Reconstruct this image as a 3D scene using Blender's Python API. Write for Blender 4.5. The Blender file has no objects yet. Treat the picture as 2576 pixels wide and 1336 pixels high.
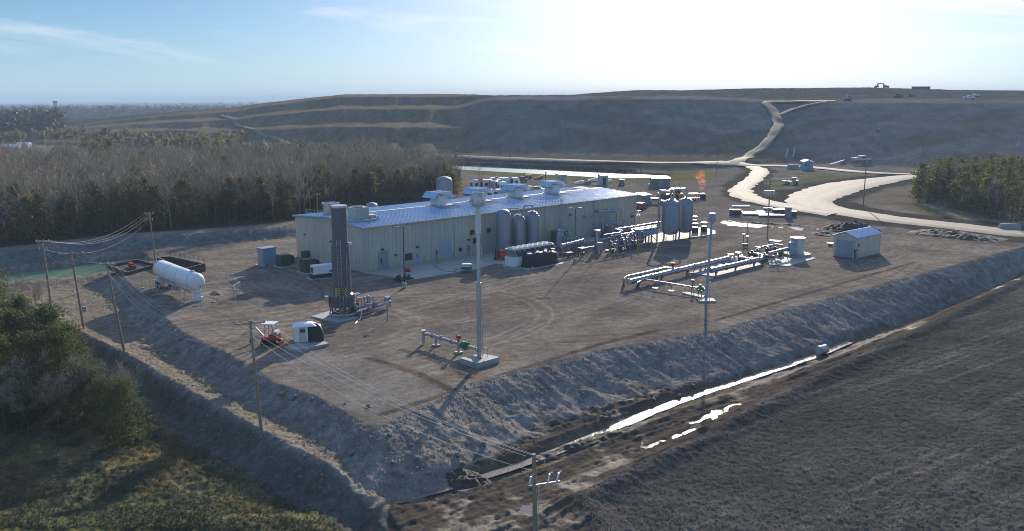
import bpy, math, random
import numpy as np
from mathutils import Vector, Matrix

R = math.radians
sc = bpy.context.scene
C = sc.collection
# ------------------------------------------------------------------ camera, sky, sun, exposure
CAMH, FPX, PITCH, ROLL = 28.0, 2230.84, R(10.654), R(-.1687)   # focal length for a picture 2576 px wide
cam = bpy.data.cameras.new('camera'); camo = bpy.data.objects.new('camera', cam); C.objects.link(camo)
cam.sensor_width = 36.0; cam.lens = FPX / 2576 * 36; cam.clip_start = .5; cam.clip_end = 60000
camo.matrix_world = Matrix.Translation((0, 0, CAMH)) @ Matrix.Rotation(math.pi/2 - PITCH, 4, 'X') @ Matrix.Rotation(ROLL, 4, 'Z')
sc.camera = camo
sc.view_settings.view_transform = 'Standard'; sc.view_settings.look = 'None'
sc.view_settings.gamma = 1; sc.view_settings.exposure = 0.6
SUN_EL, SUN_AZ = R(18), math.atan2(.2237, .9747)             # azimuth measured from +Y towards +X
w = bpy.data.worlds.new('World'); sc.world = w; w.use_nodes = True
nt = w.node_tree; nt.nodes.clear()
out = nt.nodes.new('ShaderNodeOutputWorld'); bg = nt.nodes.new('ShaderNodeBackground')
sky = nt.nodes.new('ShaderNodeTexSky'); sky.sky_type = 'NISHITA'; sky.sun_disc = False
sky.sun_elevation = SUN_EL; sky.sun_rotation = SUN_AZ; sky.air_density = 0.75; sky.dust_density = 0.15; sky.ozone_density = 3.0; sky.altitude = 60
bg.inputs[1].default_value = 0.051
tc = nt.nodes.new('ShaderNodeTexCoord'); sep = nt.nodes.new('ShaderNodeSeparateXYZ'); nt.links.new(tc.outputs['Generated'], sep.inputs[0])
def wmath(op, a, b=None, c=None):
    n = nt.nodes.new('ShaderNodeMath'); n.operation = op
    for i, v in enumerate((a, b, c)):
        if v is None: continue
        if isinstance(v, (int, float)): n.inputs[i].default_value = v
        else: nt.links.new(v, n.inputs[i])
    return n.outputs[0]
# thin cirrus: noise on a flat layer high above the plant
cmb = nt.nodes.new('ShaderNodeCombineXYZ')
nt.links.new(wmath('MULTIPLY', sep.outputs[0], 2.6), cmb.inputs[0]); nt.links.new(wmath('MULTIPLY', wmath('ADD', sep.outputs[2], wmath('MULTIPLY', sep.outputs[0], .07)), 26.), cmb.inputs[1])
cn = nt.nodes.new('ShaderNodeTexNoise'); cn.inputs['Scale'].default_value = 1.0; cn.inputs['Detail'].default_value = 8; cn.inputs['Roughness'].default_value = .58; cn.inputs['Distortion'].default_value = .5
nt.links.new(cmb.outputs[0], cn.inputs['Vector'])
cr = nt.nodes.new('ShaderNodeMapRange'); cr.interpolation_type = 'SMOOTHSTEP'
cr.inputs[1].default_value = .50; cr.inputs[2].default_value = .74; cr.inputs[3].default_value = 0; cr.inputs[4].default_value = .75
nt.links.new(wmath('ADD', cn.outputs[0], wmath('MULTIPLY', wmath('SUBTRACT', wmath('MINIMUM', sep.outputs[2], .05), .05), 6.)), cr.inputs[0])
cmix = nt.nodes.new('ShaderNodeMixRGB'); cmix.inputs[2].default_value = (12, 12.6, 13.2, 1)
wb = nt.nodes.new('ShaderNodeMixRGB'); wb.blend_type = 'MULTIPLY'; wb.inputs[0].default_value = 1; wb.inputs[2].default_value = (.72, 1.0, 1.17, 1)   # the camera's cool white balance
nt.links.new(sky.outputs[0], wb.inputs[1])
lowm = nt.nodes.new('ShaderNodeMixRGB'); lowm.inputs[2].default_value = (7.0, 9.0, 11.2, 1)                       # pale air low over the horizon
nt.links.new(wmath('MULTIPLY', wmath('POWER', 2.718, wmath('MULTIPLY', wmath('MAXIMUM', sep.outputs[2], 0), -20.)), .85), lowm.inputs[0])
nt.links.new(wb.outputs[0], lowm.inputs[1])
nt.links.new(cr.outputs[0], cmix.inputs[0]); nt.links.new(lowm.outputs[0], cmix.inputs[1])
# bright veil of thin cloud round the sun
sd = (math.sin(SUN_AZ)*math.cos(SUN_EL), math.cos(SUN_AZ)*math.cos(SUN_EL), math.sin(SUN_EL))
dot = nt.nodes.new('ShaderNodeVectorMath'); dot.operation = 'DOT_PRODUCT'; nt.links.new(tc.outputs['Generated'], dot.inputs[0]); dot.inputs[1].default_value = sd
veil = wmath('MULTIPLY', wmath('POWER', wmath('MAXIMUM', dot.outputs['Value'], 0), 17.0), 8.0)
vm = nt.nodes.new('ShaderNodeMixRGB'); vm.blend_type = 'ADD'; vm.inputs[0].default_value = 1
vc = nt.nodes.new('ShaderNodeMixRGB'); vc.blend_type = 'MULTIPLY'; vc.inputs[0].default_value = 1; vc.inputs[1].default_value = (1.7, 1.05, .85, 1)
nt.links.new(veil, vc.inputs[2])
nt.links.new(cmix.outputs[0], vm.inputs[1]); nt.links.new(vc.outputs[0], vm.inputs[2])
ov = nt.nodes.new('ShaderNodeMapRange'); ov.interpolation_type = 'SMOOTHSTEP'; ov.inputs[1].default_value = .22; ov.inputs[2].default_value = .6; ov.inputs[3].default_value = 0; ov.inputs[4].default_value = 1   # sky overhead, out of view, brightened to add fill light in the shade
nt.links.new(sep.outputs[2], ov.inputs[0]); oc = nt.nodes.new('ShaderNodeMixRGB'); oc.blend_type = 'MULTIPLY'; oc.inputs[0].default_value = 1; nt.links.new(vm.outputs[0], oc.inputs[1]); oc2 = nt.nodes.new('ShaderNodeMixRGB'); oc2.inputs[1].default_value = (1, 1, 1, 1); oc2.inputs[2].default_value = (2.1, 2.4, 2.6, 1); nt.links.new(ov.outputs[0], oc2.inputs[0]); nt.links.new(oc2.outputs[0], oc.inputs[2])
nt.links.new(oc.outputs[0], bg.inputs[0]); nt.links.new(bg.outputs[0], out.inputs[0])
sl = bpy.data.lights.new('sun', 'SUN'); sl.energy = 4.8; sl.angle = R(.53); sl.color = (1, .89, .75)
so = bpy.data.objects.new('sun', sl); C.objects.link(so)
so.rotation_euler = (-(math.pi/2 - SUN_EL), 0, -SUN_AZ)
sc.cycles.use_denoising = True; sc.cycles.pixel_filter_type = 'BLACKMAN_HARRIS'; sc.cycles.filter_width = 1.0; sc.cycles.max_bounces = 5; sc.cycles.diffuse_bounces = 2; sc.cycles.glossy_bounces = 3
sc.cycles.transparent_max_bounces = 6; sc.cycles.caustics_reflective = False; sc.cycles.caustics_refractive = False
sc.cycles.sample_clamp_indirect = 4; sc.cycles.volume_bounces = 0

# ------------------------------------------------------------------ where a point of the survey picture lies in the world
def ray(x, y):
    a, b = x - 1288., y - 668.; c, s = math.cos(-ROLL), math.sin(-ROLL); a, b = a*c - b*s, a*s + b*c
    return (a/FPX, math.cos(PITCH) - b/FPX*math.sin(PITCH), -math.sin(PITCH) - b/FPX*math.cos(PITCH))
def G(x, y, z=0.):
    d = ray(x, y); t = (z - CAMH)/d[2]; return Vector((d[0]*t, d[1]*t, z))
def GY(x, y, Y):
    d = ray(x, y); t = Y/d[1]; return Vector((d[0]*t, Y, CAMH + d[2]*t))
def Z1(x, y): return ((950 + x/3.1815)*.7432, (580 + y/3.1815)*.7432)
def Z2(x, y): return ((1550 + x/3.1815)*.7432, (580 + y/3.1815)*.7432)
def Z8(x, y): return ((2400 + x/2.4165)*.7432, (540 + y/2.4165)*.7432)

# ------------------------------------------------------------------ noise
def vhash(ix, iy, seed):
    n = (ix.astype(np.int64)*374761393 + iy.astype(np.int64)*668265263 + seed*974711) & 0x7fffffff
    n = ((n ^ (n >> 13))*1274126177) & 0x7fffffff
    return ((n ^ (n >> 16)) & 0xffff)/65535.
def vn(x, y, seed=0):
    x = np.asarray(x, float); y = np.asarray(y, float)
    ix = np.floor(x); iy = np.floor(y); fx = x-ix; fy = y-iy; fx = fx*fx*(3-2*fx); fy = fy*fy*(3-2*fy)
    a = vhash(ix, iy, seed); b = vhash(ix+1, iy, seed); c = vhash(ix, iy+1, seed); d = vhash(ix+1, iy+1, seed)
    return (a*(1-fx)+b*fx)*(1-fy) + (c*(1-fx)+d*fx)*fy
def fbm(x, y, seed=0, o=3):
    s = 0; a = .5; t = 0
    for i in range(o):
        s = s + a*vn(x*2**i, y*2**i, seed+i*7); t += a; a *= .5
    return s/t
def S(t):
    t = np.clip(t, 0, 1); return t*t*(3-2*t)
def sdpoly(X, Y, P):
    d = np.full(X.shape, 1e18); ins = np.zeros(X.shape, bool); n = len(P)
    for i in range(n):
        ax, ay = P[i]; bx, by = P[(i+1) % n]; ex, ey = bx-ax, by-ay; L = ex*ex+ey*ey+1e-12
        t = np.clip(((X-ax)*ex+(Y-ay)*ey)/L, 0, 1)
        d = np.minimum(d, (X-ax-t*ex)**2+(Y-ay-t*ey)**2)
        if ay != by:
            c = ((ay > Y) != (by > Y)) & (X < ex*(Y-ay)/ey+ax); ins ^= c
    d = np.sqrt(d); return np.where(ins, -d, d)
def W2(pts, z=0.): return [tuple(G(x, y, z)[:2]) for x, y in pts]

# ------------------------------------------------------------------ the lie of the land
right_edge = [(945,1075),(1180,965),(1500,880),(1800,830),(2100,745),(2576,620)]
left_edge = [(290,690),(322,707),(372,748),(420,800),(465,838),(576,890),(691,960),(797,996),(892,1049)]
SHORE = [(x_, y_ + 1.6) for x_, y_ in W2([(-500,748),(-100,703),(25,689),(200,667),(330,648)], -1.3)]
PAD = W2(left_edge + right_edge) + [(175,233),(500,500),(1500,3000),(30000,30000),(-30000,30000),(-1500,900),(-300,330)] + SHORE + W2([(392,653),(340,668)])
BERM = W2([(60,770),(180,835),(310,894),(443,974),(567,1044),(656,1093),(753,1147),(869,1204),(965,1256)], -2.0) + [(-6,55),(0,20),(-300,20),(-300,150)]
POND = W2([(-60,712),(25,690),(200,668),(330,650),(385,654),(250,688),(120,701),(30,709)], -1.3)
BBERM = SHORE + W2([(560,613),(745,596),(900,575)]) + [(-36,300),(-600,600),(-1500,600)]
CANAL = W2([(885,410),(1000,411),(1180,418),(1400,428),(1560,436),(1690,443),(1660,450),(1560,452),(1400,444),(1180,431),(1000,424),(885,419)], -0.7)
FBERM = W2([(700,384),(880,396),(1000,400),(1180,409),(1500,424),(1700,433),(1850,424)]) + [(160,420),(600,900),(-600,900),(-300,560)]
FIELD = W2([(1440,1262),(1540,1212),(1760,1104),(1980,985),(2300,838),(2480,745),(2700,650)], -2.75) + [(400,200),(400,20),(8,20),(6,60)]
CREST = W2(right_edge)
TOE = W2([(960,1262),(1040,1240),(1340,1150),(1700,1005),(2060,885),(2300,790),(2540,690),(2700,640)], -3.5)
DITCH = W2([(1010,1250),(1060,1243),(1340,1158),(1700,1012),(2060,892),(2300,796),(2540,694)], -3.0)
def sdline(X, Y, P):
    d = np.full(X.shape, 1e18)
    for i in range(len(P)-1):
        ax, ay = P[i]; bx, by = P[i+1]; ex, ey = bx-ax, by-ay; L = ex*ex+ey*ey+1e-12
        t = np.clip(((X-ax)*ex+(Y-ay)*ey)/L, 0, 1); d = np.minimum(d, (X-ax-t*ex)**2+(Y-ay-t*ey)**2)
    return np.sqrt(d)
def hill(X, Y):
    Ys = np.maximum(Y, 1.); xd = np.clip(1288 + 2265*X/Ys, -2000, 5000)
    Yb = np.interp(xd, [100,300,700,880,1300,1700,2000,2576,3200], [640,610,492,462,424,404,388,335,300])
    zc = np.interp(xd, [60,130,200,320,440,540,600,650,690,780,870,1100], [0,0,4.5,10,14.5,17,18.5,22,23.6,27,29.6,29.6])
    t = Y - Yb + (26*(vn(xd/70., Y*0, 5)-.5) + 10*(vn(xd/22., Y/60., 15)-.5))*(1-S((xd-1130)/120))
    pl = np.interp(t, [0,25,38,78,92,145,156,230,420,900], [0,3.5,10.5,13,20,22,27.5,29.6,29.6,0])*zc/29.6
    z2 = np.interp(xd, [1100,1420,1500,1600,1700,1900,2200,2400,2576,3000], [28,28,30.5,32.6,34.2,35.6,35.7,33.5,32.7,30])
    pr = np.interp(t, [0,85,110,200,1500], [0,25.5,27.4,28.3,28.3]) + S((t-190)/150)*(z2-28.3)
    k = S((xd-1130)/130)
    h = pl*(1-k) + pr*k
    return h, t, xd, k
def land(X, Y, fine=True, want=False):
    X = np.asarray(X, float); Y = np.asarray(Y, float)
    dP = sdpoly(X, Y, PAD); dB = sdpoly(X, Y, BERM); dF = sdpoly(X, Y, FIELD); dW = sdpoly(X, Y, POND); dBB = sdpoly(X, Y, BBERM)
    dC = sdpoly(X, Y, CANAL); dFB = sdpoly(X, Y, FBERM); dD = sdline(X, Y, DITCH)
    ctr = (X + 12.)*.76 - (Y - 73.)*.0                      # left of the front corner is negative
    rough = vn(X/1.6, Y/1.6, 3) - .5
    kx = S((-X - 10.5)/5.); HH = 2.75 - 1.05*kx
    ww = np.interp(X, [20, 60, 95], [8.2, 6.4, 4.6]) - 5.1*kx + (1.6 - .9*kx)*rough
    out_ = S((dP + .2)/ww)*.35 + np.clip(dP/ww, 0, 1)*.65
    z = -HH*out_
    lf = S((Y - 57.)/10.)                                   # the drop left of the track fades towards the front
    left = (X < 6)
    z = z - (1.75*S(-dB/2.8) + .02*np.clip(-dB, 0, 40))*lf + np.where((dB > -2.2) & (dB < 2), .35*(1-np.abs(dB)/2.2), 0)*lf*(dP > 3)
    mp = (dP > 0)
    pz = np.where(dW < 0, -2.1, np.interp(dW, [0, 1.2, 4., 9.], [-1.7, -.9, -1.0, -1.8]))
    z = np.where(mp & (dW < 9) & (Y > 120), np.maximum(z, pz)*(1-S((dW-3)/6)) + z*S((dW-3)/6), z)
    ins = S((.6-dW)/.9)*mp; z = z*(1-ins) - 2.1*ins
    z = z + 1.7*S(-dBB/4.6)*(1-S((X + 46)/14))*(Y < 420)
    z = z - .75*S(1-(dD-.8)/1.5)*(dP > 2)
    z = z + np.where(dF < 2, .55*np.exp(-(dF+.6)**2/1.4), 0) - .25*S((2.5-np.abs(dF-3.5))/2.5)
    z = z - 2.2*S((1.5-dC)/4.) + 2.0*S(-dFB/10.)*(1-S((X-95)/50))
    h, t, xd, k = hill(X, Y)
    z = z + h
    z = z - 5*S((Y-900)/1500) + np.where(Y > 1400, 26*(fbm(X/900, Y/900, 9)-.5)*S((Y-1400)/4000), 0)
    if fine:
        sl = S((dP)/1.)*(1-S((dP-ww-.6)/1.2))
        f1 = fbm(X/.9, Y/.9, 11) - .5; f2 = fbm(X/.34, Y/.34, 21, 2) - .5; f3 = fbm(X/6, Y/6, 31) - .5
        near = S((260-Y)/120)
        rill = fbm((X*.76+Y*.65)/.8, (X*.65-Y*.76)/5., 61, 3) - .5
        pad = (dP <= 0)
        z = z + near*np.where(pad, .10*f3 + .05*f1, 0) + near*sl*(np.where(ctr > 0, .12, .40)*f1 + np.where(ctr > 0, .20, .30)*f2 + np.where(ctr > 0, .30*rill, 0))
        fl = (dF < 0)
        z = z + near*np.where(fl, .05*f1 + .21*f2 + .25*f3, 0)
        ol = (dP > ww) & (dF >= 0)
        rut = fbm((X*.76+Y*.65)/8., (X*.65-Y*.76)/.55, 71, 3) - .5
        z = z + near*np.where(ol & (dB > 0), .16*f1 + .16*f2 + np.where(ctr > .5, .45*rut, .12*f3), 0) + near*np.where(ol & (dB <= 0), .3*f2 + .35*f1 + .7*f3, 0)
        bb = S((4.6-np.abs(-dBB-2.3))/3)*(X < -38)*(Y < 320)
        z = z + bb*(.7*f1 + .3*f2)
        far = S((Y-300)/90)*(1-S((Y-1500)/500))
        gul = fbm(X/3.2, Y/22., 41, 3) - .5
        z = z + far*S(t/12)*((.8*(fbm(X/9, Y/9, 51, 4)-.5)) + k*.55*gul)
    if want: return z, dict(dP=dP, dB=dB, dF=dF, dW=dW, dBB=dBB, dC=dC, dFB=dFB, dD=dD, t=t, xd=xd, k=k, ctr=ctr, ww=ww)
    return z
def hz(x, y, fine=False): return float(land(np.array([x]), np.array([y]), fine)[0])
_Ys = np.concatenate([np.arange(45, 300, .25), np.arange(300, 1200, .8), np.arange(1200, 6000, 10.)])
def hit(x, y):
    d = ray(x, y); t = _Ys/d[1]; X = d[0]*t; Z = CAMH + d[2]*t
    h = land(X, _Ys, False); i = np.argmax(Z <= h)
    return Vector((X[i], _Ys[i], h[i]))

# ------------------------------------------------------------------ materials
def N(nt_, kind, **kw):
    n = nt_.nodes.new(kind)
    for k_, v in kw.items():
        if k_ in n.inputs: n.inputs[k_].default_value = v
        else: setattr(n, k_, v)
    return n
def pmat(name, col, rough=.6, metal=0., var=.18, scale=1.5, bump=0., bscale=18., col2=None, spec=.5, emit=None, streak=False):
    m = bpy.data.materials.new(name); m.use_nodes = True; t = m.node_tree; b = t.nodes['Principled BSDF']
    tcn = t.nodes.new('ShaderNodeTexCoord'); mp_ = t.nodes.new('ShaderNodeMapping')
    if streak: mp_.inputs['Scale'].default_value = (1, 1, .15)
    t.links.new(tcn.outputs['Object'], mp_.inputs[0])
    n = N(t, 'ShaderNodeTexNoise', Scale=scale, Detail=6., Roughness=.6); t.links.new(mp_.outputs[0], n.inputs['Vector'])
    mr = N(t, 'ShaderNodeMapRange'); mr.inputs[1].default_value = .3; mr.inputs[2].default_value = .7; t.links.new(n.outputs[0], mr.inputs[0])
    mx = N(t, 'ShaderNodeMixRGB'); t.links.new(mr.outputs[0], mx.inputs[0])
    mx.inputs[1].default_value = [c*(1-var) for c in col]+[1]; mx.inputs[2].default_value = ([c*(1+var) for c in col] if col2 is None else list(col2))+[1]
    t.links.new(mx.outputs[0], b.inputs['Base Color']); b.inputs['Metallic'].default_value = metal
    rr = N(t, 'ShaderNodeMapRange'); rr.inputs[3].default_value = max(rough-.1, .03); rr.inputs[4].default_value = min(rough+.1, 1); t.links.new(n.outputs[0], rr.inputs[0]); t.links.new(rr.outputs[0], b.inputs['Roughness'])
    b.inputs['Specular IOR Level'].default_value = spec
    if bump:
        n2 = N(t, 'ShaderNodeTexNoise', Scale=bscale, Detail=4.); t.links.new(tcn.outputs['Object'], n2.inputs['Vector'])
        bp = N(t, 'ShaderNodeBump', Strength=bump, Distance=.05); t.links.new(n2.outputs[0], bp.inputs['Height']); t.links.new(bp.outputs[0], b.inputs['Normal'])
    if emit: b.inputs['Emission Color'].default_value = list(col)+[1]; b.inputs['Emission Strength'].default_value = emit
    return m
def leafmat(name, c1, c2, c3, trans=.25):
    m = bpy.data.materials.new(name); m.use_nodes = True; t = m.node_tree; b = t.nodes['Principled BSDF']
    oi = t.nodes.new('ShaderNodeObjectInfo'); tcn = t.nodes.new('ShaderNodeTexCoord')
    n = N(t, 'ShaderNodeTexNoise', Scale=1.3, Detail=3.); t.links.new(tcn.outputs['Object'], n.inputs['Vector'])
    a = N(t, 'ShaderNodeMixRGB'); a.inputs[1].default_value = c1+(1,); a.inputs[2].default_value = c2+(1,)
    mr = N(t, 'ShaderNodeMapRange'); mr.inputs[1].default_value = .35; mr.inputs[2].default_value = .65; t.links.new(n.outputs[0], mr.inputs[0]); t.links.new(mr.outputs[0], a.inputs[0])
    k = N(t, 'ShaderNodeMixRGB'); k.inputs[2].default_value = c3+(1,); t.links.new(oi.outputs['Random'], k.inputs[0]); t.links.new(a.outputs[0], k.inputs[1])
    t.links.new(k.outputs[0], b.inputs['Base Color']); b.inputs['Roughness'].default_value = .7; b.inputs['Specular IOR Level'].default_value = .2
    tr = t.nodes.new('ShaderNodeBsdfTranslucent'); t.links.new(k.outputs[0], tr.inputs[0])
    ms = t.nodes.new('ShaderNodeMixShader'); ms.inputs[0].default_value = trans
    t.links.new(b.outputs[0], ms.inputs[1]); t.links.new(tr.outputs[0], ms.inputs[2]); t.links.new(ms.outputs[0], t.nodes['Material Output'].inputs[0])
    return m
def groundmat():
    m = bpy.data.materials.new('earth'); m.use_nodes = True; t = m.node_tree; b = t.nodes['Principled BSDF']
    at = t.nodes.new('ShaderNodeAttribute'); at.attribute_name = 'Col'
    wt = t.nodes.new('ShaderNodeAttribute'); wt.attribute_name = 'Wet'
    tcn = t.nodes.new('ShaderNodeTexCoord')
    cur = at.outputs['Color']
    for s, lo, hi, st in ((.12, .78, 1.22, 0), (1.1, .7, 1.3, 1), (5., .72, 1.3, 2)):
        n = N(t, 'ShaderNodeTexNoise', Scale=s, Detail=5., Roughness=.65); t.links.new(tcn.outputs['Object'], n.inputs['Vector'])
        mr = N(t, 'ShaderNodeMapRange'); mr.inputs[1].default_value = .3; mr.inputs[2].default_value = .7; mr.inputs[3].default_value = lo; mr.inputs[4].default_value = hi
        t.links.new(n.outputs[0], mr.inputs[0])
        mx = N(t, 'ShaderNodeMixRGB', blend_type='MULTIPLY'); mx.inputs[0].default_value = 1; t.links.new(cur, mx.inputs[1]); t.links.new(mr.outputs[0], mx.inputs[2]); cur = mx.outputs[0]
    t.links.new(cur, b.inputs['Base Color'])
    rr = N(t, 'ShaderNodeMapRange'); rr.inputs[3].default_value = .95; rr.inputs[4].default_value = .22; t.links.new(wt.outputs['Fac'], rr.inputs[0]); t.links.new(rr.outputs[0], b.inputs['Roughness'])
    sp = N(t, 'ShaderNodeMapRange'); sp.inputs[3].default_value = 0; sp.inputs[4].default_value = .5; t.links.new(wt.outputs['Fac'], sp.inputs[0]); t.links.new(sp.outputs[0], b.inputs['Specular IOR Level'])
    n2 = N(t, 'ShaderNodeTexNoise', Scale=2.6, Detail=8., Roughness=.7); t.links.new(tcn.outputs['Object'], n2.inputs['Vector'])
    bp = N(t, 'ShaderNodeBump', Strength=.8, Distance=.10); t.links.new(n2.outputs[0], bp.inputs['Height']); t.links.new(bp.outputs[0], b.inputs['Normal'])
    return m

# ------------------------------------------------------------------ mesh helpers
def smooth(me, ang=38):
    if not me.polygons: return
    me.polygons.foreach_set('use_smooth', [True]*len(me.polygons)); me.set_sharp_from_angle(angle=R(ang))
class MB:
    def __init__(s): s.v = []; s.f = []
    def add(s, vs, fs):
        o = len(s.v); s.v += [tuple(p) for p in vs]; s.f += [tuple(i+o for i in f) for f in fs]; return s
    def box(s, c, d, rz=0., taper=1.):
        x, y, z = d[0]/2, d[1]/2, d[2]/2; co, si = math.cos(rz), math.sin(rz); vs = []
        for k, (a, b_, e) in enumerate([(-x,-y,-z),(x,-y,-z),(x,y,-z),(-x,y,-z),(-x,-y,z),(x,-y,z),(x,y,z),(-x,y,z)]):
            if k > 3: a *= taper; b_ *= taper
            vs.append((c[0]+a*co-b_*si, c[1]+a*si+b_*co, c[2]+e))
        return s.add(vs, [(3,2,1,0),(4,5,6,7),(0,1,5,4),(1,2,6,5),(2,3,7,6),(3,0,4,7)])
    def bb(s, x0, x1, y0, y1, z0, z1): return s.box(((x0+x1)/2, (y0+y1)/2, (z0+z1)/2), (x1-x0, y1-y0, z1-z0))
    def cyl(s, p, q, r, r2=None, n=10, caps=True):
        p, q = Vector(p), Vector(q); r2 = r if r2 is None else r2; d = q-p
        if d.length < 1e-6: return s
        d.normalize(); u = d.orthogonal().normalized() if abs(d.z) < .999 else Vector((1, 0, 0)); w_ = d.cross(u)
        vs = []
        for c, rr in ((p, r), (q, r2)):
            for i in range(n):
                a = 2*math.pi*i/n; vs.append(c + (u*math.cos(a)+w_*math.sin(a))*rr)
        fs = [(i, (i+1) % n, n+(i+1) % n, n+i) for i in range(n)]
        if caps: fs += [tuple(range(n-1, -1, -1)), tuple(range(n, 2*n))]
        return s.add(vs, fs)
    def tube(s, pts, r, n=8):
        pts = [Vector(p) for p in pts]
        for a, b_ in zip(pts[:-1], pts[1:]): s.cyl(a, b_, r, n=n)
        for p in pts[1:-1]: s.ball(p, r*1.02, n, 5)
        return s
    def lathe(s, prof, c=(0, 0, 0), n=20):
        vs = []; fs = []
        for r, z in prof:
            for i in range(n):
                a = 2*math.pi*i/n; vs.append((c[0]+r*math.cos(a), c[1]+r*math.sin(a), c[2]+z))
        for k in range(len(prof)-1):
            for i in range(n): fs.append((k*n+i, k*n+(i+1) % n, (k+1)*n+(i+1) % n, (k+1)*n+i))
        if prof[0][0] > 1e-4: fs.append(tuple(range(n-1, -1, -1)))
        if prof[-1][0] > 1e-4: fs.append(tuple(range((len(prof)-1)*n, len(prof)*n)))
        return s.add(vs, fs)
    def ball(s, c, r, n=10, m=6, sz=1.):
        return s.lathe([(max(r*math.sin(math.pi*k/m), .0001), -r*sz*math.cos(math.pi*k/m)) for k in range(m+1)], c, n)
    def ring(s, c, R_, r, n=18, m=6):
        vs = []; fs = []
        for i in range(n):
            a = 2*math.pi*i/n
            for j in range(m):
                e = 2*math.pi*j/m; vs.append((c[0]+(R_+r*math.cos(e))*math.cos(a), c[1]+(R_+r*math.cos(e))*math.sin(a), c[2]+r*math.sin(e)))
        for i in range(n):
            for j in range(m): fs.append((i*m+j, ((i+1) % n)*m+j, ((i+1) % n)*m+(j+1) % m, i*m+(j+1) % m))
        return s.add(vs, fs)
    def build(s, name, mat, parent=None, ang=38, loc=None):
        me = bpy.data.meshes.new(name); me.from_pydata(s.v, [], s.f); me.update(); smooth(me, ang)
        me.materials.append(mat)
        o = bpy.data.objects.new(name, me); C.objects.link(o)
        if parent: o.parent = parent
        if loc: o.location = loc
        return o
def tag(o, label=None, cat=None, group=None, kind=None):
    if label: o['label'] = label
    if cat: o['category'] = cat
    if group: o['group'] = group
    if kind: o['kind'] = kind
    return o
def thing(name, label, cat, loc=(0, 0, 0), rz=0., group=None):
    o = bpy.data.objects.new(name, None); C.objects.link(o); o.location = loc; o.rotation_euler = (0, 0, rz); o.empty_display_size = .2
    return tag(o, label, cat, group)
def copy_tree(o, parent=None):
    c = o.copy(); C.objects.link(c)
    if parent: c.parent = parent
    for ch in list(o.children): copy_tree(ch, c)
    return c
def meshobj(name, V, F, mat, parent=None):
    me = bpy.data.meshes.new(name); V = np.asarray(V, np.float32); F = np.asarray(F, np.int32)
    me.vertices.add(len(V)); me.vertices.foreach_set('co', V.ravel())
    k = F.shape[1]; me.loops.add(F.size); me.loops.foreach_set('vertex_index', F.ravel())
    me.polygons.add(len(F)); me.polygons.foreach_set('loop_start', np.arange(0, F.size, k, dtype=np.int32))
    me.update(calc_edges=True); me.validate(); me.materials.append(mat)
    o = bpy.data.objects.new(name, me); C.objects.link(o)
    if parent: o.parent = parent
    return o

# ------------------------------------------------------------------ ground sheet
ys = np.concatenate([np.arange(22, 58, 1.2), np.arange(58, 112, .2), np.arange(112, 180, .35), np.arange(180, 360, .9), np.arange(360, 800, 2.6), np.geomspace(800, 30000, 90)])
us = np.linspace(-.84, .84, 880)
YY, UU = np.meshgrid(ys, us, indexing='ij'); XX = UU*YY
ZZ, q = land(XX, YY, True, True)
ny, nx = XX.shape
idx = np.arange(ny*nx).reshape(ny, nx)
F = np.stack([idx[:-1,:-1], idx[:-1,1:], idx[1:,1:], idx[1:,:-1]], -1).reshape(-1, 4)
ground = meshobj('ground', np.stack([XX, YY, ZZ], -1).reshape(-1, 3), F, groundmat()); tag(ground, kind='structure')
ground.data.polygons.foreach_set('use_smooth', [True]*len(ground.data.polygons))
def mixc(c, col, k):
    k = np.clip(k, 0, 1)[..., None]; return c*(1-k) + np.array(col)*k
X, Y = XX, YY
n1 = fbm(X/9, Y/9, 101, 4); n2 = fbm(X/2.2, Y/2.2, 111, 3); n3 = fbm(X/30, Y/30, 121, 3)
wx = 5*(fbm(X/11, Y/11, 401)-.5); wy = 5*(fbm(X/11, Y/11, 411)-.5); X0_, Y0_ = X, Y; X = X+wx; Y = Y+wy
st1 = fbm((X*.76+Y*.65)/14, (X*.65-Y*.76)/.5, 131, 3); st2 = fbm((X*.62-Y*.78)/12, (X*.78+Y*.62)/.55, 141, 3); st3 = fbm((X*.98+Y*.2)/13, (X*.2-Y*.98)/.6, 151, 3)
X, Y = X0_, Y0_
c = np.zeros(X.shape+(3,)); c[:] = (.202, .171, .137)
pick = fbm(X/18, Y/18, 161, 2)
st = np.where(pick > .54, st1, np.where(pick > .44, st3, st2))
c = c*(.80 + .62*np.clip(st-.22, 0, .6))[..., None]
c = mixc(c, (.13, .115, .10), S((n1-.5)/.2)*.65)                       # grey gravel patches
c = mixc(c, (.28, .23, .17), S((st-.62)/.12)*.35)
c = mixc(c, (.27, .235, .18), S((n3-.52)/.12)*S((n2-.45)/.2)*.5); c = mixc(c, (.11, .092, .075), S((.40-n3)/.1)*S((.55-n1)/.15)*.55)
c = mixc(c, (.17, .075, .04), S((n2-.62)/.1)*S((n3-.5)/.15)*.5)        # red clay
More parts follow.
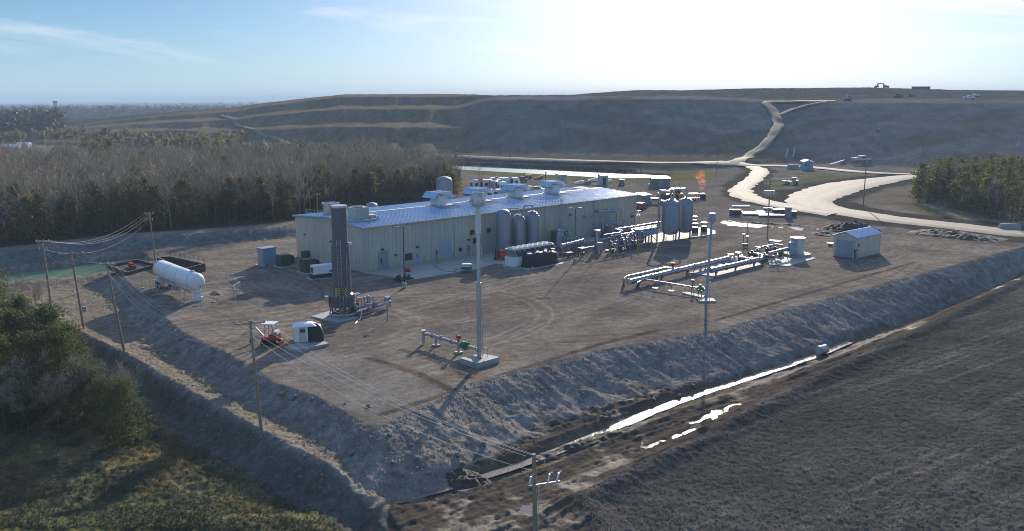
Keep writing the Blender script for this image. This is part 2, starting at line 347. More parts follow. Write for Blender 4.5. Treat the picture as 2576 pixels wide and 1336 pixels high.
# grey rough corner, wheel ruts and turning arcs on the yard
c = mixc(c, (.185, .17, .148), S((1.5-sdpoly(X, Y, W2([(700,905),(800,880),(930,905),(1130,978),(950,1062),(800,990)])))/3)*.8*(.6+.5*n2))
def rut(pts, wd, col, al):
    global c
    P_ = np.array(pts); b0 = P_.min(0)-wd*2; b1 = P_.max(0)+wd*2
    r0, r1 = np.searchsorted(ys, b0[1]), np.searchsorted(ys, b1[1]);
    if r1 <= r0: return
    sub = (slice(r0, r1), slice(None)); xs_ = X[sub]; k0 = np.where((xs_ > b0[0]) & (xs_ < b1[0]))
    if not len(k0[0]): return
    xx, yy = xs_[k0], Y[sub][k0]; d_ = sdline(xx, yy, [tuple(p) for p in P_]); a_ = S((wd-d_)/(wd*.7))*al*(.35+.9*fbm(xx/1.3, yy/1.3, 431, 2))*(sdpoly(xx, yy, PAD) < 0)
    v = c[sub]; v[k0] = mixc(v[k0], col, a_)
rg = np.random.RandomState(31)
for k_ in range(95):
    x0, y0 = -55+150*rg.rand(), 78+130*rg.rand(); h_ = rg.rand()*6.283 if rg.rand() < .35 else .708+.25*rg.normal(); cu_ = .07*rg.normal() if rg.rand() < .6 else .01*rg.normal(); L_ = 15+35*rg.rand(); pts_ = []
    for q_ in range(22): pts_.append((x0, y0, h_)); x0 += math.cos(h_)*L_/22; y0 += math.sin(h_)*L_/22; h_ += cu_*L_/22
    dk_ = rg.rand() < .55
    for o_ in (-.95, .95): rut([(a_-o_*math.sin(b__), b_+o_*math.cos(b__)) for a_, b_, b__ in pts_], .42, (.115, .095, .078) if dk_ else (.30, .255, .19), .6 if dk_ else .5)
for pts_, wd_, col_, al_ in (([(2400,650),(2200,672),(2000,722),(1700,792),(1400,845),(1180,905)], 2.6, (.27,.225,.16), .5), ([(1560,660),(1450,705),(1300,762),(1100,805),(880,850)], 2.2, (.16,.12,.09), .5), ([(1850,605),(1750,645),(1620,690),(1510,760),(1380,850)], 2., (.26,.22,.165), .5),
        ([(960,1043),(1120,992),(1300,932),(1500,868),(1650,832)], .7, (.07,.058,.048), .9), ([(1800,806),(2050,733),(2300,660)], .6, (.07,.058,.048), .85), ([(930,902),(1040,935),(1145,985)], .9, (.075,.06,.05), .9), ([(1010,880),(1090,905),(1180,950)], .7, (.09,.07,.055), .8), ([(900,640),(700,600),(520,640)], 3., (.25,.205,.14), .5)):
    rut([tuple(G(*p_)[:2]) for p_ in pts_], wd_, col_, al_)
slope = S(q['dP']/.6)
c = np.where((q['dP'] > 0)[..., None], mixc(c, (.225, .20, .168), slope), c)
rk = fbm(X/.7, Y/.7, 171, 3); c = np.where((q['dP'] > 0)[..., None], c*(.6+.8*rk)[..., None], c)
flat_out = S((q['dP']-q['ww']+.5)/1.)
c = mixc(c, (.21, .175, .125), flat_out*(q['ctr'] <= 2)*(q['dB'] > 0))
c = mixc(c, (.085, .07, .055), flat_out*(q['ctr'] > 2)*(q['dF'] > 0))
c = mixc(c, (.19, .15, .10), flat_out*(q['ctr'] > 0)*S((2.2-q['dD'])/1.2)*.8)
c = mixc(c, (.12, .085, .055), flat_out*(q['ctr'] > 2)*(q['dF'] > 0)*S((n2-.6)/.1)*.35)
fieldc = mixc(np.zeros_like(c)+np.array((.074, .069, .063)), (.105, .096, .08), S((n1-.5)/.2)*.7)
fieldc = mixc(fieldc, (.13, .115, .085), S((vn(X/.5, Y/.5, 181)-.88)/.1)*.5)
fieldc = mixc(fieldc, (.075, .078, .045), S((n3-.55)/.1)*.35)
fst = fbm((X*.8+Y*.6)/25, (X*.6-Y*.8)/.8, 301, 3); fieldc = fieldc*(.8+.4*fst)[..., None]; fieldc = mixc(fieldc, (.15, .135, .10), S((fst-.66)/.06)*.6)
c = np.where((q['dF'] < 0)[..., None], fieldc, c)
g1 = mixc(np.zeros_like(c)+np.array((.055, .06, .032)), (.15, .13, .06), S((n2-.45)/.25))
g1 = mixc(g1, (.13, .085, .035), S((fbm(X/5, Y/5, 191)-.60)/.1)*.5)
g1 = mixc(g1, (.09, .10, .035), S((n1-.52)/.12)*.6)
lb = S((-q['dB']-3.2)/1.5)
c = np.where(((q['dP'] > 3) & (q['dF'] > 0))[..., None], mixc(c, (.095, .092, .075), S(-q['dB']/1.)*.85), c)
c = np.where(((q['dP'] > 3) & (q['dF'] > 0))[..., None], mixc(c, g1*1., lb), c)
bbm = S(-q['dBB']/1.)*(X < -36)*(Y < 330)
c = mixc(c, (.15, .15, .14), bbm*(-q['dBB'] < 5.2)); c = mixc(c, (.19, .165, .125), S((-q['dBB']-4.6)/1)*bbm)
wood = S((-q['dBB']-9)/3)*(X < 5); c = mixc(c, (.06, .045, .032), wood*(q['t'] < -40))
back = S((Y-205)/30)
c = mixc(c, (.15, .13, .105)*np.array(1.), back*(q['t'] < 0)*.6*(X > -5))
c = mixc(c, (.14, .13, .045), S((14-np.abs(q['dC']-8))/10)*(q['dFB'] > 2)*S((n1-.3)/.2)*.9*(Y > 285))
c = mixc(c, (.10, .09, .055), S(-q['dFB']/6)*(q['t'] < 0))
R2 = W2([Z8(*p) for p in [(290,46),(375,70),(415,100),(380,150),(300,212),(262,255),(290,296),(400,338),(560,372),(750,404),(900,428),(1060,446)]]); R3 = W2([Z8(*p) for p in [(1900,136),(1700,140),(1450,168),(1200,205),(980,258),(830,322),(815,355),(900,392),(1100,430),(1500,490),(2000,545),(2576,612),(2900,650)]])
m3 = (Y > 150) & (Y < 460) & (X > 0); ii = np.where(m3)
d2 = sdline(X[ii], Y[ii], R2); d3 = sdline(X[ii], Y[ii], R3); nn = n1[ii]
GR1 = W2([(1925,470),(1960,440),(2050,432),(2170,445),(2060,470),(1990,492)]); GR2 = W2([(2190,495),(2290,485),(2330,520),(2500,560),(2380,556),(2250,520)])
cc_ = c[ii]
for g_ in (GR1, GR2): cc_ = mixc(cc_, (.115, .115, .04), S((4-sdpoly(X[ii], Y[ii], g_))/8)*S((nn-.3)/.2)*.85)
cc_ = mixc(cc_, (.065, .056, .046), S((7.5+6*(nn-.5)-d2)/2.)*.85); cc_ = mixc(cc_, (.055, .05, .042), S((14+8*(nn-.5)-d3)/3.)*.85); c[ii] = cc_
EDGE = W2([Z8(1000,600), Z8(1500,590), Z8(2400,690), Z8(2420,640), Z8(1600,545)]); m4 = (Y > 120) & (Y < 260) & (X > 40); ii = np.where(m4); c[ii] = mixc(c[ii], (.075, .06, .048), S((6-sdpoly(X[ii], Y[ii], EDGE))/9)*S((n1[ii]-.35)/.2)*.8)
gr = S((q['t']+0)/6.)
hl = mixc(np.zeros_like(c)+np.array((.185, .145, .10)), (.15, .135, .075), S((fbm(X/26, Y/26, 201)-.5)/.15)*.7)
hl = mixc(hl, (.10, .075, .05), S((n2-.5)/.2)*.5)
hr = mixc(np.zeros_like(c)+np.array((.15, .145, .135)), (.11, .10, .075), S((n3-.45)/.2)*.8)
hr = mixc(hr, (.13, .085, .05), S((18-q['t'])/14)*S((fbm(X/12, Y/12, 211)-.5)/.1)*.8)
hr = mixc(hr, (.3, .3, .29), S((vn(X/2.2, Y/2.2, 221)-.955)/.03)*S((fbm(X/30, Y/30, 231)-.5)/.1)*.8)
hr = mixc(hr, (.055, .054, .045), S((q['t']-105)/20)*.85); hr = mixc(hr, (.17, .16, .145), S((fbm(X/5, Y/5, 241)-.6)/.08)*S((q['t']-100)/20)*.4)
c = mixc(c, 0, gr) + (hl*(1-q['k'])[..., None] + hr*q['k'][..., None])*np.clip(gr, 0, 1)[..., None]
c = mixc(c, (.035, .04, .03), S((Y-700)/200)*(q['xd'] < 700)); c = mixc(c, (.04, .045, .035), S((Y-1200)/500))
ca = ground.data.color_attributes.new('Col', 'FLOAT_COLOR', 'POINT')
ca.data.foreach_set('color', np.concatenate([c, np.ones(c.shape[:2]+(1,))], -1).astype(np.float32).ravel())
wet = flat_out*(q['ctr'] > 4)*(q['dF'] > 0)*S((n1-.5)/.15)*S((n2-.5)/.1)*.32
wa = ground.data.attributes.new('Wet', 'FLOAT', 'POINT'); wa.data.foreach_set('value', wet.astype(np.float32).ravel())
del XX, YY, UU, ZZ, q, c, X, Y, n1, n2, n3, st1, st2, st3, st

# ------------------------------------------------------------------ roads and water
def spline(pts, step):
    P = [Vector(p) for p in pts]; P = [P[0]*2-P[1]] + P + [P[-1]*2-P[-2]]; o_ = []
    for i in range(1, len(P)-2):
        n = max(2, int((P[i+1]-P[i]).length/step))
        for k in range(n):
            t = k/n; a, b_, c_, d = P[i-1], P[i], P[i+1], P[i+2]
            o_.append(.5*((2*b_)+(c_-a)*t+(2*a-5*b_+4*c_-d)*t*t+(3*b_-a-3*c_+d)*t**3))
    return o_ + [P[-2]]
def roadmat(name, c1, c2, sp_=.13):
    m = pmat(name, c1, .8, var=.2, scale=.6, bump=.5, bscale=1.5, col2=c2, spec=sp_); t = m.node_tree; b = t.nodes['Principled BSDF']; src = b.inputs['Base Color'].links[0].from_socket
    at = t.nodes.new('ShaderNodeAttribute'); at.attribute_name = 'Rut'; sp2 = t.nodes.new('ShaderNodeSeparateColor'); t.links.new(at.outputs['Color'], sp2.inputs[0]); tcn = t.nodes.new('ShaderNodeTexCoord')
    nz = N(t, 'ShaderNodeTexNoise', Scale=.35, Detail=6., Roughness=.7); t.links.new(tcn.outputs['Object'], nz.inputs['Vector'])
    for o_, col, lo, hi in ((0, (.16, .13, .095, 1), .35, .75), (1, (.10, .085, .065, 1), .25, .6)):
        mr = N(t, 'ShaderNodeMapRange'); mr.inputs[1].default_value = lo; mr.inputs[2].default_value = hi; t.links.new(nz.outputs[0], mr.inputs[0]); ml = N(t, 'ShaderNodeMath', operation='MULTIPLY'); t.links.new(mr.outputs[0], ml.inputs[0]); t.links.new(sp2.outputs[o_], ml.inputs[1])
        mx = N(t, 'ShaderNodeMixRGB'); t.links.new(ml.outputs[0], mx.inputs[0]); t.links.new(src, mx.inputs[1]); mx.inputs[2].default_value = col; src = mx.outputs[0]
    t.links.new(src, b.inputs['Base Color']); return m
M_road = roadmat('pale gravel road', (.25, .235, .18), (.37, .325, .25)); M_track = roadmat('dirt track', (.22, .18, .135), (.30, .255, .19), .05)
def strip(name, pix, width, mat, lift, step=3., nw=6, flatz=None, jitter=.25):
    P = [hit(x, y) if flatz is None else G(x, y, flatz) for x, y in pix]
    P = spline([(p.x, p.y, 0) for p in P], step); V = []; Fc = []
    W = width if callable(width) else (lambda t: width)
    n = len(P)
    for i, p in enumerate(P):
        d = (P[min(i+1, n-1)]-P[max(i-1, 0)]).normalized(); s_ = Vector((d.y, -d.x, 0))
        for j in range(nw+1):
            e = (j/nw-.5)*W(i/(n-1)); 
            if j in (0, nw): e *= 1 + 1.6*jitter*(random.random()-.5)
            q_ = p + s_*e; V.append((q_.x, q_.y))
    V = np.array(V); z = land(V[:, 0], V[:, 1], True) if flatz is None else np.full(len(V), flatz)
    lf = lift + (.25*(V[:, 1]/300)**1.5 if flatz is None else 0)
    edge = np.array([(-.25 if j in (0, nw) else 0) for _ in range(n) for j in range(nw+1)]) if flatz is None else 0
    for i in range(n-1):
        for j in range(nw): a = i*(nw+1)+j; Fc.append((a, a+1, a+nw+2, a+nw+1))
    o = meshobj(name, np.column_stack([V, z+lf+edge]), Fc, mat); smooth(o.data, 60)
    ra = o.data.color_attributes.new('Rut', 'FLOAT_COLOR', 'POINT'); ra.data.foreach_set('color', np.array([((0, 1, .15, .9, .15, 1, 0)[j*6//nw], (1, .25, 0, 0, 0, .25, 1)[j*6//nw], 0, 1) for _ in range(n) for j in range(nw+1)], np.float32).ravel()); return tag(o, kind='structure')
random.seed(4)
strip('haul_road', [Z8(*p) for p in [(-60,36),(150,38),(290,46),(375,70),(415,100),(380,150),(300,212),(262,255),(290,296),(400,338),(560,372),(750,404),(900,428),(1060,446)]], lambda t: 6.5+3*S(np.array((t-.6)/.4)), M_road, .12)
strip('loop_road', [Z8(*p) for p in [(1900,136),(1700,140),(1450,168),(1200,205),(980,258),(830,322),(815,355),(900,392),(1100,430),(1500,490),(2000,545),(2576,612),(2900,650)]], lambda t: float(np.interp(t, [0,.08,.3,.5,.6,1], [8,10,16,15,12,10])), M_road, .16, jitter=.1)
strip('perimeter_road', [(780,385),(880,389),(1100,396),(1300,403),(1500,408),(1700,412),(1860,415),(2000,420),(2160,434),(2260,440),(2330,442)], 5.5, M_road, .2, step=6)
strip('perimeter_road', [(2420,438),(2500,434),(2576,430),(2660,428)], 5., M_road, .2, step=6)
strip('hill_track', [(1845,414),(1880,398),(1915,376),(1942,348),(1956,320),(1954,300),(1942,280),(1931,270),(1930,264),(1945,260),(2020,257.6),(2100,256)], 5., M_track, .25, step=3)
strip('hill_track', [(1965,292),(1995,278),(2035,268),(2080,260)], 3., M_track, .25, step=3)
strip('grass_hill_track', [(556,294),(590,306),(640,328),(690,350),(730,366)], 3., M_track, .25, step=5)

def watermat(name, col, rough, bump, bs, alpha_spec=.5):
    m = bpy.data.materials.new(name); m.use_nodes = True; t = m.node_tree; b = t.nodes['Principled BSDF']
    tcn = t.nodes.new('ShaderNodeTexCoord'); n = N(t, 'ShaderNodeTexNoise', Scale=bs, Detail=4.); t.links.new(tcn.outputs['Object'], n.inputs['Vector'])
    mx = N(t, 'ShaderNodeMixRGB'); mx.inputs[1].default_value = [x*.85 for x in col]+[1]; mx.inputs[2].default_value = [x*1.15 for x in col]+[1]
    t.links.new(n.outputs[0], mx.inputs[0]); t.links.new(mx.outputs[0], b.inputs['Base Color']); b.inputs['Roughness'].default_value = rough; b.inputs['IOR'].default_value = 1.33
    bp = N(t, 'ShaderNodeBump', Strength=bump, Distance=.03); t.links.new(n.outputs[0], bp.inputs['Height']); t.links.new(bp.outputs[0], b.inputs['Normal'])
    return m
def sheet(name, P, z, mat):
    V = [(x, y, z) for x, y in P]; me = bpy.data.meshes.new(name); me.from_pydata(V, [], [tuple(range(len(V)))]); me.update(); me.materials.append(mat)
    o = bpy.data.objects.new(name, me); C.objects.link(o); return tag(o, kind='structure')
def grow(P, d):
    cx = sum(p[0] for p in P)/len(P); cy = sum(p[1] for p in P)/len(P); return [(x+(x-cx)/max(math.hypot(x-cx, y-cy), .1)*d, y+(y-cy)/max(math.hypot(x-cx, y-cy), .1)*d) for x, y in P]
sheet('pond_water', grow(POND, 1.2), -1.35, watermat('green pond water', (.12, .215, .12), .3, .3, 1.5))
sheet('canal_water', grow(CANAL, 1.), -0.7, watermat('teal canal water', (.14, .29, .28), .4, .3, .6))
M_mudw = watermat('muddy water', (.17, .14, .10), .2, 1.3, 3.)
strip('ditch_water', [(985,1262),(1060,1243),(1340,1158),(1700,1012),(1900,945),(2060,892),(2135,860)], 1.15, M_mudw, 0, step=2, flatz=-3.33)
# ------------------------------------------------------------------ shared materials
M_wall = pmat('beige wall cladding', (.52, .475, .38), .55, var=.10, scale=.6, streak=True)
M_roof = pmat('galvalume roofing', (.36, .48, .61), .25, .85, var=.06, scale=.4)
M_galv = pmat('galvanised steel', (.40, .41, .43), .4, .75, var=.12, scale=2.)
M_steel = pmat('stainless steel pipe', (.40, .38, .40), .28, .9, var=.08, scale=3.)
M_alu = pmat('ribbed aluminium jacket', (.33, .32, .35), .3, .8, var=.08, scale=2.)
M_conc = pmat('concrete', (.36, .345, .315), .8, var=.14, scale=.8, bump=.2)
M_white = pmat('white paint', (.80, .80, .79), .4, var=.05)
M_trim = pmat('pale trim', (.50, .50, .47), .5, var=.06)
M_blued = pmat('pale blue door', (.34, .42, .52), .45, var=.06)
M_greyd = pmat('grey steel door', (.27, .28, .31), .45, var=.08)
M_glass = pmat('dark window glass', (.05, .055, .05), .08, var=.1)
M_black = pmat('black steel', (.025, .025, .028), .5, var=.2)
M_dgrey = pmat('dark grey paint', (.09, .088, .092), .5, var=.12, scale=1.2)
M_yel = pmat('yellow safety paint', (.62, .47, .03), .5, var=.12)
M_green = pmat('dark green paint', (.055, .085, .055), .5, var=.15)
M_vgreen = pmat('green valve paint', (.02, .16, .05), .4, var=.1)
M_red = pmat('red paint', (.42, .045, .03), .45, var=.15)
M_orange = pmat('orange plastic', (.8, .2, .03), .5, var=.1)
M_tank = pmat('satin steel tank shell', (.24, .26, .30), .45, .45, var=.08, scale=.9, streak=True)
M_wood = pmat('weathered pole wood', (.27, .20, .13), .85, var=.25, scale=2., bump=.3)
M_rust = pmat('rusty dark steel', (.085, .062, .05), .7, var=.45, scale=2.5, bump=.3)
M_rubber = pmat('black rubber', (.02, .02, .02), .75, var=.2)
M_tarp = pmat('black tarpaulin', (.016, .014, .013), .55, var=.3, scale=2., bump=.5, bscale=5.)
M_blueg = pmat('pale blue grey paint', (.26, .32, .39), .45, var=.07)
M_red_cl = pmat('oxide red primer', (.26, .10, .065), .6, var=.2)
M_brown = pmat('dark brown stripe', (.06, .045, .04), .5, var=.15)
M_lens = pmat('frosted lamp lens', (.75, .75, .72), .25, var=.05)
M_teal = pmat('light blue siding', (.24, .46, .56), .6, var=.06)
M_rock = pmat('broken rock', (.2, .19, .17), .9, var=.3, scale=3., bump=.5)
M_yelm = pmat('machine yellow', (.55, .36, .04), .5, var=.15)

# ------------------------------------------------------------------ main plant building (local x along the front wall, y to the rear)
W0 = Vector((-24.33, 142.9, 0)); TH = R(43.473); BL, BW, BH, RID = 70.8, 21.3, 7.48, .72
BX, BY_ = Vector((math.cos(TH), math.sin(TH), 0)), Vector((-math.sin(TH), math.cos(TH), 0))
def wl(a, b, z=0.): return W0 + BX*a + BY_*b + Vector((0, 0, z))
def fw(x, y, b=0.):                       # a point seen on a plane parallel to the front wall -> (a, z)
    d = Vector(ray(x, y)); o_ = Vector((0, 0, CAMH)); t = (W0 + BY_*b - o_).dot(BY_)/d.dot(BY_); p = o_ + d*t
    return (p-W0).dot(BX), p.z
bld = thing('metal_building', 'long beige metal clad plant building with ribbed steel roof and hooded vents', 'building', W0, TH)
def corrugated(m, x0, x1, y, z0, z1f, pitch, dep, nrm):           # ribbed wall, z1f(x) gives the top
    xs = [x0]; dy = [0]; x = x0 + pitch*.5
    while x < x1 - pitch*.5:
        for o_, d in ((-.13, 0), (-.06, dep), (.06, dep), (.13, 0)): xs.append(x+o_*pitch); dy.append(d)
        x += pitch
    xs.append(x1); dy.append(0); V = []; Fq = []
    for u, d in zip(xs, dy):
        p = nrm(u, d); V += [(p[0], p[1], z0), (p[0], p[1], z1f(u))]
    for i in range(len(xs)-1): Fq.append((2*i, 2*i+2, 2*i+3, 2*i+1))
    m.add(V, Fq)
def roofz(b): return BH + RID*(1-abs(b-BW/2)/(BW/2))
m = MB()
corrugated(m, 0, BL, 0, 0, lambda x: BH, .8, .09, lambda u, d: (u, -d))
corrugated(m, 0, BL, BW, 0, lambda x: BH, .8, .09, lambda u, d: (u, BW+d))
corrugated(m, 0, BW, 0, 0, lambda b: roofz(b), .8, .09, lambda u, d: (-d, u))
corrugated(m, 0, BW, 0, 0, lambda b: roofz(b), .8, .09, lambda u, d: (BL+d, u))
m.build('wall', M_wall, bld)
m = MB()                                    # roof with standing ribs running eave to ridge
for s_, b0, b1 in ((0, -.25, BW/2), (1, BW+.25, BW/2)):
    n = int((BL+.5)/.61)
    for i in range(n+1):
        x = -.25 + i*(BL+.5)/n
        za, zb = roofz(max(min(b0, BW), 0))+.02 - (.02 if b0 < 0 or b0 > BW else 0), roofz(BW/2)+.02
        if i < n:
            x2 = -.25 + (i+1)*(BL+.5)/n
            m.add([(x, b0, za), (x2, b0, za), (x2, b1, zb), (x, b1, zb)], [(0, 1, 2, 3) if s_ == 0 else (3, 2, 1, 0)])
        for k, (p, r_) in enumerate(((-.075, .0), (-.03, .075), (.03, .075), (.075, .0))):
            pass
        pr = [(-.17, .003), (-.06, .10), (.06, .10), (.17, .003)]
        V = [(x+u, b0, za+h_) for u, h_ in pr] + [(x+u, b1, zb+h_) for u, h_ in pr]
        m.add(V, [(k, k+1, k+5, k+4) if s_ == 0 else (k+4, k+5, k+1, k) for k in range(3)] + [(3, 2, 1, 0), (4, 5, 6, 7)])
rf = m.build('roof', M_roof, bld, 20)
m = MB(); m.add([(-.3, BW/2-.3, BH+RID+.10), (BL+.3, BW/2-.3, BH+RID+.10), (BL+.3, BW/2, BH+RID+.15), (-.3, BW/2, BH+RID+.15), (BL+.3, BW/2+.3, BH+RID+.10), (-.3, BW/2+.3, BH+RID+.10)], [(0, 1, 2, 3), (3, 2, 4, 5)])
m.build('ridge_cap', M_white, rf)
m = MB(); m.bb(-.3, BL+.3, -.42, -.26, BH-.16, BH+.02); m.build('gutter', M_trim, bld)
m = MB(); m.bb(-.3, BL+.3, BW+.26, BW+.42, BH-.16, BH+.02); m.build('gutter', M_trim, bld)
for xx in (-.34, BL+.24):
    m = MB()
    for sgn in (0, 1):
        a0, a1 = (-.3, BW/2) if sgn == 0 else (BW/2, BW+.3)
        z0, z1 = roofz(max(a0, 0)), roofz(min(a1, BW)); V = []
        for x_ in (xx, xx+.1):
            V += [(x_, a0, z0-.22), (x_, a1, z1-.22), (x_, a1, z1+.14), (x_, a0, z0+.14)]
        m.add(V, [(3, 2, 1, 0), (4, 5, 6, 7), (0, 1, 5, 4), (2, 3, 7, 6), (1, 2, 6, 5), (3, 0, 4, 7)])
    m.build('rake_trim', M_blueg, bld)
for px_, py_ in (Z1(1622, 800), Z1(1872, 800), Z2(365, 600), Z2(940, 500), Z2(1460, 420), Z2(1905, 400), Z1(888, 800)):
    a, _ = fw(px_, py_); a = min(max(a, .15), BL-.15)
    m = MB(); m.bb(a-.07, a+.07, -.19, -.075, .15, BH-.1); m.build('downspout', M_trim, bld)
def opening(name, mat, x0, y0, x1, y1, fit, base=True, deep=.1, handle=None):
    a0, z1 = fw(*fit(x0, y0)); a1, _ = fw(*fit(x1, y0)); _, z0 = fw(*fit((x0+x1)/2, y1))
    if base: z0 = .02
    fr = MB(); t = .09
    fr.bb(a0-t, a0, -.11, -.02, z0, z1+t); fr.bb(a1, a1+t, -.11, -.02, z0, z1+t); fr.bb(a0, a1, -.11, -.02, z1, z1+t)
    if not base: fr.bb(a0, a1, -.11, -.02, z0-t, z0)
    d = MB(); d.bb(a0, a1, -deep, -.02, z0, z1); o_ = d.build(name, mat, bld); fr.build('frame', M_trim, o_)
    return o_, a0, a1, z0, z1
o_, a0, a1, z0, z1 = opening('door', M_greyd, 1040, 868, 1153, 1055, Z1)
m = MB(); m.bb((a0+a1)/2-.5, (a0+a1)/2-.3, -.125, -.1, 1.2, 2.0); m.bb((a0+a1)/2-.5, (a0+a1)/2-.3, -.125, -.1, .95, 1.1); m.build('door_glass', M_glass, o_)
m = MB(); m.bb((a0+a1)/2-.012, (a0+a1)/2+.012, -.115, -.1, .05, z1); m.build('door_seam', M_black, o_)
for x0, y0, x1, y1, ft, mt in ((1447, 872, 1486, 1000, Z1, M_blued), (1659, 848, 1691, 965, Z1, M_greyd), (2005, 792, 2040, 905, Z1, M_greyd)):
    o_, a0, a1, z0, z1 = opening('door', mt, x0, y0, x1, y1, ft)
    m = MB(); m.bb(a0+.28, a0+.45, -.125, -.1, 1.15, 1.95); m.build('door_glass', M_glass, o_)
    m = MB(); m.bb(a1-.2, a1-.1, -.15, -.1, .98, 1.08); m.build('handle', M_galv, o_)
o_, a0, a1, z0, z1 = opening('roller_door', M_blued, 1710, 742, 1832, 945, Z1, deep=.07)
m = MB()
for k in range(int(z1/.45)): m.bb(a0, a1, -.082, -.07, .1+k*.45, .13+k*.45)
m.build('door_seam', M_greyd, o_)
opening('window', M_glass, 1334, 888, 1416, 958, Z1, base=False)
for x_, y_, ft in ((1090, 838, Z1), (1465, 812, Z1), (2020, 735, Z1), (1235, 897, Z1), (1930, 838, Z1)):
    a, z = fw(*ft(x_, y_)); m = MB(); m.bb(a-.22, a+.22, -.3, -.065, z-.16, z+.12); m.build('wall_lamp', M_black, bld)
for x_, y_, s_ in ((152, 655, .42), (183, 745, .5), (325, 635, .4), (20, 840, .3)):
    a, z = fw(*Z2(x_, y_)); m = MB(); m.bb(a-s_, a+s_, -.22, -.065, z-s_, z+s_); m.build('wall_vent', M_black, bld)
for x_, y_ in ((1200, 467), (1870, 482)):
    a, z = fw(*Z2(x_, y_)); m = MB(); m.bb(a-.25, a+.25, -.5, -.065, z-.2, z+.2); m.build('wall_lamp', M_dgrey, bld)
for b_, z_ in ((4.5, 4.3), (9.5, 4.1), (18, 4.4)):
    m = MB(); m.bb(-.3, -.065, b_-.16, b_+.16, z_-.12, z_+.12); m.build('wall_lamp', M_black, bld)
# caged ladder and rail at the eave
a, _ = fw(*Z2(1092, 450)); m = MB()
for s_ in (-.25, .25): m.cyl((a+s_, -.5, .3), (a+s_, -.5, BH+1.3), .035, n=6)
for k in range(26): m.cyl((a-.25, -.5, .5+k*.31), (a+.25, -.5, .5+k*.31), .02, n=5)
for k in range(9):
    z = 2.6+k*.68
    m.tube([(a-.25, -.5, z), (a-.42, -.95, z), (a, -1.25, z), (a+.42, -.95, z), (a+.25, -.5, z)], .018, 5)
for k in range(3): m.cyl((a-.3+.3*k, -1.2+.1*abs(k-1), 2.6), (a-.3+.3*k, -1.2+.1*abs(k-1), BH+1.2), .016, n=5)
for z in (1.2, 4, 7): m.bb(a-.03, a+.03, -.5, -.06, z-.03, z+.03)
m.build('ladder', M_galv, bld)
m = MB()
for h_ in (.55, 1.1):
    m.cyl((a-4.4, .3, BH+h_), (a+1, .3, BH+h_), .03, n=6); m.cyl((a-4.4, 3.6, BH+h_+.25), (a+1, 3.6, BH+h_+.25), .03, n=6); m.cyl((a-4.4, .3, BH+h_), (a-4.4, 3.6, BH+.2+h_), .03, n=6)
for k in range(7): m.cyl((a-4.4+k*.9, .3, BH), (a-4.4+k*.9, .3, BH+1.1), .03, n=6); m.cyl((a-4.4+k*.9, 3.6, BH+.2), (a-4.4+k*.9, 3.6, BH+1.35), .03, n=6)
m.build('roof_railing', M_trim, bld)
# hooded ridge vents
for pxd in (1103, 1202, 1297, 1389):
    av, _ = fw(pxd, 495, BW/2); z = BH+RID
    m = MB(); m.bb(av-1.15, av+1.15, BW/2-1.15, BW/2+1.15, z-.1, z+1.9); v = m.build('roof_vent', M_white, bld)
    h_ = MB(); y0, y1 = BW/2-1.9, BW/2+1.9; zt, zb = z+2.55, z+1.55
    xs = [-2.6, -2.35, -1.6, 1.6, 2.35, 2.6]; zs = [zb, zb+.15, zt, zt, zb+.15, zb]
    V = [(av+x_, y, q_) for y in (y0, y1) for x_, q_ in zip(xs, zs)]
    Fh = [(i, i+1, i+7, i+6) for i in range(5)]
    V2 = [(av+x_*.97, y, q_-.09) for y in (y0, y1) for x_, q_ in zip(xs, zs)]
    h_.add(V+V2, Fh + [(i+18, i+19, i+13, i+12) for i in range(5)] + [(i+12, i+13, i+1, i) for i in range(5)] + [(i+6, i+7, i+19, i+18) for i in range(5)])
    k = y0
    while k < y1: h_.bb(av-1.6, av+1.6, k, k+.06, zt, zt+.05); k += .38
    h_.build('hood', M_roof, v, 20)
    m = MB(); m.bb(av-1.9, av+1.9, BW/2-2.2, BW/2-1.3, z-.12, z+.12); m.bb(av-1.9, av-1.3, BW/2-1.3, BW/2+1.3, z-.05, z+.14); m.build('curb', M_trim, v)
# roof cooler and round fan housing at the near end
ac, _ = fw(*Z1(852, 500), 6.); m = MB(); m.bb(ac-1.35, ac+1.35, 5.2, 7.6, BH+.45, BH+2.5); ck = m.build('roof_cooler', pmat('green grey cooler case', (.42, .45, .40), .5, var=.1), bld)
m = MB(); m.lathe([(.9, 0), (.95, .18), (.8, .18), (.78, 0)], (ac, 6.4, BH+2.5), 20); m.build('fan_ring', M_galv, ck)
m = MB(); m.bb(ac-3.4, ac+2.8, 4.2, 8.2, BH+.32, BH+.42)
for x_ in (-3.2, 0, 2.6):
    for y_ in (4.4, 8): m.bb(ac+x_-.06, ac+x_+.06, y_-.06, y_+.06, BH, BH+.4)
m.build('platform', M_galv, ck)
m = MB()
for x_ in (-3.3, 2.7): m.bb(ac+x_-.3, ac+x_+.3, 4.6, 7.8, BH+.42, BH+.85)
m.bb(ac-2.2, ac+2.2, 3.9, 4.15, BH+.2, BH+.6); m.bb(ac+1.5, ac+2.7, 5, 6.5, BH+.42, BH+1.1); m.build('duct', M_trim, ck)
m = MB(); p = (2.6, 13.5, roofz(13.5)); m.lathe([(1.35, .1), (1.35, 1.9), (1.55, 2.05), (1.55, 2.2), (1.3, 2.2), (1.25, 1.6)], p, 24); fh = m.build('fan_housing', M_galv, bld)
m = MB()
for h_ in (.55, 1.1):
    m.tube([(.4, 18, BH+h_+.2), (.4, 11.5, BH+h_+.6), (4.8, 11.5, BH+h_+.6)], .035, 6)
for t in range(8): y = 11.5+t*.93; m.cyl((.4, y, roofz(y)), (.4, y, BH+1.72-.08*t*.7), .03, n=6)
for t in range(5): m.cyl((.4+t*1.1, 11.5, roofz(11.5)), (.4+t*1.1, 11.5, BH+1.7), .03, n=6)
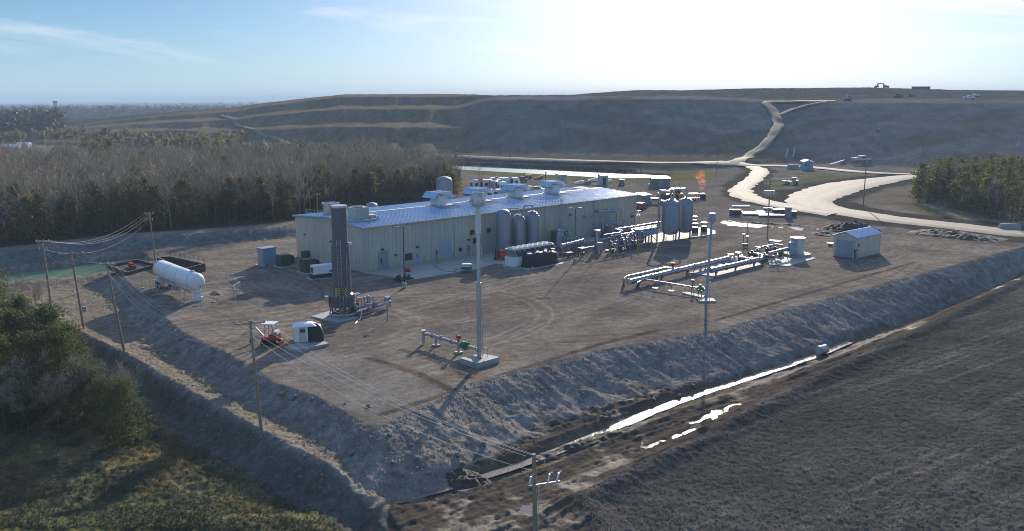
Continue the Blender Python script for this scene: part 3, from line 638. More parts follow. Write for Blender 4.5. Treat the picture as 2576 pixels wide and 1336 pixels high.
m.build('roof_railing', M_trim, bld)
ar, _ = fw(*Z2(1370, 185), BW/2); m = MB(); m.lathe([(1.5, 0), (1.55, .3), (1.2, .38), (.01, .4)], (ar, BW/2+1.5, roofz(BW/2)), 20); m.build('roof_hatch', M_white, bld)
for k in range(16):
    m = MB(); m.cyl((3+k*4.3, BW/2+.1, BH+RID), (3+k*4.3, BW/2+.1, BH+RID+.75), .02, n=5); m.build('lightning_rod', M_galv, bld)
# pipework fixed to the front wall on the right
m = MB(); zz = 4.7
a0, _ = fw(*Z2(1480, 470)); a1, _ = fw(*Z2(1735, 500)); aa, _ = fw(*Z2(1630, 520))
m.tube([(a0, -.05, 5.1), (a0, -.9, 5.1), (aa, -.9, 4.9), (aa+.6, -1.6, 4.5), (aa+.6, -1.6, 1.2)], .22, 10)
m.tube([(a0+3, -.05, 5.2), (a0+3, -.7, 5.2), (a1, -.7, 5.0), (a1, -.7, 3.2)], .07, 7)
m.tube([(a0-3.4, -.05, 4.3), (a0-3.4, -.6, 4.3), (aa-1, -.6, 3.9), (aa-1, -.6, 1)], .1, 8)
for x_ in (a0, a0-3.4): m.bb(x_-.35, x_+.35, -.3, -.065, 4.9 if x_ == a0 else 4.0, 5.5 if x_ == a0 else 4.6)
m.build('wall_pipework', M_galv, bld)

# concrete aprons and equipment slabs
def slab(name, pts, h, label=None):
    P = [Vector(p) for p in pts]; n = len(P); m = MB()
    m.add([(p.x, p.y, -.15) for p in P] + [(p.x, p.y, h) for p in P], [tuple(range(n, 2*n))] + [(i, (i+1) % n, n+(i+1) % n, n+i) for i in range(n)])
    o_ = m.build(name, M_conc); return tag(o_, kind='structure')
ap = [wl(.1, -.25)] + [G(*Z1(905, 1085))] ; 
slab('concrete_apron', [wl(-.3, -.1), wl(1.5, -7.9), G(*Z1(1300, 1192)), G(*Z1(2090, 1062)), G(*Z2(405, 1000)), G(*Z2(500, 1010)), wl(31.5, -.1)], .12)
slab('equipment_slab', [wl(31.6, -.1), wl(31.6, -4.6), wl(41, -5.0), wl(58, -5.4), wl(58, -.1)], .13)
# yellow bollards along the front
def bollard():
    t = thing('bollard', 'x', 'bollard', group='yellow steel bollards guarding the plant')
    m = MB(); m.lathe([(.09, -.1), (.09, 1.05), (.075, 1.12), (.04, 1.16), (.001, 1.175)], n=10); m.build('post', M_yel, t); return t
boll = bollard(); nb = 0
spots = [(Z1(1022, 1088), 'yellow bollard just left of the wide grey double door'), (Z1(1274, 1038), 'yellow bollard standing left of the dark wall window'), (Z1(1420, 1022), 'yellow bollard below the dark wall window, left of the pale blue door'), (Z1(1563, 1003), 'yellow bollard midway between the pale blue door and the roller door'),
 (Z1(1706, 985), 'left yellow bollard of the close pair by the roller door'), (Z1(1724, 978), 'right yellow bollard of the close pair by the roller door'), (Z1(1860, 938), 'yellow bollard to the right of the pale blue roller door'), (Z2(446, 1020), 'lone yellow bollard at the left end of the white chiller'),
 (Z2(1305, 960), 'yellow bollard just right of the far lamp post'), (Z2(1420, 940), 'yellow bollard left of the pale blue control cabinet on the pipe skid'), (Z2(1517, 920), 'yellow bollard in front of the pale blue control cabinet'), (Z2(1628, 900), 'yellow bollard right of the pale blue control cabinet'), (Z2(1714, 875), 'yellow bollard below the middle of the pipe skid'), (Z2(1793, 852), 'yellow bollard at the pipe skid under the bright bent pipes'),
 (Z2(1932, 858), 'left yellow bollard of the three under the blue exchanger box'), (Z2(1950, 838), 'middle yellow bollard of the three under the blue exchanger box'), (Z2(1978, 855), 'right yellow bollard of the three under the blue exchanger box'), ((1639, 617), 'yellow bollard between the blue exchanger box and the big tanks'), ((1675, 610), 'yellow bollard in front of the left big tank'), ((1694, 606), 'yellow bollard between the legs of the left big tank'), ((1765, 597), 'yellow bollard beside the black caged canister')]
for i, (s_, lab) in enumerate(spots):
    o_ = boll if i == 0 else copy_tree(boll); p = G(*s_); o_.location = p; o_['label'] = lab

# ------------------------------------------------------------------ tanks
def tank(name, label, group, p, r, h, cyl_, dome=.55, mat=None, extra=None):
    t = thing(name, label, 'tank', p, 0, group)
    m = MB(); prof = [(r*.98, .1), (r, .12), (r, cyl_)] + [(r*math.cos(a), cyl_+(h-cyl_)*math.sin(a)) for a in [math.pi/2*k/7 for k in range(1, 7)]] + [(.001, h)]
    m.lathe(prof, n=32); m.build('shell', mat or M_tank, t, 30)
    m = MB()
    for z in (cyl_*.33, cyl_*.66, cyl_): m.lathe([(r+.005, z-.03), (r+.025, z-.02), (r+.025, z+.02), (r+.005, z+.03)], n=32)
    m.build('weld_band', M_tank, t)
    m = MB(); m.lathe([(r+.25, 0), (r+.25, .18), (r*.9, .2), (r*.9, .0)], n=24); m.build('base_ring', M_conc, t)
    m = MB(); a = -1.1; m.cyl((r*math.cos(a), r*math.sin(a), .9), ((r+.3)*math.cos(a), (r+.3)*math.sin(a), .9), .34, n=14); m.build('manway', M_galv, t)
    return t
def topz(p, y): return GY(1288, y, p[1]).z
def tk(*a, **k): return tank(*a, **k)
pA = G(1266, 641); A = tk('storage_tank', 'tallest front tank, smooth domed blue grey steel, left of three', 'domed tanks along the front wall', pA, 1.33, 8.4, 7.5)
pB = G(1304, 634); B = tk('storage_tank', 'middle front tank, shorter domed steel with nozzles on top', 'domed tanks along the front wall', pB, 1.2, 6.9, 6.3)
pC = G(1339, 630); Cc = tk('storage_tank', 'right of the three front tanks, domed steel with tall bent pipe', 'domed tanks along the front wall', pC, 1.25, 7.3, 6.6)
for t, h in ((B, 6.9), (Cc, 7.3)):
    for dx, dy, s_ in ((0, 0, .28), (.6, -.2, .2), (-.6, .1, .18), (.2, .6, .18), (.3, -.7, .2)):
        m = MB(); m.lathe([(s_, 0), (s_, .32), (s_*1.6, .32), (s_*1.6, .42), (.01, .42)], (dx, dy, h-.22-.3*abs(dx)), 12); m.build('nozzle', M_galv, t)
m = MB(); m.tube([(0, 0, 7.0), (0, 0, 8.5), (-1.6, -.6, 8.5), (-1.6, -.6, .4)], .16, 8); m.build('vent_pipe', M_galv, Cc)
m = MB(); m.tube([(.2, .3, 6.8), (.2, .3, 8.1), (-2.0, .2, 8.1)], .09, 7); m.build('vent_pipe', M_galv, B)
m = MB(); m.tube([(1.3, -.3, 6.3), (1.5, -.3, 6.0), (1.5, -.3, .3)], .06, 6); m.build('drain_pipe', M_galv, Cc)
def behind(x, b):                             # ground point on bearing x, b metres behind the front wall plane
    a, _ = fw(x, 560, b); return wl(a, b)
p = behind(1119, BW+5.5); tk('storage_tank', 'tall domed steel tank rising behind the roof ridge', 'domed tanks behind the building', p, 1.72, topz(p, 443), topz(p, 443)-1.)
p = behind(936, BW+4.); tk('storage_tank', 'low domed tank just showing over the roof near the left end', 'domed tanks behind the building', p, 1.2, topz(p, 508), topz(p, 508)-.7)
for nm, x, y, lab in (('a', 1685, 603, 'nearer of the two big legged steel tanks with overhead pipe'), ('b', 1722, 598, 'farther of the two big legged steel tanks, right hand one')):
    p = G(x, y); t = thing('process_tank', lab, 'tank', p, 0, 'big legged tanks at the right end of the plant')
    r = 1.72 if nm == 'a' else 1.55; h = 8.1; m = MB()
    m.lathe([(.001, 1.0), (r*.5, 1.1), (r*.86, 1.4), (r, 1.8), (r, h-.75), (r*.9, h-.4), (r*.6, h-.12), (.001, h)], n=32); m.build('shell', M_tank, t, 30)
    for k in range(4):
        a_ = .6+k*math.pi/2; m = MB(); m.bb(-.12, .12, -.12, .12, 0, 2.2); l = m.build('leg', M_dgrey, t); l.location = ((r-.05)*math.cos(a_), (r-.05)*math.sin(a_), 0)
    for dx, dy in ((0, 0), (.7, .3), (-.6, -.6), (.5, -.8)):
        m = MB(); m.lathe([(.2, 0), (.2, .35), (.34, .35), (.34, .46), (.01, .46)], (dx, dy, h-.25-.2*math.hypot(dx, dy)), 12); m.build('nozzle', M_galv, t)
    m = MB()
    if nm == 'a': m.tube([(0, 0, h), (0, 0, 9.3), (-.3, .1, 9.6), (-1.9, .3, 9.6), (-2.3, .3, 9.2), (-2.3, .3, 2.6), (-2.6, .3, 2.2), (-5, .2, 2.2), (-5.4, .2, 1.8), (-5.4, .2, .2)], .24, 12)
    else: m.tube([(.2, 0, h), (.2, 0, 9.6), (-.2, 0, 9.9), (-2.3, -.6, 9.9), (-2.6, -.7, 9.5), (-2.6, -.7, 8.1)], .22, 12)
    m.build('overhead_pipe', M_steel, t)
    m = MB(); m.lathe([(.3, 0), (.34, .1), (.01, .1)], (r*.7, -r*.7, 2.3), 12); m.build('manway', M_galv, t)
slab('tank_slab', [G(1590, 618), G(1668, 610), G(1800, 590), G(1800, 582), G(1770, 572), G(1640, 590)], .14)
# ------------------------------------------------------------------ trees
M_bark = pmat('grey brown bark', (.12, .095, .075), .9, var=.25, scale=3.)
M_twig = pmat('bare twigs', (.37, .31, .22), .9, var=.25, scale=.6)
M_leafd = leafmat('dark conifer foliage', (.07, .088, .03), (.15, .15, .05), (.18, .15, .055), .4)
M_leafo = leafmat('olive foliage', (.085, .092, .028), (.165, .15, .05), (.12, .125, .042), .4)
M_leafn = leafmat('near thicket foliage', (.05, .08, .02), (.12, .14, .038), (.09, .10, .033), .4)
def rs(seed): return np.random.RandomState(seed)
def leaves(P, size, g, asp=.55, droop=0.):
    n = len(P); a = g.normal(size=(n, 3)); a[:, 2] -= droop; a /= np.linalg.norm(a, axis=1)[:, None]; b_ = np.cross(a, g.normal(size=(n, 3))); b_ /= np.linalg.norm(b_, axis=1)[:, None]
    s_ = (size*(.6+.8*g.rand(n)))[:, None]
    V = np.stack([P - b_*s_*asp*.5, P + a*s_, P + b_*s_*asp*.5, P - a*s_*.35], 1).reshape(-1, 3)
    return V, np.arange(len(V)).reshape(-1, 4)
def conifer_pts(h, r, ncl, nl, g, base=.12, power=.75, spread=.5):
    t = base + (1-base)*g.rand(ncl)**1.05; ang = g.rand(ncl)*6.283; lob = 1+.28*np.sin(3*ang+g.rand()*6)+.2*np.sin(7*t*6)
    rad = r*np.clip((1-t)/(1-base), 0, 1)**power*(.45+.6*g.rand(ncl)**.6)*lob*np.clip((t-base)/.12+.45, 0, 1)
    cpos = np.column_stack([rad*np.cos(ang), rad*np.sin(ang), t*h - .08*rad])
    cs = (.30+.35*g.rand(ncl))*spread
    k = np.repeat(np.arange(ncl), nl); P = cpos[k] + g.normal(size=(len(k), 3))*cs[k][:, None]*np.array([1, 1, .55]); P[:, 2] = np.clip(P[:, 2], .15, h*1.03)
    return P, cpos
def cone_segs(segs, n=4):
    V = []; Fq = []
    for p, q_, r0, r1 in segs:
        p = np.array(p); q_ = np.array(q_); d = q_-p; L = np.linalg.norm(d)
        if L < 1e-5: continue
        d /= L; u = np.cross(d, [0, 0, 1.]) if abs(d[2]) < .95 else np.cross(d, [1., 0, 0]); u /= np.linalg.norm(u); w_ = np.cross(d, u); o_ = len(V)
        for c_, r_ in ((p, r0), (q_, r1)):
            for i in range(n): a = 6.283*i/n; V.append(c_+r_*(u*math.cos(a)+w_*math.sin(a)))
        for i in range(n): Fq.append((o_+i, o_+(i+1) % n, o_+n+(i+1) % n, o_+n+i))
    return np.array(V), np.array(Fq)
def bare_geo(h, seed, n1=13, n2=5, n3=5, tw=.045, crown=.34):
    g = rs(seed); segs = []; tips = []
    pts = [np.array([0, 0, -.3])]
    for k in range(1, 6): pts.append(np.array([.25*g.normal(), .25*g.normal(), h*.17*k])*np.array([k*.35, k*.35, 1]))
    for k in range(5): segs.append((pts[k], pts[k+1], .16*(1-k*.16)*h/11, .16*(1-(k+1)*.16)*h/11))
    for i in range(n1):
        t = .22+.75*g.rand(); k = min(int(t*5), 4); b0 = pts[k]+(pts[k+1]-pts[k])*(t*5-k); a = g.rand()*6.283; L = h*crown*(1.1-.55*t)*(.7+.6*g.rand())
        d = np.array([math.cos(a)*.75, math.sin(a)*.75, .75+.5*g.rand()]); d /= np.linalg.norm(d); e = b0+d*L; segs.append((b0, e, .055, .02))
        for j in range(n2):
            s_ = .35+.65*g.rand(); c0 = b0+d*L*s_; d2 = d+g.normal(size=3)*.5; d2[2] += .25; d2 /= np.linalg.norm(d2); L2 = L*.45*(.6+.6*g.rand()); c1 = c0+d2*L2; segs.append((c0, c1, .022, .01))
            for _ in range(n3):
                s2 = .2+.8*g.rand(); d3 = d2+g.normal(size=3)*.55; d3[2] += .2; d3 /= np.linalg.norm(d3); tips.append((c0+d2*L2*s2, d3, .6+.7*g.rand()))
    V, Fq = cone_segs(segs, 3)
    P = np.array([t[0] for t in tips]); D = np.array([t[1] for t in tips]); L = np.array([t[2] for t in tips])[:, None]
    sd_ = np.cross(D, g.normal(size=D.shape)); sd_ /= np.linalg.norm(sd_, axis=1)[:, None]
    V2 = np.stack([P-sd_*tw*.5, P+sd_*tw*.5, P+D*L+sd_*tw*.25, P+D*L-sd_*tw*.25], 1).reshape(-1, 3)
    return (V, Fq), (V2, np.arange(len(V2)).reshape(-1, 4))
def split_tree(name, label, cat, group, trunk, crown, mt, mc):
    t = thing(name, label, cat, (0, 0, 0), 0, group)
    meshobj('trunk', trunk[0], trunk[1], mt, t); meshobj('crown', crown[0], crown[1], mc, t); return t
def conifer(name, label, group, h, r, seed, ncl, nl, size, mat, base=.1, power=.75, spread=1.):
    g = rs(seed); P, cp = conifer_pts(h, r, ncl, nl, g, base, power, spread); V, Fq = leaves(P, np.full(len(P), size), g, .6, .15)
    segs = [((0, 0, -.4), (.05, 0, h*.5), .022*h, .014*h), ((.05, 0, h*.5), (0, 0, h*.95), .014*h, .003*h)]
    for c_ in cp[:40]: segs.append(((0, 0, max(c_[2]-.25*np.hypot(c_[0], c_[1]), .3)), tuple(c_), .03, .012))
    return split_tree(name, label, 'tree', group, cone_segs(segs, 5), (V, Fq), M_bark, mat)
def inside(P, x, y): return sdpoly(np.array([x]), np.array([y]), P)[0] < 0
def place(proto, used, x, y, s_, g, z=None):
    o_ = copy_tree(proto) if proto.get('used') else proto; proto['used'] = 1
    if 'used' in o_ and o_ is not proto: del o_['used']
    o_.location = (x, y, (hz(x, y) if z is None else z)-.05); o_.rotation_euler = (0, 0, g.rand()*6.283); o_.scale = (s_*(.9+.2*g.rand()), s_*(.9+.2*g.rand()), s_); return o_
protos = []
g = rs(77)
# wood behind the plant: dark conifers along the near edge, bare trees behind
con = [conifer('conifer_tree', 'dark green conifer at the near edge of the wood behind the plant', 'dark conifers along the edge of the wood', 8.5, 2.1 + .25*(i % 3), 300+i, 120, 9, .40, M_leafd if i % 3 else M_leafo, .06, .7, 1.) for i in range(6)]
front = [G(-330,676), G(-120,655), G(0,640), G(150,623), G(300,606), G(520,586), G(740,569), G(850,540), G(960,520), G(1080,506), G(1165,499)]
def along(pts, s_):
    L = [(b_-a).length for a, b_ in zip(pts[:-1], pts[1:])]; T = sum(L)*s_
    for a, b_, l in zip(pts[:-1], pts[1:], L):
        if T <= l: return a+(b_-a)*(T/l), (b_-a).normalized()
        T -= l
    return pts[-1], (pts[-1]-pts[-2]).normalized()
for i in range(150):
    p, d = along(front, (i+.5*g.rand())/150); n_ = Vector((-d.y, d.x, 0)); off = 1. + 15*g.rand()**1.4; p = p+n_*off
    place(con[g.randint(6)], 0, p.x, p.y, .42+.68*g.rand()**1.4+.014*off, g)
bare_ = []
for i in range(6):
    h = 10.5+.6*i; T, K = bare_geo(h, 500+i); bare_.append(split_tree('bare_tree', 'leafless grey brown tree in the wood behind the plant', 'tree', 'bare trees of the wood behind the plant', T, K, M_bark, M_twig))
WOOD = [tuple(v[:2]) for v in front] + [(-6,268), (-20,290), (-45,312), (-110,300), (-200,300), (-300,310), (-300,120), (-170,130)]
pts = []
while len(pts) < 1900:
    x = -250+250*g.rand(); y = 135+180*g.rand()
    if inside(WOOD, x, y) and x/y > -.80:
        s0 = sdpoly(np.array([x]), np.array([y]), WOOD)[0]
        if -s0 > 5 or g.rand() < .3: pts.append((x, y))
pts.sort(key=lambda p: p[1])
near_ = pts[:430]; pick_ = [pts[i] for i in range(0, len(pts))]
vis = [p for p in pick_ if abs(p[0]/p[1]) < .6]
ind = set(); step_ = max(1, len(vis)//290)
for k in range(0, len(vis), step_):
    if len(ind) < 290: ind.add(vis[k])
for p in ind: place(bare_[g.randint(6)], 0, p[0], p[1], .75+.4*g.rand(), g)
rest = [p for p in pts if p not in ind]
def mass(name, geos, pts_, mat, smin, smax, g, zf=None):
    Vs = []; Fs = []; o_ = 0
    zz = land(np.array([p[0] for p in pts_]), np.array([p[1] for p in pts_]), False)
    for i, p in enumerate(pts_):
        V, Fq = geos[g.randint(len(geos))]; a = g.rand()*6.283; s_ = smin+(smax-smin)*g.rand(); co, si = math.cos(a)*s_, math.sin(a)*s_
        Vs.append(np.column_stack([V[:, 0]*co-V[:, 1]*si+p[0], V[:, 0]*si+V[:, 1]*co+p[1], V[:, 2]*s_+zz[i]-.05])); Fs.append(Fq+o_); o_ += len(V)
    o_ = meshobj(name, np.concatenate(Vs), np.concatenate(Fs), mat); return tag(o_, kind='stuff')
simp = []
for i in range(5):
    (V, Fq), (V2, F2) = bare_geo(10.5+.5*i, 540+i, 10, 4, 4, .07); simp.append((np.concatenate([V, V2]), np.concatenate([Fq, F2+len(V)])))
tag(mass('wood', simp, rest, M_twig, .75, 1.15, g), 'rest of the leafless wood behind the plant', 'wood')
# a few dark conifers standing among the bare trees
con2 = [conifer('pine_tree', 'dark pine standing up among the bare trees of the wood', 'dark pines among the bare trees', 12.5, 3.0, 340+i, 150, 9, .5, M_leafd, .18, .6, 1.3) for i in range(2)]
for i in range(40):
    x, y = pts[g.randint(len(pts))]; place(con2[i % 2], 0, x, y, .6+.35*g.rand(), g)
for x, yb, yt in ((238,352,318+44), (214,380,358), (270,372,345), (500,380,360), (545,385,362), (760,402,372), (820,408,375)):
    Y_ = 262 + 25*g.rand(); p = GY(x, yt, Y_); place(con2[g.randint(2)], 0, p.x, p.y, max(.75, min(p.z/12.5, 1.1)), g)
# low scrub and conifers right of the tall tank
for i in range(14):
    p = G(1085+90*g.rand(), 470+18*g.rand()); place(con[g.randint(6)], 0, p.x, p.y, .7+.35*g.rand(), g)

# grove at the right edge
gro = [conifer('evergreen_tree', 'olive green tree in the grove beside the loop road', 'olive trees of the grove on the right', 9.0, 2.2, 380+i, 130, 8, .42, M_leafo, .04, .5, 1.1) for i in range(4)]
groT = [bare_geo(8.5, 560+i, 14, 5, 5, .06, .28) for i in range(2)]
groB = [split_tree('bare_tree', 'thin bare tree among the olive green grove on the right', 'tree', 'bare trees of the grove on the right', T, K, M_bark, M_twig) for T, K in groT]
GROVE = W2([(2302,500),(2315,522),(2420,542),(2576,562),(2800,585),(2900,500),(2800,470),(2576,455),(2400,455),(2320,465)])
k = 0
while k < 190:
    x = 85+110*g.rand(); y = 185+105*g.rand()
    if inside(GROVE, x, y): place(groB[k % 2] if k % 4 == 0 else gro[g.randint(4)], 0, x, y, .8+.4*g.rand(), g); k += 1

# near thicket on the left
nearc = [conifer('conifer_tree', 'tall dense green conifer in the near left thicket', 'tall conifers of the near left thicket', 11.0, 3.1, 400+i, 420, 16, .26, M_leafn, .10, .5, 1.05) for i in range(3)]
for x, y, z, s_ in ((20,1075,-5.4,1.0),(95,1062,-5.4,.98),(165,1050,-5.3,.95),(60,1010,-5,1.05),(135,985,-4.8,1.0),(-40,1040,-5,1.1),(0,960,-4.6,1.05),(70,930,-4.4,.95),(-60,930,-4.5,1.1),(-120,1000,-5,1.1),(185,1000,-5,.86),(-130,900,-4,1.1)):
    p = hit(x, y); place(nearc[g.randint(3)], 0, p.x, p.y, s_*(.85+.12*g.rand()), g)
bush = [conifer('bushy_tree', 'x', 'bushy young trees in front of the near left thicket', 6.0, 2.3, 420+i, 300, 16, .2, M_leafn, .06, .42, .85) for i in range(2)]
for i, (x, y, z, s_, lab) in enumerate(((312,1105,-5.5,.95,'lone bushy green tree, frontmost and rightmost of the near thicket'),(268,1080,-5.5,.85,'bushy tree close behind the lone front tree of the thicket'),(225,1062,-5.4,.95,'bushy tree in front of the tall conifers, left of the lone front tree'))):
    p = hit(x, y); o_ = place(bush[i % 2], 0, p.x, p.y, s_, g); o_['label'] = lab
nb_ = [split_tree('bare_tree', 'thin leafless tree mixed into the near left thicket', 'tree', 'bare trees of the near left thicket', *bare_geo(8.5, 580+i, 16, 6, 6, .03), M_bark, M_twig) for i in range(2)]
for i, (x, y, z) in enumerate(((40,1080,-5.4),(110,1078,-5.4),(75,860,-4.),(20,850,-4.),(180,1065,-5.4),(285,1045,-5),(50,800,-3.),(90,790,-3.),(10,790,-3.),(130,1070,0),(205,1072,0),(240,1068,0),(150,1085,0),(70,1092,0),(15,1095,0),(295,1075,0),(330,1060,0),(120,900,0),(170,960,0))):
    p = hit(x, y); place(nb_[i % 2], 0, p.x, p.y, .55+.35*g.rand(), g)
# leaning conifer whose boughs enter at the left edge
p = hit(-25, 745); o_ = place(bush[0], 0, p.x, p.y, 1.05, g); o_['label'] = 'olive tree cut by the left edge beside the green pond'

# far forest on the plain, low trees by the far clearing
def blob(h, r, seed, n=42):
    g_ = rs(seed); P, _ = conifer_pts(h, r, n, 1, g_, .1, .45, 2.); return leaves(P, np.full(len(P), 2.3), g_, .8)
bl = [blob(10+1.5*i, 4.+.4*i, 600+i) for i in range(5)]
fp = []
while len(fp) < 7000:
    Y_ = 640*(6.5**g.rand()); u = -.72+.66*g.rand(); x = u*Y_
    h_, t_, xd_, k_ = hill(np.array([x]), np.array([Y_]))
    if (xd_[0] < 860) and h_[0] < 1.2 and (t_[0] < -25 or t_[0] > 600 or xd_[0] < 150) and not (Y_ < 730 and vn(np.array([x/60]), np.array([Y_/60]), 9)[0] > .45): fp.append((x, Y_))
tag(mass('far_forest', bl, fp, leafmat('far forest foliage', (.035, .042, .024), (.07, .062, .045), (.06, .055, .04)), .6, 1.25, g), 'far forest covering the plain', 'forest')
fp2 = []
while len(fp2) < 260:
    Y_ = 318+330*g.rand(); u = -.62+.42*g.rand(); x = u*Y_
    if vn(np.array([x/45]), np.array([Y_/45]), 19)[0] > .62 and hill(np.array([x]), np.array([Y_]))[0][0] < .5: fp2.append((x, Y_))
shr = [blob(6, 2.6, 620+i, 40) for i in range(3)]
tag(mass('scrub', shr, fp2, M_leafd, .5, 1.1, g), 'scattered scrub trees on the plain', 'scrub')
# reeds along the far bank of the canal, grass and weeds on the near field
def tufts(name, pts_, zf, hmin, hmax, wd, mat, lean=.5):
    n = len(pts_); P = np.array(pts_); z = land(P[:, 0], P[:, 1], True); a = g.rand(n)*6.283; h_ = hmin+(hmax-hmin)*g.rand(n)
    b0 = np.column_stack([P[:, 0], P[:, 1], z-.03]); sd_ = np.column_stack([np.cos(a), np.sin(a), 0*a])*(wd*(.6+.8*g.rand(n)))[:, None]
    tip = b0+np.column_stack([g.normal(size=n)*lean*h_, g.normal(size=n)*lean*h_, h_])
    V = np.stack([b0-sd_, b0+sd_, tip+sd_*.25, tip-sd_*.25], 1).reshape(-1, 3); return tag(meshobj(name, V, np.arange(len(V)).reshape(-1, 4), mat), kind='stuff')
cl = np.array(CANAL[:6]); rp = []
for i in range(5200):
    t = g.rand()*4.2; k = int(t); q_ = cl[k]+(cl[k+1]-cl[k])*(t-k); rp.append((q_[0]+g.normal()*2., q_[1]+1.5+3*g.rand()))
tufts('reeds', rp, 0, .4, 1.1, .3, pmat('dry reeds', (.17, .115, .07), .9, var=.3, scale=.3), .2)
gp = []
while len(gp) < 80000:
    Y_ = 58+46*g.rand()**1.6; x = (-.66+.62*g.rand())*Y_
    gp.append((x, Y_))
gp = np.array(gp); dB_ = sdpoly(gp[:, 0], gp[:, 1], BERM); dF_ = sdpoly(gp[:, 0], gp[:, 1], FIELD); dP_ = sdpoly(gp[:, 0], gp[:, 1], PAD)
dens = fbm(gp[:, 0]/4, gp[:, 1]/4, 191); ok = (dB_ < -3.4) & (dF_ > 0) & (dP_ > 8) & (g.rand(len(gp)) < .25+1.2*np.clip(dens-.35, 0, .6))
Mg = pmat('field weeds', (.07, .08, .032), .9, var=.3, scale=.35, col2=(.12, .105, .048))
tufts('grass', gp[ok], 0, .06, .22, .045, Mg, .8)
# loose stones on the banks and clods on the fields
def stones(name, n, pick, smin, smax, mat):
    P = []
    while len(P) < n:
        xy = pick(4000); P += list(xy)
    P = np.array(P[:n]); z = land(P[:, 0], P[:, 1], True); s_ = smin+(smax-smin)*g.rand(n)**3; base = np.array([[-1,-.6,-.2],[.9,-.7,-.2],[.8,.8,-.2],[-.7,.9,-.2],[-.5,-.3,.7],[.45,-.25,.6],[.3,.45,.75],[-.4,.4,.55]])
    B = base[None]*(1+.25*g.normal(size=(n, 8, 1)))*s_[:, None, None]; a = g.rand(n)*6.283; ca, sa = np.cos(a)[:, None], np.sin(a)[:, None]
    V = np.stack([B[..., 0]*ca-B[..., 1]*sa+P[:, 0:1], B[..., 0]*sa+B[..., 1]*ca+P[:, 1:2], B[..., 2]+z[:, None]], -1).reshape(-1, 3)
    F0 = np.array([[4,5,6,7],[0,1,5,4],[1,2,6,5],[2,3,7,6],[3,0,4,7]]); return tag(meshobj(name, V, (F0[None]+8*np.arange(n)[:, None, None]).reshape(-1, 4), mat), kind='stuff')
def bankpick(n):
    y = 64+110*g.rand(n)**1.5; x = (-.6+1.25*g.rand(n))*y; d = sdpoly(x, y, PAD); k = (d > .1) & (d < 8.) & (g.rand(n) < .9-.1*d); return np.column_stack([x, y])[k]
def fieldpick(n):
    y = 58+70*g.rand(n)**1.3; x = (-.1+.75*g.rand(n))*y; k = sdpoly(x, y, FIELD) < 0; return np.column_stack([x, y])[k]
stones('stones', 16000, bankpick, .03, .13, pmat('bank stones', (.20, .19, .17), .9, var=.35, scale=.7)); stones('clods', 26000, fieldpick, .03, .10, pmat('field clods', (.09, .084, .075), .95, var=.4, scale=.6))
# ------------------------------------------------------------------ equipment in the yard
rnd = random.Random(12)
def cv(ox, oy, k): return lambda x, y: ((ox + x/k)*.7432, (oy + y/k)*.7432)
K4, K5, K6, K7, KP, KF, KS, K3, KH = cv(300, 830, 6.133), cv(850, 650, 2.2267), cv(0, 680, 2.1544), cv(1350, 580, 1.8556), cv(2100, 860, 5.152), cv(2500, 770, 8.907), cv(1850, 700, 5.7244), cv(2050, 600, 4.453), cv(2500, 250, 2.6667)
def part(name, mat, parent, fn, ang=38):
    m = MB(); fn(m); return m.build(name, mat, parent, ang)
def loc2(t, p):                                             # world point -> local frame of an unscaled thing
    d = Vector(p)-t.location; c, s_ = math.cos(-t.rotation_euler.z), math.sin(-t.rotation_euler.z); return Vector((d.x*c-d.y*s_, d.x*s_+d.y*c, d.z))
def wheel(parent, p, r, w_, ax='y', name='wheel'):
    d = Vector((0, w_/2, 0)) if ax == 'y' else Vector((w_/2, 0, 0)); p = Vector(p)
    o_ = part('tyre', M_rubber, None, lambda m: m.cyl(p-d, p+d, r, n=16)); o_.name = name; o_.parent = parent
    part('rim', M_galv, o_, lambda m: m.cyl(p-d*1.06, p+d*1.06, r*.55, n=12)); return o_

# tank trailer
pa, pb = G(*K4(1500, 480), 2.75), G(*K4(2230, 760), 2.75); az = math.atan2(pb.y-pa.y, pb.x-pa.x); L = (pb-pa).length
tr = thing('tank_trailer', 'long white tank trailer parked by the open basins inside wire fencing', 'trailer', ((pa.x+pb.x)/2, (pa.y+pb.y)/2, 0), az)
def tb(m):
    r = 1.28; prof = [(.001, -L/2-.75), (r*.55, -L/2-.62), (r*.86, -L/2-.35), (r, -L/2+.1), (r, L/2-.1), (r*.86, L/2+.35), (r*.55, L/2+.62), (.001, L/2+.75)]
    n = 32; q0 = len(m.v); m.lathe(prof, n=n); m.v = m.v[:q0] + [(v[2], v[1], v[0]*-1+2.75) for v in m.v[q0:]]; m.f = [tuple(reversed(f)) for f in m.f]
part('tank_shell', M_white, tr, tb, 50)
for k in range(4): part('tank_band', M_trim, tr, lambda m: [m.cyl((-L/2+.4+k*(L-.8)/3-.05, 0, 2.75), (-L/2+.4+k*(L-.8)/3+.05, 0, 2.75), 1.3, n=32)])
part('top_hatch', M_galv, tr, lambda m: m.lathe([(.35, 3.95), (.35, 4.18), (.01, 4.22)], (L/2-1.2, 0, 0), 14))
part('frame', M_trim, tr, lambda m: [m.bb(-L/2, L/2-.5, s_*.5-.08, s_*.5+.08, 1.05, 1.4) for s_ in (-1, 1)] + [m.bb(-L/2+.3, -L/2+3.4, -.9, .9, 1.0, 1.15)])
for x_ in (-L/2+.9, -L/2+2.2):
    for s_ in (-1, 1): wheel(tr, (x_, s_*.95, .52), .52, .45)
for s_ in (-1, 1): part('fender', M_trim, tr, lambda m: [m.bb(-L/2+.2, -L/2+2.9, s_*.95-.28, s_*.95+.28, 1.12, 1.2), m.bb(-L/2+2.85, -L/2+2.92, s_*.95-.28, s_*.95+.28, .5, 1.2)])
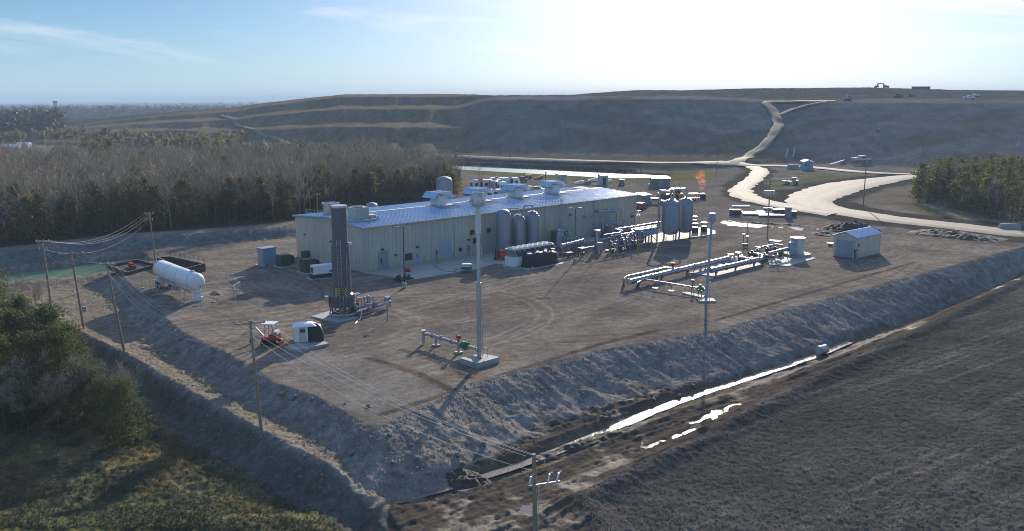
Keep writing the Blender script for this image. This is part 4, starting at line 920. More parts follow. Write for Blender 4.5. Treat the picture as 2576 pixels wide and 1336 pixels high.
part('valve_box', M_galv, tr, lambda m: m.bb(-.8, 1.5, -.8, -.2, .6, 1.2)); part('piping', M_steel, tr, lambda m: m.tube([(-.5, -.9, .7), (2.2, -.9, .7), (2.2, -.4, 1.2)], .07, 7))
for s_ in (-1, 1): part('landing_leg', M_galv, tr, lambda m: [m.bb(L/2-2.6, L/2-2.4, s_*.7-.1, s_*.7+.1, .05, 1.4), m.bb(L/2-2.8, L/2-2.2, s_*.7-.25, s_*.7+.25, 0, .07)])
part('support_stand', M_white, tr, lambda m: [m.bb(L/2-.2, L/2+.5, -.7, .7, .05, .55), m.bb(L/2-.1, L/2+.3, -.5, .5, .5, 1.6)])
part('end_gauge', M_galv, tr, lambda m: m.cyl((L/2+.7, .3, 1.9), (L/2+.7, .3, 2.3), .07, n=8))

# open basins behind the trailer
def basin(name, label, pts, h, rail=None):
    P = [G(*K4(x, y), h) for x, y in pts]; c = sum(P, Vector())/len(P); t = thing(name, label, 'basin', (c.x, c.y, 0)); n = len(P)
    for i in range(n):
        a, b_ = P[i]-c, P[(i+1) % n]-c; d = (b_-a).normalized(); s_ = Vector((-d.y, d.x, 0))*.12
        def f(m):
            A = [a+s_, b_+s_, b_-s_, a-s_]; m.add([(p.x, p.y, -.3) for p in A]+[(p.x, p.y, h) for p in A], [(0,1,5,4),(1,2,6,5),(2,3,7,6),(3,0,4,7),(4,5,6,7)])
            k = 0
            while k < (b_-a).length: q_ = a+d*k; m.box((q_.x, q_.y, h/2), (.14, .36, h*.98), math.atan2(d.y, d.x)); k += 1.3
            q_ = (a+b_)/2; m.box((q_.x, q_.y, h+.03), ((b_-a).length, .3, .06), math.atan2(d.y, d.x))
        part('side_wall', M_rust, t, f)
    part('floor', M_tarp, t, lambda m: m.add([((p-c).x, (p-c).y, .12) for p in P], [tuple(range(n))]))
    if rail:
        def f(m):
            for i in rail:
                a, b_ = P[i]-c, P[(i+1) % n]-c; k = int((b_-a).length/1.5)
                for hh in (.55, 1.05): m.cyl((a.x, a.y, h+hh), (b_.x, b_.y, h+hh), .025, n=5)
                for j in range(k+1): q_ = a+(b_-a)*(j/k); m.cyl((q_.x, q_.y, h), (q_.x, q_.y, h+1.05), .025, n=5)
        part('railing', M_dgrey, t, f)
    return t
basin('settling_basin', 'left open basin with dark lining and a low rusty rim', [(420,410),(800,565),(1385,400),(1020,300)], .5)
basin('settling_basin', 'right open basin with rusty sides and a thin railing on top', [(1440,260),(1985,490),(2395,385),(1700,235)], 1.3, [2, 3])
t = thing('red_pump', 'small red pump frame standing inside the left open basin', 'pump', G(*K4(900, 490), .1), az)
part('engine', M_red, t, lambda m: [m.bb(-.7, .5, -.35, .35, .3, 1.0), m.bb(.55, 1.3, -.3, .3, .2, .75)]); part('frame', M_rust, t, lambda m: m.bb(-1.6, 1.5, -.5, .5, .02, .2))
# temporary wire fence panels round the trailer
def panel():
    t = thing('fence_panel', 'x', 'fence', group='temporary wire fence panels around the tank trailer')
    part('frame', M_galv, t, lambda m: [m.cyl((0, 0, 0), (0, 0, 1.9), .025, n=5), m.cyl((3, 0, 0), (3, 0, 1.9), .025, n=5), m.cyl((0, 0, 1.88), (3, 0, 1.88), .022, n=5), m.cyl((0, 0, .15), (3, 0, .15), .022, n=5)])
    part('wire', M_galv, t, lambda m: [m.cyl((.25*k, 0, .15), (.25*k, 0, 1.88), .004, n=3) for k in range(1, 12)] + [m.cyl((0, 0, .15+.25*k), (3, 0, .15+.25*k), .004, n=3) for k in range(1, 7)])
    part('foot', M_conc, t, lambda m: m.box((0, 0, .06), (.3, .7, .12))); return t
pn = panel(); run = [G(*K6(*p)) for p in [(1035,640),(1150,680),(1262,735),(1345,780),(1440,768),(1525,745),(1612,728),(1700,715),(1762,700),(1720,640),(1650,600),(1592,575)]]
tot = sum((b_-a).length for a, b_ in zip(run[:-1], run[1:])); k = 0; first = True; s_ = 0
while s_ < tot-2.5:
    p, d = along(run, s_/tot); q_, _ = along(run, (s_+3)/tot); d = (q_-p).normalized(); o_ = pn if first else copy_tree(pn); first = False
    o_.location = (p.x, p.y, 0); o_.rotation_euler = (0, 0, math.atan2(d.y, d.x)); s_ += 3.05
    o_['label'] = 'wire mesh fence panel of the temporary ring around the white tank trailer'
# cabinets, transformers and the generator left of the building
t = thing('equipment_cabinet', 'tall pale blue grey cabinet with flat roof, leftmost of the yard cabinets', 'cabinet', G(*K5(122, 548)), TH)
part('case', M_blueg, t, lambda m: m.bb(-1.25, 1.25, -.9, .9, .12, 2.95)); part('roof', M_galv, t, lambda m: m.bb(-1.4, 1.4, -1.05, 1.05, 2.95, 3.06))
for s_ in (-.6, .6): part('door', M_blueg, t, lambda m: [m.bb(s_-.56, s_+.56, -.94, -.9, .3, 2.8), m.bb(s_+.38, s_+.44, -.98, -.94, 1.3, 1.6)])
part('plinth', M_conc, t, lambda m: m.bb(-1.7, 1.7, -1.4, 1.3, -.1, .12))
def xfmr(lab, p, w_, d, h, fins=True):
    t = thing('transformer', lab, 'transformer', p, TH); part('case', M_green, t, lambda m: [m.bb(-w_/2, w_/2, -d/2, d/2, .14, h), m.bb(-w_/2-.05, w_/2+.05, -d/2-.05, d/2+.05, h, h+.08)])
    for s_ in (-1, 1): part('door', M_green, t, lambda m: m.bb(s_*w_/4-w_/4+.05, s_*w_/4+w_/4-.05, -d/2-.04, -d/2, .3, h-.1))
    if fins: part('radiator', M_black, t, lambda m: [m.bb(w_/2+.02, w_/2+.7, -d/2+.1+k*.14, -d/2+.15+k*.14, .4, h-.25) for k in range(int(d/.14)-1)])
    part('plinth', M_conc, t, lambda m: m.bb(-w_/2-.5, w_/2+.9, -d/2-.7, d/2+.3, -.1, .13)); return t
xfmr('dark green transformer with black fins next to the tall blue cabinet', G(*K5(245, 560)), 1.9, 1.7, 2.0)
xfmr('dark green transformer directly behind the white generator', G(*K5(430, 605)), 2.0, 1.8, 2.2)
xfmr('small dark green box against the left end wall of the building', G(*K5(412, 512)), 1.2, 1.0, 1.5, False)
t = thing('generator', 'white generator on a black tank base left of the grey stack', 'generator', G(*K5(540, 645)), TH-R(10))
part('housing', M_white, t, lambda m: [m.bb(-1.75, 1.75, -.7, .7, .75, 2.1), m.bb(-1.7, 1.7, -.65, .65, 2.1, 2.16)]); part('fuel_tank', M_black, t, lambda m: m.bb(-1.9, 1.9, -.75, .75, .1, .75))
for s_ in (-1.1, 0, 1.1): part('door', M_white, t, lambda m: [m.bb(s_-.5, s_+.5, -.73, -.7, .85, 2.0)])
part('grille', M_dgrey, t, lambda m: [m.bb(-1.78, -1.75, -.5, .5, .95, 1.8)]); part('vent', M_black, t, lambda m: m.bb(.9, 1.3, -.75, -.73, .95, 1.25)); part('exhaust', M_galv, t, lambda m: m.cyl((1.2, .3, 2.1), (1.2, .3, 2.6), .09, n=8))
part('plinth', M_conc, t, lambda m: m.bb(-2.5, 2.3, -1.2, 1.1, -.1, .1))
t = thing('valve_post', 'short black topped valve post between the blue cabinet and the transformers', 'valve', G(*K5(118, 578)), 0); part('post', M_galv, t, lambda m: m.cyl((0, 0, 0), (0, 0, .5), .12, n=10)); part('cap', M_black, t, lambda m: m.cyl((0, 0, .5), (0, 0, .7), .2, n=12))

# tall grey stack with ladder and burner base
p0 = G(*K5(692, 935)); st = thing('flare_stack', 'tall dark grey enclosed stack on legs with yellow guard rails and ladder', 'stack', p0, TH-R(20))
part('shaft', M_dgrey, st, lambda m: m.lathe([(1.17, 2.8), (1.17, 9.2), (1.0, 9.7), (.98, 14.55), (.9, 14.55), (.9, 13.5)], n=28)); part('rim', M_galv, st, lambda m: m.lathe([(1.0, 14.35), (1.06, 14.36), (1.06, 14.62), (.9, 14.62)], n=28))
part('burner_skirt', M_dgrey, st, lambda m: m.lathe([(1.78, 1.45), (1.82, 1.5), (1.82, 2.75), (1.25, 3.15), (1.17, 3.2)], n=8), 20)
for k in range(8):
    a = R(22.5+45*k); part('leg', M_dgrey, st, lambda m: m.box((1.6*math.cos(a), 1.6*math.sin(a), .8), (.16, .16, 1.4), a))
part('inlet_ring', M_galv, st, lambda m: [m.ring((0, 0, .42), 1.55, .24, 28, 8)]); part('burner_pipe', M_steel, st, lambda m: [m.cyl((.35*math.cos(a), .35*math.sin(a), .3), (.35*math.cos(a), .35*math.sin(a), 1.5), .12, n=8) for a in (0, 1.57, 3.14, 4.71)])
def lad(m, x, y, z0, z1, w_=.24, r=.028):
    for s_ in (-w_, w_): m.cyl((x+s_, y, z0), (x+s_, y, z1), r, n=5)
    z = z0+.2
    while z < z1: m.cyl((x-w_, y, z), (x+w_, y, z), .018, n=4); z += .31
part('ladder', M_galv, st, lambda m: [lad(m, -.5, -1.35, 3.2, 10.3), m.bb(-.53, -.47, -1.35, -1.0, 6, 6.05), m.bb(-.53, -.47, -1.35, -1.0, 9, 9.05)]); part('ladder', M_galv, st, lambda m: lad(m, -.5, -1.95, .1, 3.1))
def guard(m):
    for s_ in (-1.1, .15):
        for y in (-1.3, -1.8):
            m.cyl((s_, y, 2.9), (s_, y, 4.15), .035, n=6); m.cyl((s_+.4 if s_ < 0 else s_-.0, y, 3.0), (s_+.4 if s_ < 0 else s_, y, 4.1), .03, n=6)
        for z in (3.2, 3.5, 3.8, 4.12): m.cyl((s_, -1.3, z), (s_, -1.8, z), .03, n=5); m.cyl((s_, -1.8, z), (s_+.42*(1 if s_ < 0 else -1), -1.85, z), .03, n=5)
part('guard_rail', M_yel, st, guard); part('floodlight', M_white, st, lambda m: m.box((1.15, -.35, 9.65), (.35, .5, .28), .4)); part('conduit', M_galv, st, lambda m: [m.cyl((.45, -1.2, 3), (.45, -1.2, 8.6), .035, n=5), m.cyl((1.15, -.45, 3), (1.15, -.45, 14.3), .04, n=5)])
part('damper', M_galv, st, lambda m: [m.bb(1.2, 2.2, -.9, -.1, 2.9, 3.0), m.bb(-2.3, -1.9, -.6, .2, 2.3, 2.9), m.bb(1.0, 2.0, -1.6, -.9, 2.5, 2.62)])
slab('stack_slab', [G(*K5(452, 945)), G(*K5(655, 992)), G(*K5(812, 955)), G(*K5(595, 903))], .16)
# valve train right of the stack
q0, q1 = G(*K5(800, 945)), G(*K5(1060, 880)); a = math.atan2(q1.y-q0.y, q1.x-q0.x); t = thing('valve_train', 'low run of pipes and valves on posts right of the dark grey stack', 'pipework', q0, a); L = (q1-q0).length
part('pipe', M_steel, t, lambda m: m.tube([(-.6, 1.3, .9), (L*.8, 1.3, .9)], .15, 9)); part('pipe', M_galv, t, lambda m: m.tube([(0, 2.0, 1.8), (L*.62, 2.0, 1.9), (L*.62, 2.0, .4)], .09, 8))
part('pipe', M_steel, t, lambda m: m.tube([(0, .1, .7), (L*.3, .1, .8), (L*.62, .3, .75), (L, .3, 1.0), (L, .3, .2)], .13, 8)); part('pipe', M_galv, t, lambda m: m.tube([(0, -.3, .35), (L*.95, -.2, .45)], .06, 6))
part('pipe', M_rust, t, lambda m: m.tube([(-.2, 2.5, 2.0), (L*.85, 2.6, 2.4)], .035, 5))
for k in range(9):
    x = .3+k*L*.085; part('support_post', M_galv if k % 3 else M_dgrey, t, lambda m: m.bb(x-.06, x+.06, 1.75, 1.9, 0, 1.8))
for k, (x, y, z, mt, s_) in enumerate(((.3, .9, .95, M_vgreen, .42), (1.2, 1.3, 1.6, M_orange, .22), (L*.35, .1, .95, M_steel, .22), (L*.5, .2, .95, M_dgrey, .25), (L*.62, .3, .9, M_steel, .2), (L*.45, 1.3, 1.1, M_galv, .24), (L*.7, 1.3, 1.0, M_steel, .22))):
    part('valve', mt, t, lambda m: [m.cyl((x-s_*.6, y, z-.1), (x+s_*.6, y, z-.1), s_, n=14), m.cyl((x, y, z), (x, y, z+s_*2), s_*.4, n=8), m.cyl((x, y, z+s_*1.9), (x, y, z+s_*2.1), s_*.7, n=10)])
part('junction_box', M_blueg, t, lambda m: m.bb(L-.2, L+.45, .6, 1.3, .5, 1.5)); part('skid_frame', M_dgrey, t, lambda m: [m.bb(0, L*.75, y-.06, y+.06, .05, .25) for y in (.8, 2.2)])
part('hose', M_white, t, lambda m: m.tube([(.2, -.6, 1.2), (.0, -.8, .6), (-.5, -1.2, .1), (-1.4, -1.6, .06), (-2.4, -2.4, .05)], .05, 6))
t = thing('instrument_stand', 'thin dark post with a small head in front of the valve train', 'post', G(*K5(1028, 975)), 0); part('post', M_dgrey, t, lambda m: m.cyl((0, 0, 0), (0, 0, 2.4), .05, n=7)); part('head', M_galv, t, lambda m: m.box((0, 0, 2.4), (.35, .25, .3)))

# mini excavator and the control cabinet half under a tarp
ex = thing('mini_excavator', 'small red and white tracked excavator with canopy left of the tarp cabinet', 'excavator', G(*K5(155, 1145)), R(-8))
for s_ in (-.62, .62): part('track', M_rubber, ex, lambda m: [m.cyl((-.8, s_-.17, .28), (-.8, s_+.17, .28), .28, n=14), m.cyl((.8, s_-.17, .28), (.8, s_+.17, .28), .28, n=14), m.bb(-.8, .8, s_-.17, s_+.17, .03, .55)])
part('body', M_red, ex, lambda m: [m.bb(-.95, .85, -.7, .7, .6, .95), m.box((.55, 0, 1.15), (.75, 1.3, .6), 0, .85)]); part('engine_cover', M_white, ex, lambda m: m.box((.62, .05, 1.45), (.6, 1.1, .35), 0, .8))
part('seat', M_black, ex, lambda m: [m.bb(-.2, .25, -.25, .25, .95, 1.15), m.bb(.18, .3, -.25, .25, 1.15, 1.65)]); part('canopy_post', M_dgrey, ex, lambda m: [m.cyl((.5, s_*.55, 1.4), (.35, s_*.55, 2.45), .035, n=6) for s_ in (-1, 1)] + [m.cyl((-.55, s_*.55, .95), (-.5, s_*.55, 2.45), .03, n=6) for s_ in (-1, 1)])
part('canopy', M_white, ex, lambda m: m.bb(-.85, .65, -.68, .68, 2.45, 2.56)); part('boom', M_trim, ex, lambda m: [m.tube([(-.95, 0, .9), (-1.9, 0, 1.9), (-2.7, 0, 1.5)], .11, 7), m.tube([(-2.7, 0, 1.5), (-2.5, 0, .6)], .09, 7)])
part('bucket', M_rust, ex, lambda m: m.box((-2.4, 0, .38), (.45, .6, .5), 0, .7)); part('blade', M_red, ex, lambda m: m.bb(1.25, 1.33, -.8, .8, .08, .45))
cb = thing('control_cabinet', 'white walk in cabinet with a hipped roof, its right half under black tarp', 'cabinet', G(*K5(430, 1120), .3), R(12))
part('case', M_white, cb, lambda m: m.bb(-1.5, .0, -.75, .75, .1, 1.9)); part('roof', M_white, cb, lambda m: [m.box((-.35, 0, 2.05), (2.7, 1.9, .3), 0, .55)]); part('window', M_glass, cb, lambda m: m.bb(-.85, -.3, -.78, -.75, 1.2, 1.6)); part('door', M_trim, cb, lambda m: m.bb(-1.0, -.15, -.77, -.755, .2, 1.8)); part('side_panel', M_dgrey, cb, lambda m: m.bb(-1.53, -1.5, -.4, .4, .4, 1.6))
def lump(m, x0, x1, y0, y1, h, seed, n=14, k=7):
    g_ = rs(seed); V = []; Fq = []
    for j in range(k+1):
        t_ = j/k; z = h*math.sin(t_*math.pi/2); f_ = (1-t_**3.2*.85)
        for i in range(n):
            a = 6.283*i/n; ca, sa = math.cos(a), math.sin(a); q_ = (abs(ca)**4+abs(sa)**4)**-.25; w_ = f_*(1+.07*g_.normal())
            V.append(((x0+x1)/2+(x1-x0)/2*ca*q_*w_, (y0+y1)/2+(y1-y0)/2*sa*q_*w_, z+.05*g_.normal()*(j > 0)))
    for j in range(k):
        for i in range(n): Fq.append((j*n+i, j*n+(i+1) % n, (j+1)*n+(i+1) % n, (j+1)*n+i))
    Fq.append(tuple(range(k*n, (k+1)*n))); m.add(V, Fq)
part('tarp', M_tarp, cb, lambda m: lump(m, -.1, 1.75, -.85, .85, 2.0, 3), 60)
slab('cabinet_slab', [G(*K5(248, 1165), .3), G(*K5(330, 1195), .3), G(*K5(585, 1140), .3), G(*K5(490, 1095), .3)], .3)

# candle flare on its concrete block
fp0 = G(*K7(506, 1172), .6); fl = thing('candle_flare', 'tallest slender steel flare stack on a concrete block with green valve', 'flare', (fp0.x, fp0.y, 0), TH)
co = [G(*K7(x, y), .6) for x, y in ((383,1172), (492,1206), (634,1166), (522,1143))]
def blk(m):
    P = [loc2(fl, p) for p in co]; m.add([(p.x, p.y, -.1) for p in P]+[(p.x, p.y, .6) for p in P], [(0,1,5,4),(1,2,6,5),(2,3,7,6),(3,0,4,7),(4,5,6,7)])
part('base_block', M_conc, fl, blk)
part('riser', M_galv, fl, lambda m: m.lathe([(.36, .6), (.36, .68), (.24, .7), (.24, 8.7), (.31, 8.72), (.31, 8.85), (.2, 8.87), (.2, 14.0), (.28, 14.02), (.28, 14.15), (.27, 14.2)], n=18)); part('neck', M_trim, fl, lambda m: m.lathe([(.22, 14.15), (.29, 14.2), (.29, 17.0), (.33, 17.05)], n=18))
part('burner_tip', M_galv, fl, lambda m: m.lathe([(.3, 16.98), (.58, 17.02), (.6, 17.06), (.6, 18.44), (.57, 18.48), (.5, 18.48), (.5, 17.5)], n=22)); part('pilot_line', M_galv, fl, lambda m: [m.tube([(.36, -.12, .7), (.36, -.12, 12.4), (.25, -.08, 12.7)], .03, 6)] + [m.cyl((0, 0, z), (.36, -.12, z), .02, n=4) for z in (3, 5, 7, 9, 11, 12)])
for k in range(8): a = k*.785; part('anchor_bolt', M_galv, fl, lambda m: m.cyl((.33*math.cos(a), .33*math.sin(a), .6), (.33*math.cos(a), .33*math.sin(a), .78), .025, n=5))
part('handrail', M_galv, fl, lambda m: [m.tube([(1.0, -.2, .6), (1.0, -.2, 1.5), (1.0, .5, 1.5), (1.0, .5, .6)], .03, 5)])
e0, e1 = loc2(fl, G(*K7(492, 1118), 1.1)), loc2(fl, G(*K7(180, 1022), 1.1)); em = e0+(e1-e0)*.25
part('inlet_pipe', M_galv, fl, lambda m: [m.tube([(0, 0, 1.1), e0, e1, (e1.x-.6, e1.y, 1.1)], .19, 10), m.tube([(e1.x-.6, e1.y, 1.6), (e1.x-.6, e1.y, .1)], .2, 10), m.cyl((e1.x-.6, e1.y, 1.55), (e1.x-.6, e1.y, 1.68), .32, n=14)])
d = (e1-e0).normalized()
part('valve', M_vgreen, fl, lambda m: [m.cyl(em-d*.55, em+d*.3, .42, n=18), m.cyl(em-d*.35, em-d*.25, .5, n=18)]); part('actuator', M_red, fl, lambda m: [m.cyl(em+d*1.0+Vector((0, 0, .2)), em+d*1.0+Vector((0, 0, .7)), .13, n=8), m.cyl(em+d*.75+Vector((0, 0, .75)), em+d*1.25+Vector((0, 0, .75)), .2, n=10)])
for f_ in (.5, .72, .9):
    q_ = e0+(e1-e0)*f_; part('flange', M_galv, fl, lambda m: m.cyl(q_-d*.06, q_+d*.06, .29, n=14))
for f_ in (.36, .82):
    q_ = e0+(e1-e0)*f_; part('support', M_galv, fl, lambda m: [m.bb(q_.x-.1, q_.x+.1, q_.y-.1, q_.y+.1, 0, 1.0), m.bb(q_.x-.35, q_.x+.35, q_.y-.35, q_.y+.35, -.05, .18)])

# second, thinner flare beside the yard edge
p0 = G(1776, 757); tf = thing('candle_flare', 'thin pale flare pole with a drum shaped head by the right yard edge', 'flare', p0, 0); tp = GY(1791, 560, p0.y)
dx = tp.x-p0.x
part('pole', M_blueg, tf, lambda m: [m.cyl((0, 0, 0), (dx*.95, 0, tp.z), .2, .15, n=14)]); part('head', M_blueg, tf, lambda m: m.lathe([(.16, 0), (.44, .1), (.5, .25), (.5, 1.15), (.42, 1.3), (.3, 1.32)], (dx, 0, tp.z), 18)); part('base_plate', M_conc, tf, lambda m: m.box((0, 0, .05), (2.4, 2.0, .3))); part('ignition_pipe', M_galv, tf, lambda m: m.tube([(.45, -.1, .2), (.45, -.1, 2.6)], .04, 5))
part('gauge', M_white, tf, lambda m: m.ball((.45, -.1, 2.7), .14))

# pipe headers on the right
def pipething(name, label, path, r, mat, cat='pipe', flanges=(), supports=(), zsup=0., group=None):
    P = [Vector(p) for p in path]; o_ = thing(name, label, cat, (P[0].x, P[0].y, 0), 0, group); Q = [p-Vector((P[0].x, P[0].y, 0)) for p in P]
    part('pipe', mat, o_, lambda m: m.tube(Q, r, 14))
    for f_ in flanges:
        q_, d_ = along(Q, f_); part('flange', M_galv, o_, lambda m: m.cyl(q_-d_*.07, q_+d_*.07, r*1.22, n=18))
    for f_ in supports:
        q_, d_ = along(Q, f_); part('support', M_dgrey, o_, lambda m: [m.box((q_.x, q_.y, (q_.z-r)/2), (.25, .25, max(q_.z-r, .1))), m.box((q_.x, q_.y, q_.z-r), (.6, .3, .12), math.atan2(d_.y, d_.x)+1.57)])
    return o_, Q
h1, _ = pipething('gas_header', 'long fat insulated steel header pipe, left of the two parallel ones', [G(*KP(140, 490), 1.0), G(*KP(1890, 75), 1.0)], .43, M_alu, flanges=(.2, .45, .62), supports=(.08, .3, .55, .78, .95))
q_, d = along([G(*KP(140, 490), 1.0), G(*KP(1890, 75), 1.0)], 0); part('end_cap', pmat('tan end plate', (.5, .40, .27), .6), h1, lambda m: m.cyl(Vector((0, 0, 1.0))-d*.08, Vector((0, 0, 1.0))+d*.02, .58, n=20))
pipething('gas_header', 'fat insulated steel header pipe on the long slab, right of the parallel pair', [G(*KP(1580, 290), 1.0), G(*KP(2410, 95), 1.0)], .43, M_alu, flanges=(.3, .8), supports=(.1, .5, .9))
sidep, _ = pipething('riser_pipe', 'thinner steel pipe bending down into the ground beside the left header', [G(*KP(60, 545), 0), G(*KP(60, 440), 1.3), G(*KP(110, 395), 1.5), G(*KP(790, 245), 1.5), G(*KP(940, 258), 1.4)], .2, M_steel, flanges=(.3, .7), supports=(.45, .75))
p = loc2(sidep, G(*KP(915, 235), 1.5)); part('valve', M_red, sidep, lambda m: [m.cyl((p.x, p.y, 1.3), (p.x, p.y, 2.0), .2, n=10), m.cyl((p.x-.35, p.y, 2.1), (p.x+.35, p.y, 2.1), .16, n=10)])
br, _ = pipething('branch_pipe', 'slender branch pipe from the left header to the thin flare pole', [G(*KP(290, 505), .9), G(*KP(410, 440), 1.0), G(*KP(1245, 575), 1.0), G(*KP(1470, 610), 1.0)], .12, M_steel, flanges=(.5, .86), supports=())
for x, y in ((605, 600), (885, 650), (1125, 700), (1240, 695), (1280, 740), (1355, 750), (1415, 765)):
    q_ = loc2(br, G(*KP(x, y), 0)); part('support', M_dgrey, br, lambda m: [m.cyl((q_.x, q_.y, 0), (q_.x, q_.y, 1.1), .06, n=6)] + ([m.lathe([(.45, -.05), (.45, .12), (.01, .12)], (q_.x, q_.y, 0), 14)] if x < 1000 else []))
q_ = loc2(br, G(*KP(1390, 605), 1.0)); part('valve', M_vgreen, br, lambda m: [m.ball((q_.x, q_.y, 1.0), .42, 14, 8), m.cyl((q_.x-.5, q_.y, 1.0), (q_.x+.5, q_.y-.1, 1.0), .3, n=12), m.cyl((q_.x, q_.y, 1.3), (q_.x, q_.y, 1.65), .12, n=8)])
q_ = loc2(br, G(*KP(1260, 560), 1.0)); part('actuator', M_dgrey, br, lambda m: [m.cyl((q_.x, q_.y, 1.0), (q_.x, q_.y, 1.9), .09, n=8), m.box((q_.x, q_.y, 1.8), (.4, .3, .3))])
slab('valve_slab', [G(*KP(1075, 690)), G(*KP(1440, 775)), G(*KP(1470, 735)), G(*KP(1130, 665))], .12)
slab('header_slab', [G(*KP(1195, 335)), G(*KP(1500, 385)), G(*KP(1640, 400)), G(*KP(2480, 190)), G(*KP(2300, 110)), G(*KP(2100, 95))], .14)
# small valves and fittings between the headers
mn = thing('valve_manifold', 'cluster of steel valves and fittings on the slab between the two headers', 'manifold', G(*KP(1900, 180)), TH)
for k, (x, y, s_) in enumerate(((1410,205,.16),(1480,215,.16),(1650,190,.18),(1690,140,.2),(1790,150,.2),(1810,110,.22),(1920,100,.42),(2050,75,.42),(2150,95,.2),(1280,235,.16),(1190,280,.14),(1390,235,.15),(2120,60,.18),(1560,175,.15))):
    q_ = loc2(mn, G(*KP(x, y), .5)); part('valve', M_steel if k % 3 else M_white, mn, lambda m: [m.cyl((q_.x-s_*1.6, q_.y, .5), (q_.x+s_*1.6, q_.y, .5), s_, n=10), m.cyl((q_.x, q_.y, .5), (q_.x, q_.y, .5+s_*2.2), s_*.5, n=8), m.cyl((q_.x, q_.y, .5+s_*2.2), (q_.x, q_.y, .5+s_*2.5), s_*1.2, n=12), m.bb(q_.x-.06, q_.x+.06, q_.y-.06, q_.y+.06, .1, .5)])
part('base_rail', M_dgrey, mn, lambda m: m.bb(-6, 6, -.1, .1, .1, .22))
# blower stack with its duct
bp0 = G(*KF(1768, 765), .6); bs = thing('blower_stack', 'squat pale cylinder stack on an octagonal plinth with a slanting duct', 'stack', (bp0.x, bp0.y, 0), TH)
part('plinth', M_conc, bs, lambda m: [m.lathe([(2.5, -.1), (2.5, .55), (.01, .55)], n=8)], 20); part('drum', pmat('cream drum paint', (.6, .58, .5), .5, var=.05), bs, lambda m: m.lathe([(1.15, .55), (1.15, 3.3), (1.0, 3.35)], n=30))
part('rim', M_white, bs, lambda m: m.lathe([(1.15, 3.28), (1.32, 3.3), (1.34, 3.42), (.02, 3.46)], n=30)); part('duct', M_blueg, bs, lambda m: m.add([(-1.0, -.45, 2.5), (-1.0, .45, 2.5), (-1.0, .45, 3.15), (-1.0, -.45, 3.15), (-3.1, -.4, 1.2), (-3.1, .4, 1.2), (-2.5, .4, 2.7), (-2.5, -.4, 2.7)], [(0,3,7,4),(1,5,6,2),(2,6,7,3),(0,4,5,1),(4,7,6,5),(0,1,2,3)]))
part('outlet_pipe', M_steel, bs, lambda m: [m.tube([(-2.8, 0, 1.7), (-4.6, .2, 1.7), (-8.2, .2, 1.6), (-9.4, .2, 1.6)], .27, 12)]); part('fan_case', M_blueg, bs, lambda m: [m.cyl((-2.6, -.8, 1.35), (-2.6, -.25, 1.35), .8, n=20)]); part('support_post', M_galv, bs, lambda m: [m.cyl((-2.2, -1.1, 0), (-2.2, -1.1, 1.3), .09, n=8), m.cyl((-3.0, .3, 0), (-3.0, .3, 1.2), .07, n=8)]); part('side_ladder', M_rust, bs, lambda m: lad(m, 1.35, .2, .5, 2.4, .2))
sk = thing('blower_skid', 'jumble of blowers, motors and bent pipes left of the pale blower stack', 'skid', G(*KF(900, 900)), TH)
for x, y, z, s_, mt in ((880,620,1.2,.35,M_dgrey),(560,680,.9,.4,M_red_cl),(400,760,.8,.45,M_dgrey),(1100,620,.9,.4,M_green),(1240,700,.7,.45,M_vgreen),(1000,760,.7,.3,M_steel),(780,800,.6,.35,M_blueg),(640,820,.7,.35,M_blueg)):
    q_ = loc2(sk, G(*KF(x, y+60), z)); part('motor', mt, sk, lambda m: [m.cyl((q_.x-s_*1.3, q_.y, z), (q_.x+s_*1.3, q_.y, z), s_, n=14), m.bb(q_.x-s_, q_.x+s_, q_.y-s_*.8, q_.y+s_*.8, .12, z-s_*.7), m.cyl((q_.x, q_.y, z+s_), (q_.x, q_.y, z+s_*1.7), s_*.45, n=8)])
for pts, r in ((((460,800,.9),(700,830,.9),(700,950,.9),(560,980,.9)),.28), (((820,850,.9),(1100,870,.9),(1180,850,.9),(1180,800,.9)),.2), (((0,900,.8),(280,930,.8),(440,900,.8)),.12), (((700,600,1.6),(1080,520,1.7),(1330,540,1.7)),.2), (((520,600,1.3),(700,620,1.3)),.14)):
    Q = [loc2(sk, G(*KF(x, y), z)) for x, y, z in pts]; part('pipe', M_steel, sk, lambda m: m.tube(Q, r, 10))
slab('blower_slab', [G(*KF(930, 1130)), G(*KF(1500, 1185)), G(*KF(2350, 940)), G(*KF(1650, 860)), G(*KF(880, 960))], .13); slab('white_slab', [G(*KF(870, 415)), G(*KF(1220, 465)), G(*KF(1330, 415)), G(*KF(960, 370))], .14)
vp = thing('valve_post', 'pair of thin vent posts with white caps left of the blower skid', 'post', G(*KF(215, 600)), 0)
for x_, h in ((-.5, 2.5), (.25, 2.1)): part('post', M_dgrey, vp, lambda m: m.cyl((x_, 0, 0), (x_, 0, h), .06, n=7)); part('cap', M_white, vp, lambda m: m.box((x_, 0, h), (.5, .35, .22)))
part('box', M_dgrey, vp, lambda m: m.bb(-.6, .4, -.2, .2, .2, .7))
t = thing('lamp_post', 'short dark lamp post with a slanting arm near the thin flare', 'lamp post', G(*K3(1905-20, 1130-60) if False else (1879, 598)), 0); part('post', M_dgrey, t, lambda m: m.cyl((0, 0, 0), (0, 0, 3.0), .07, n=8)); part('arm', M_trim, t, lambda m: m.cyl((0, 0, 2.9), (1.2, 0, 3.3), .05, n=6))
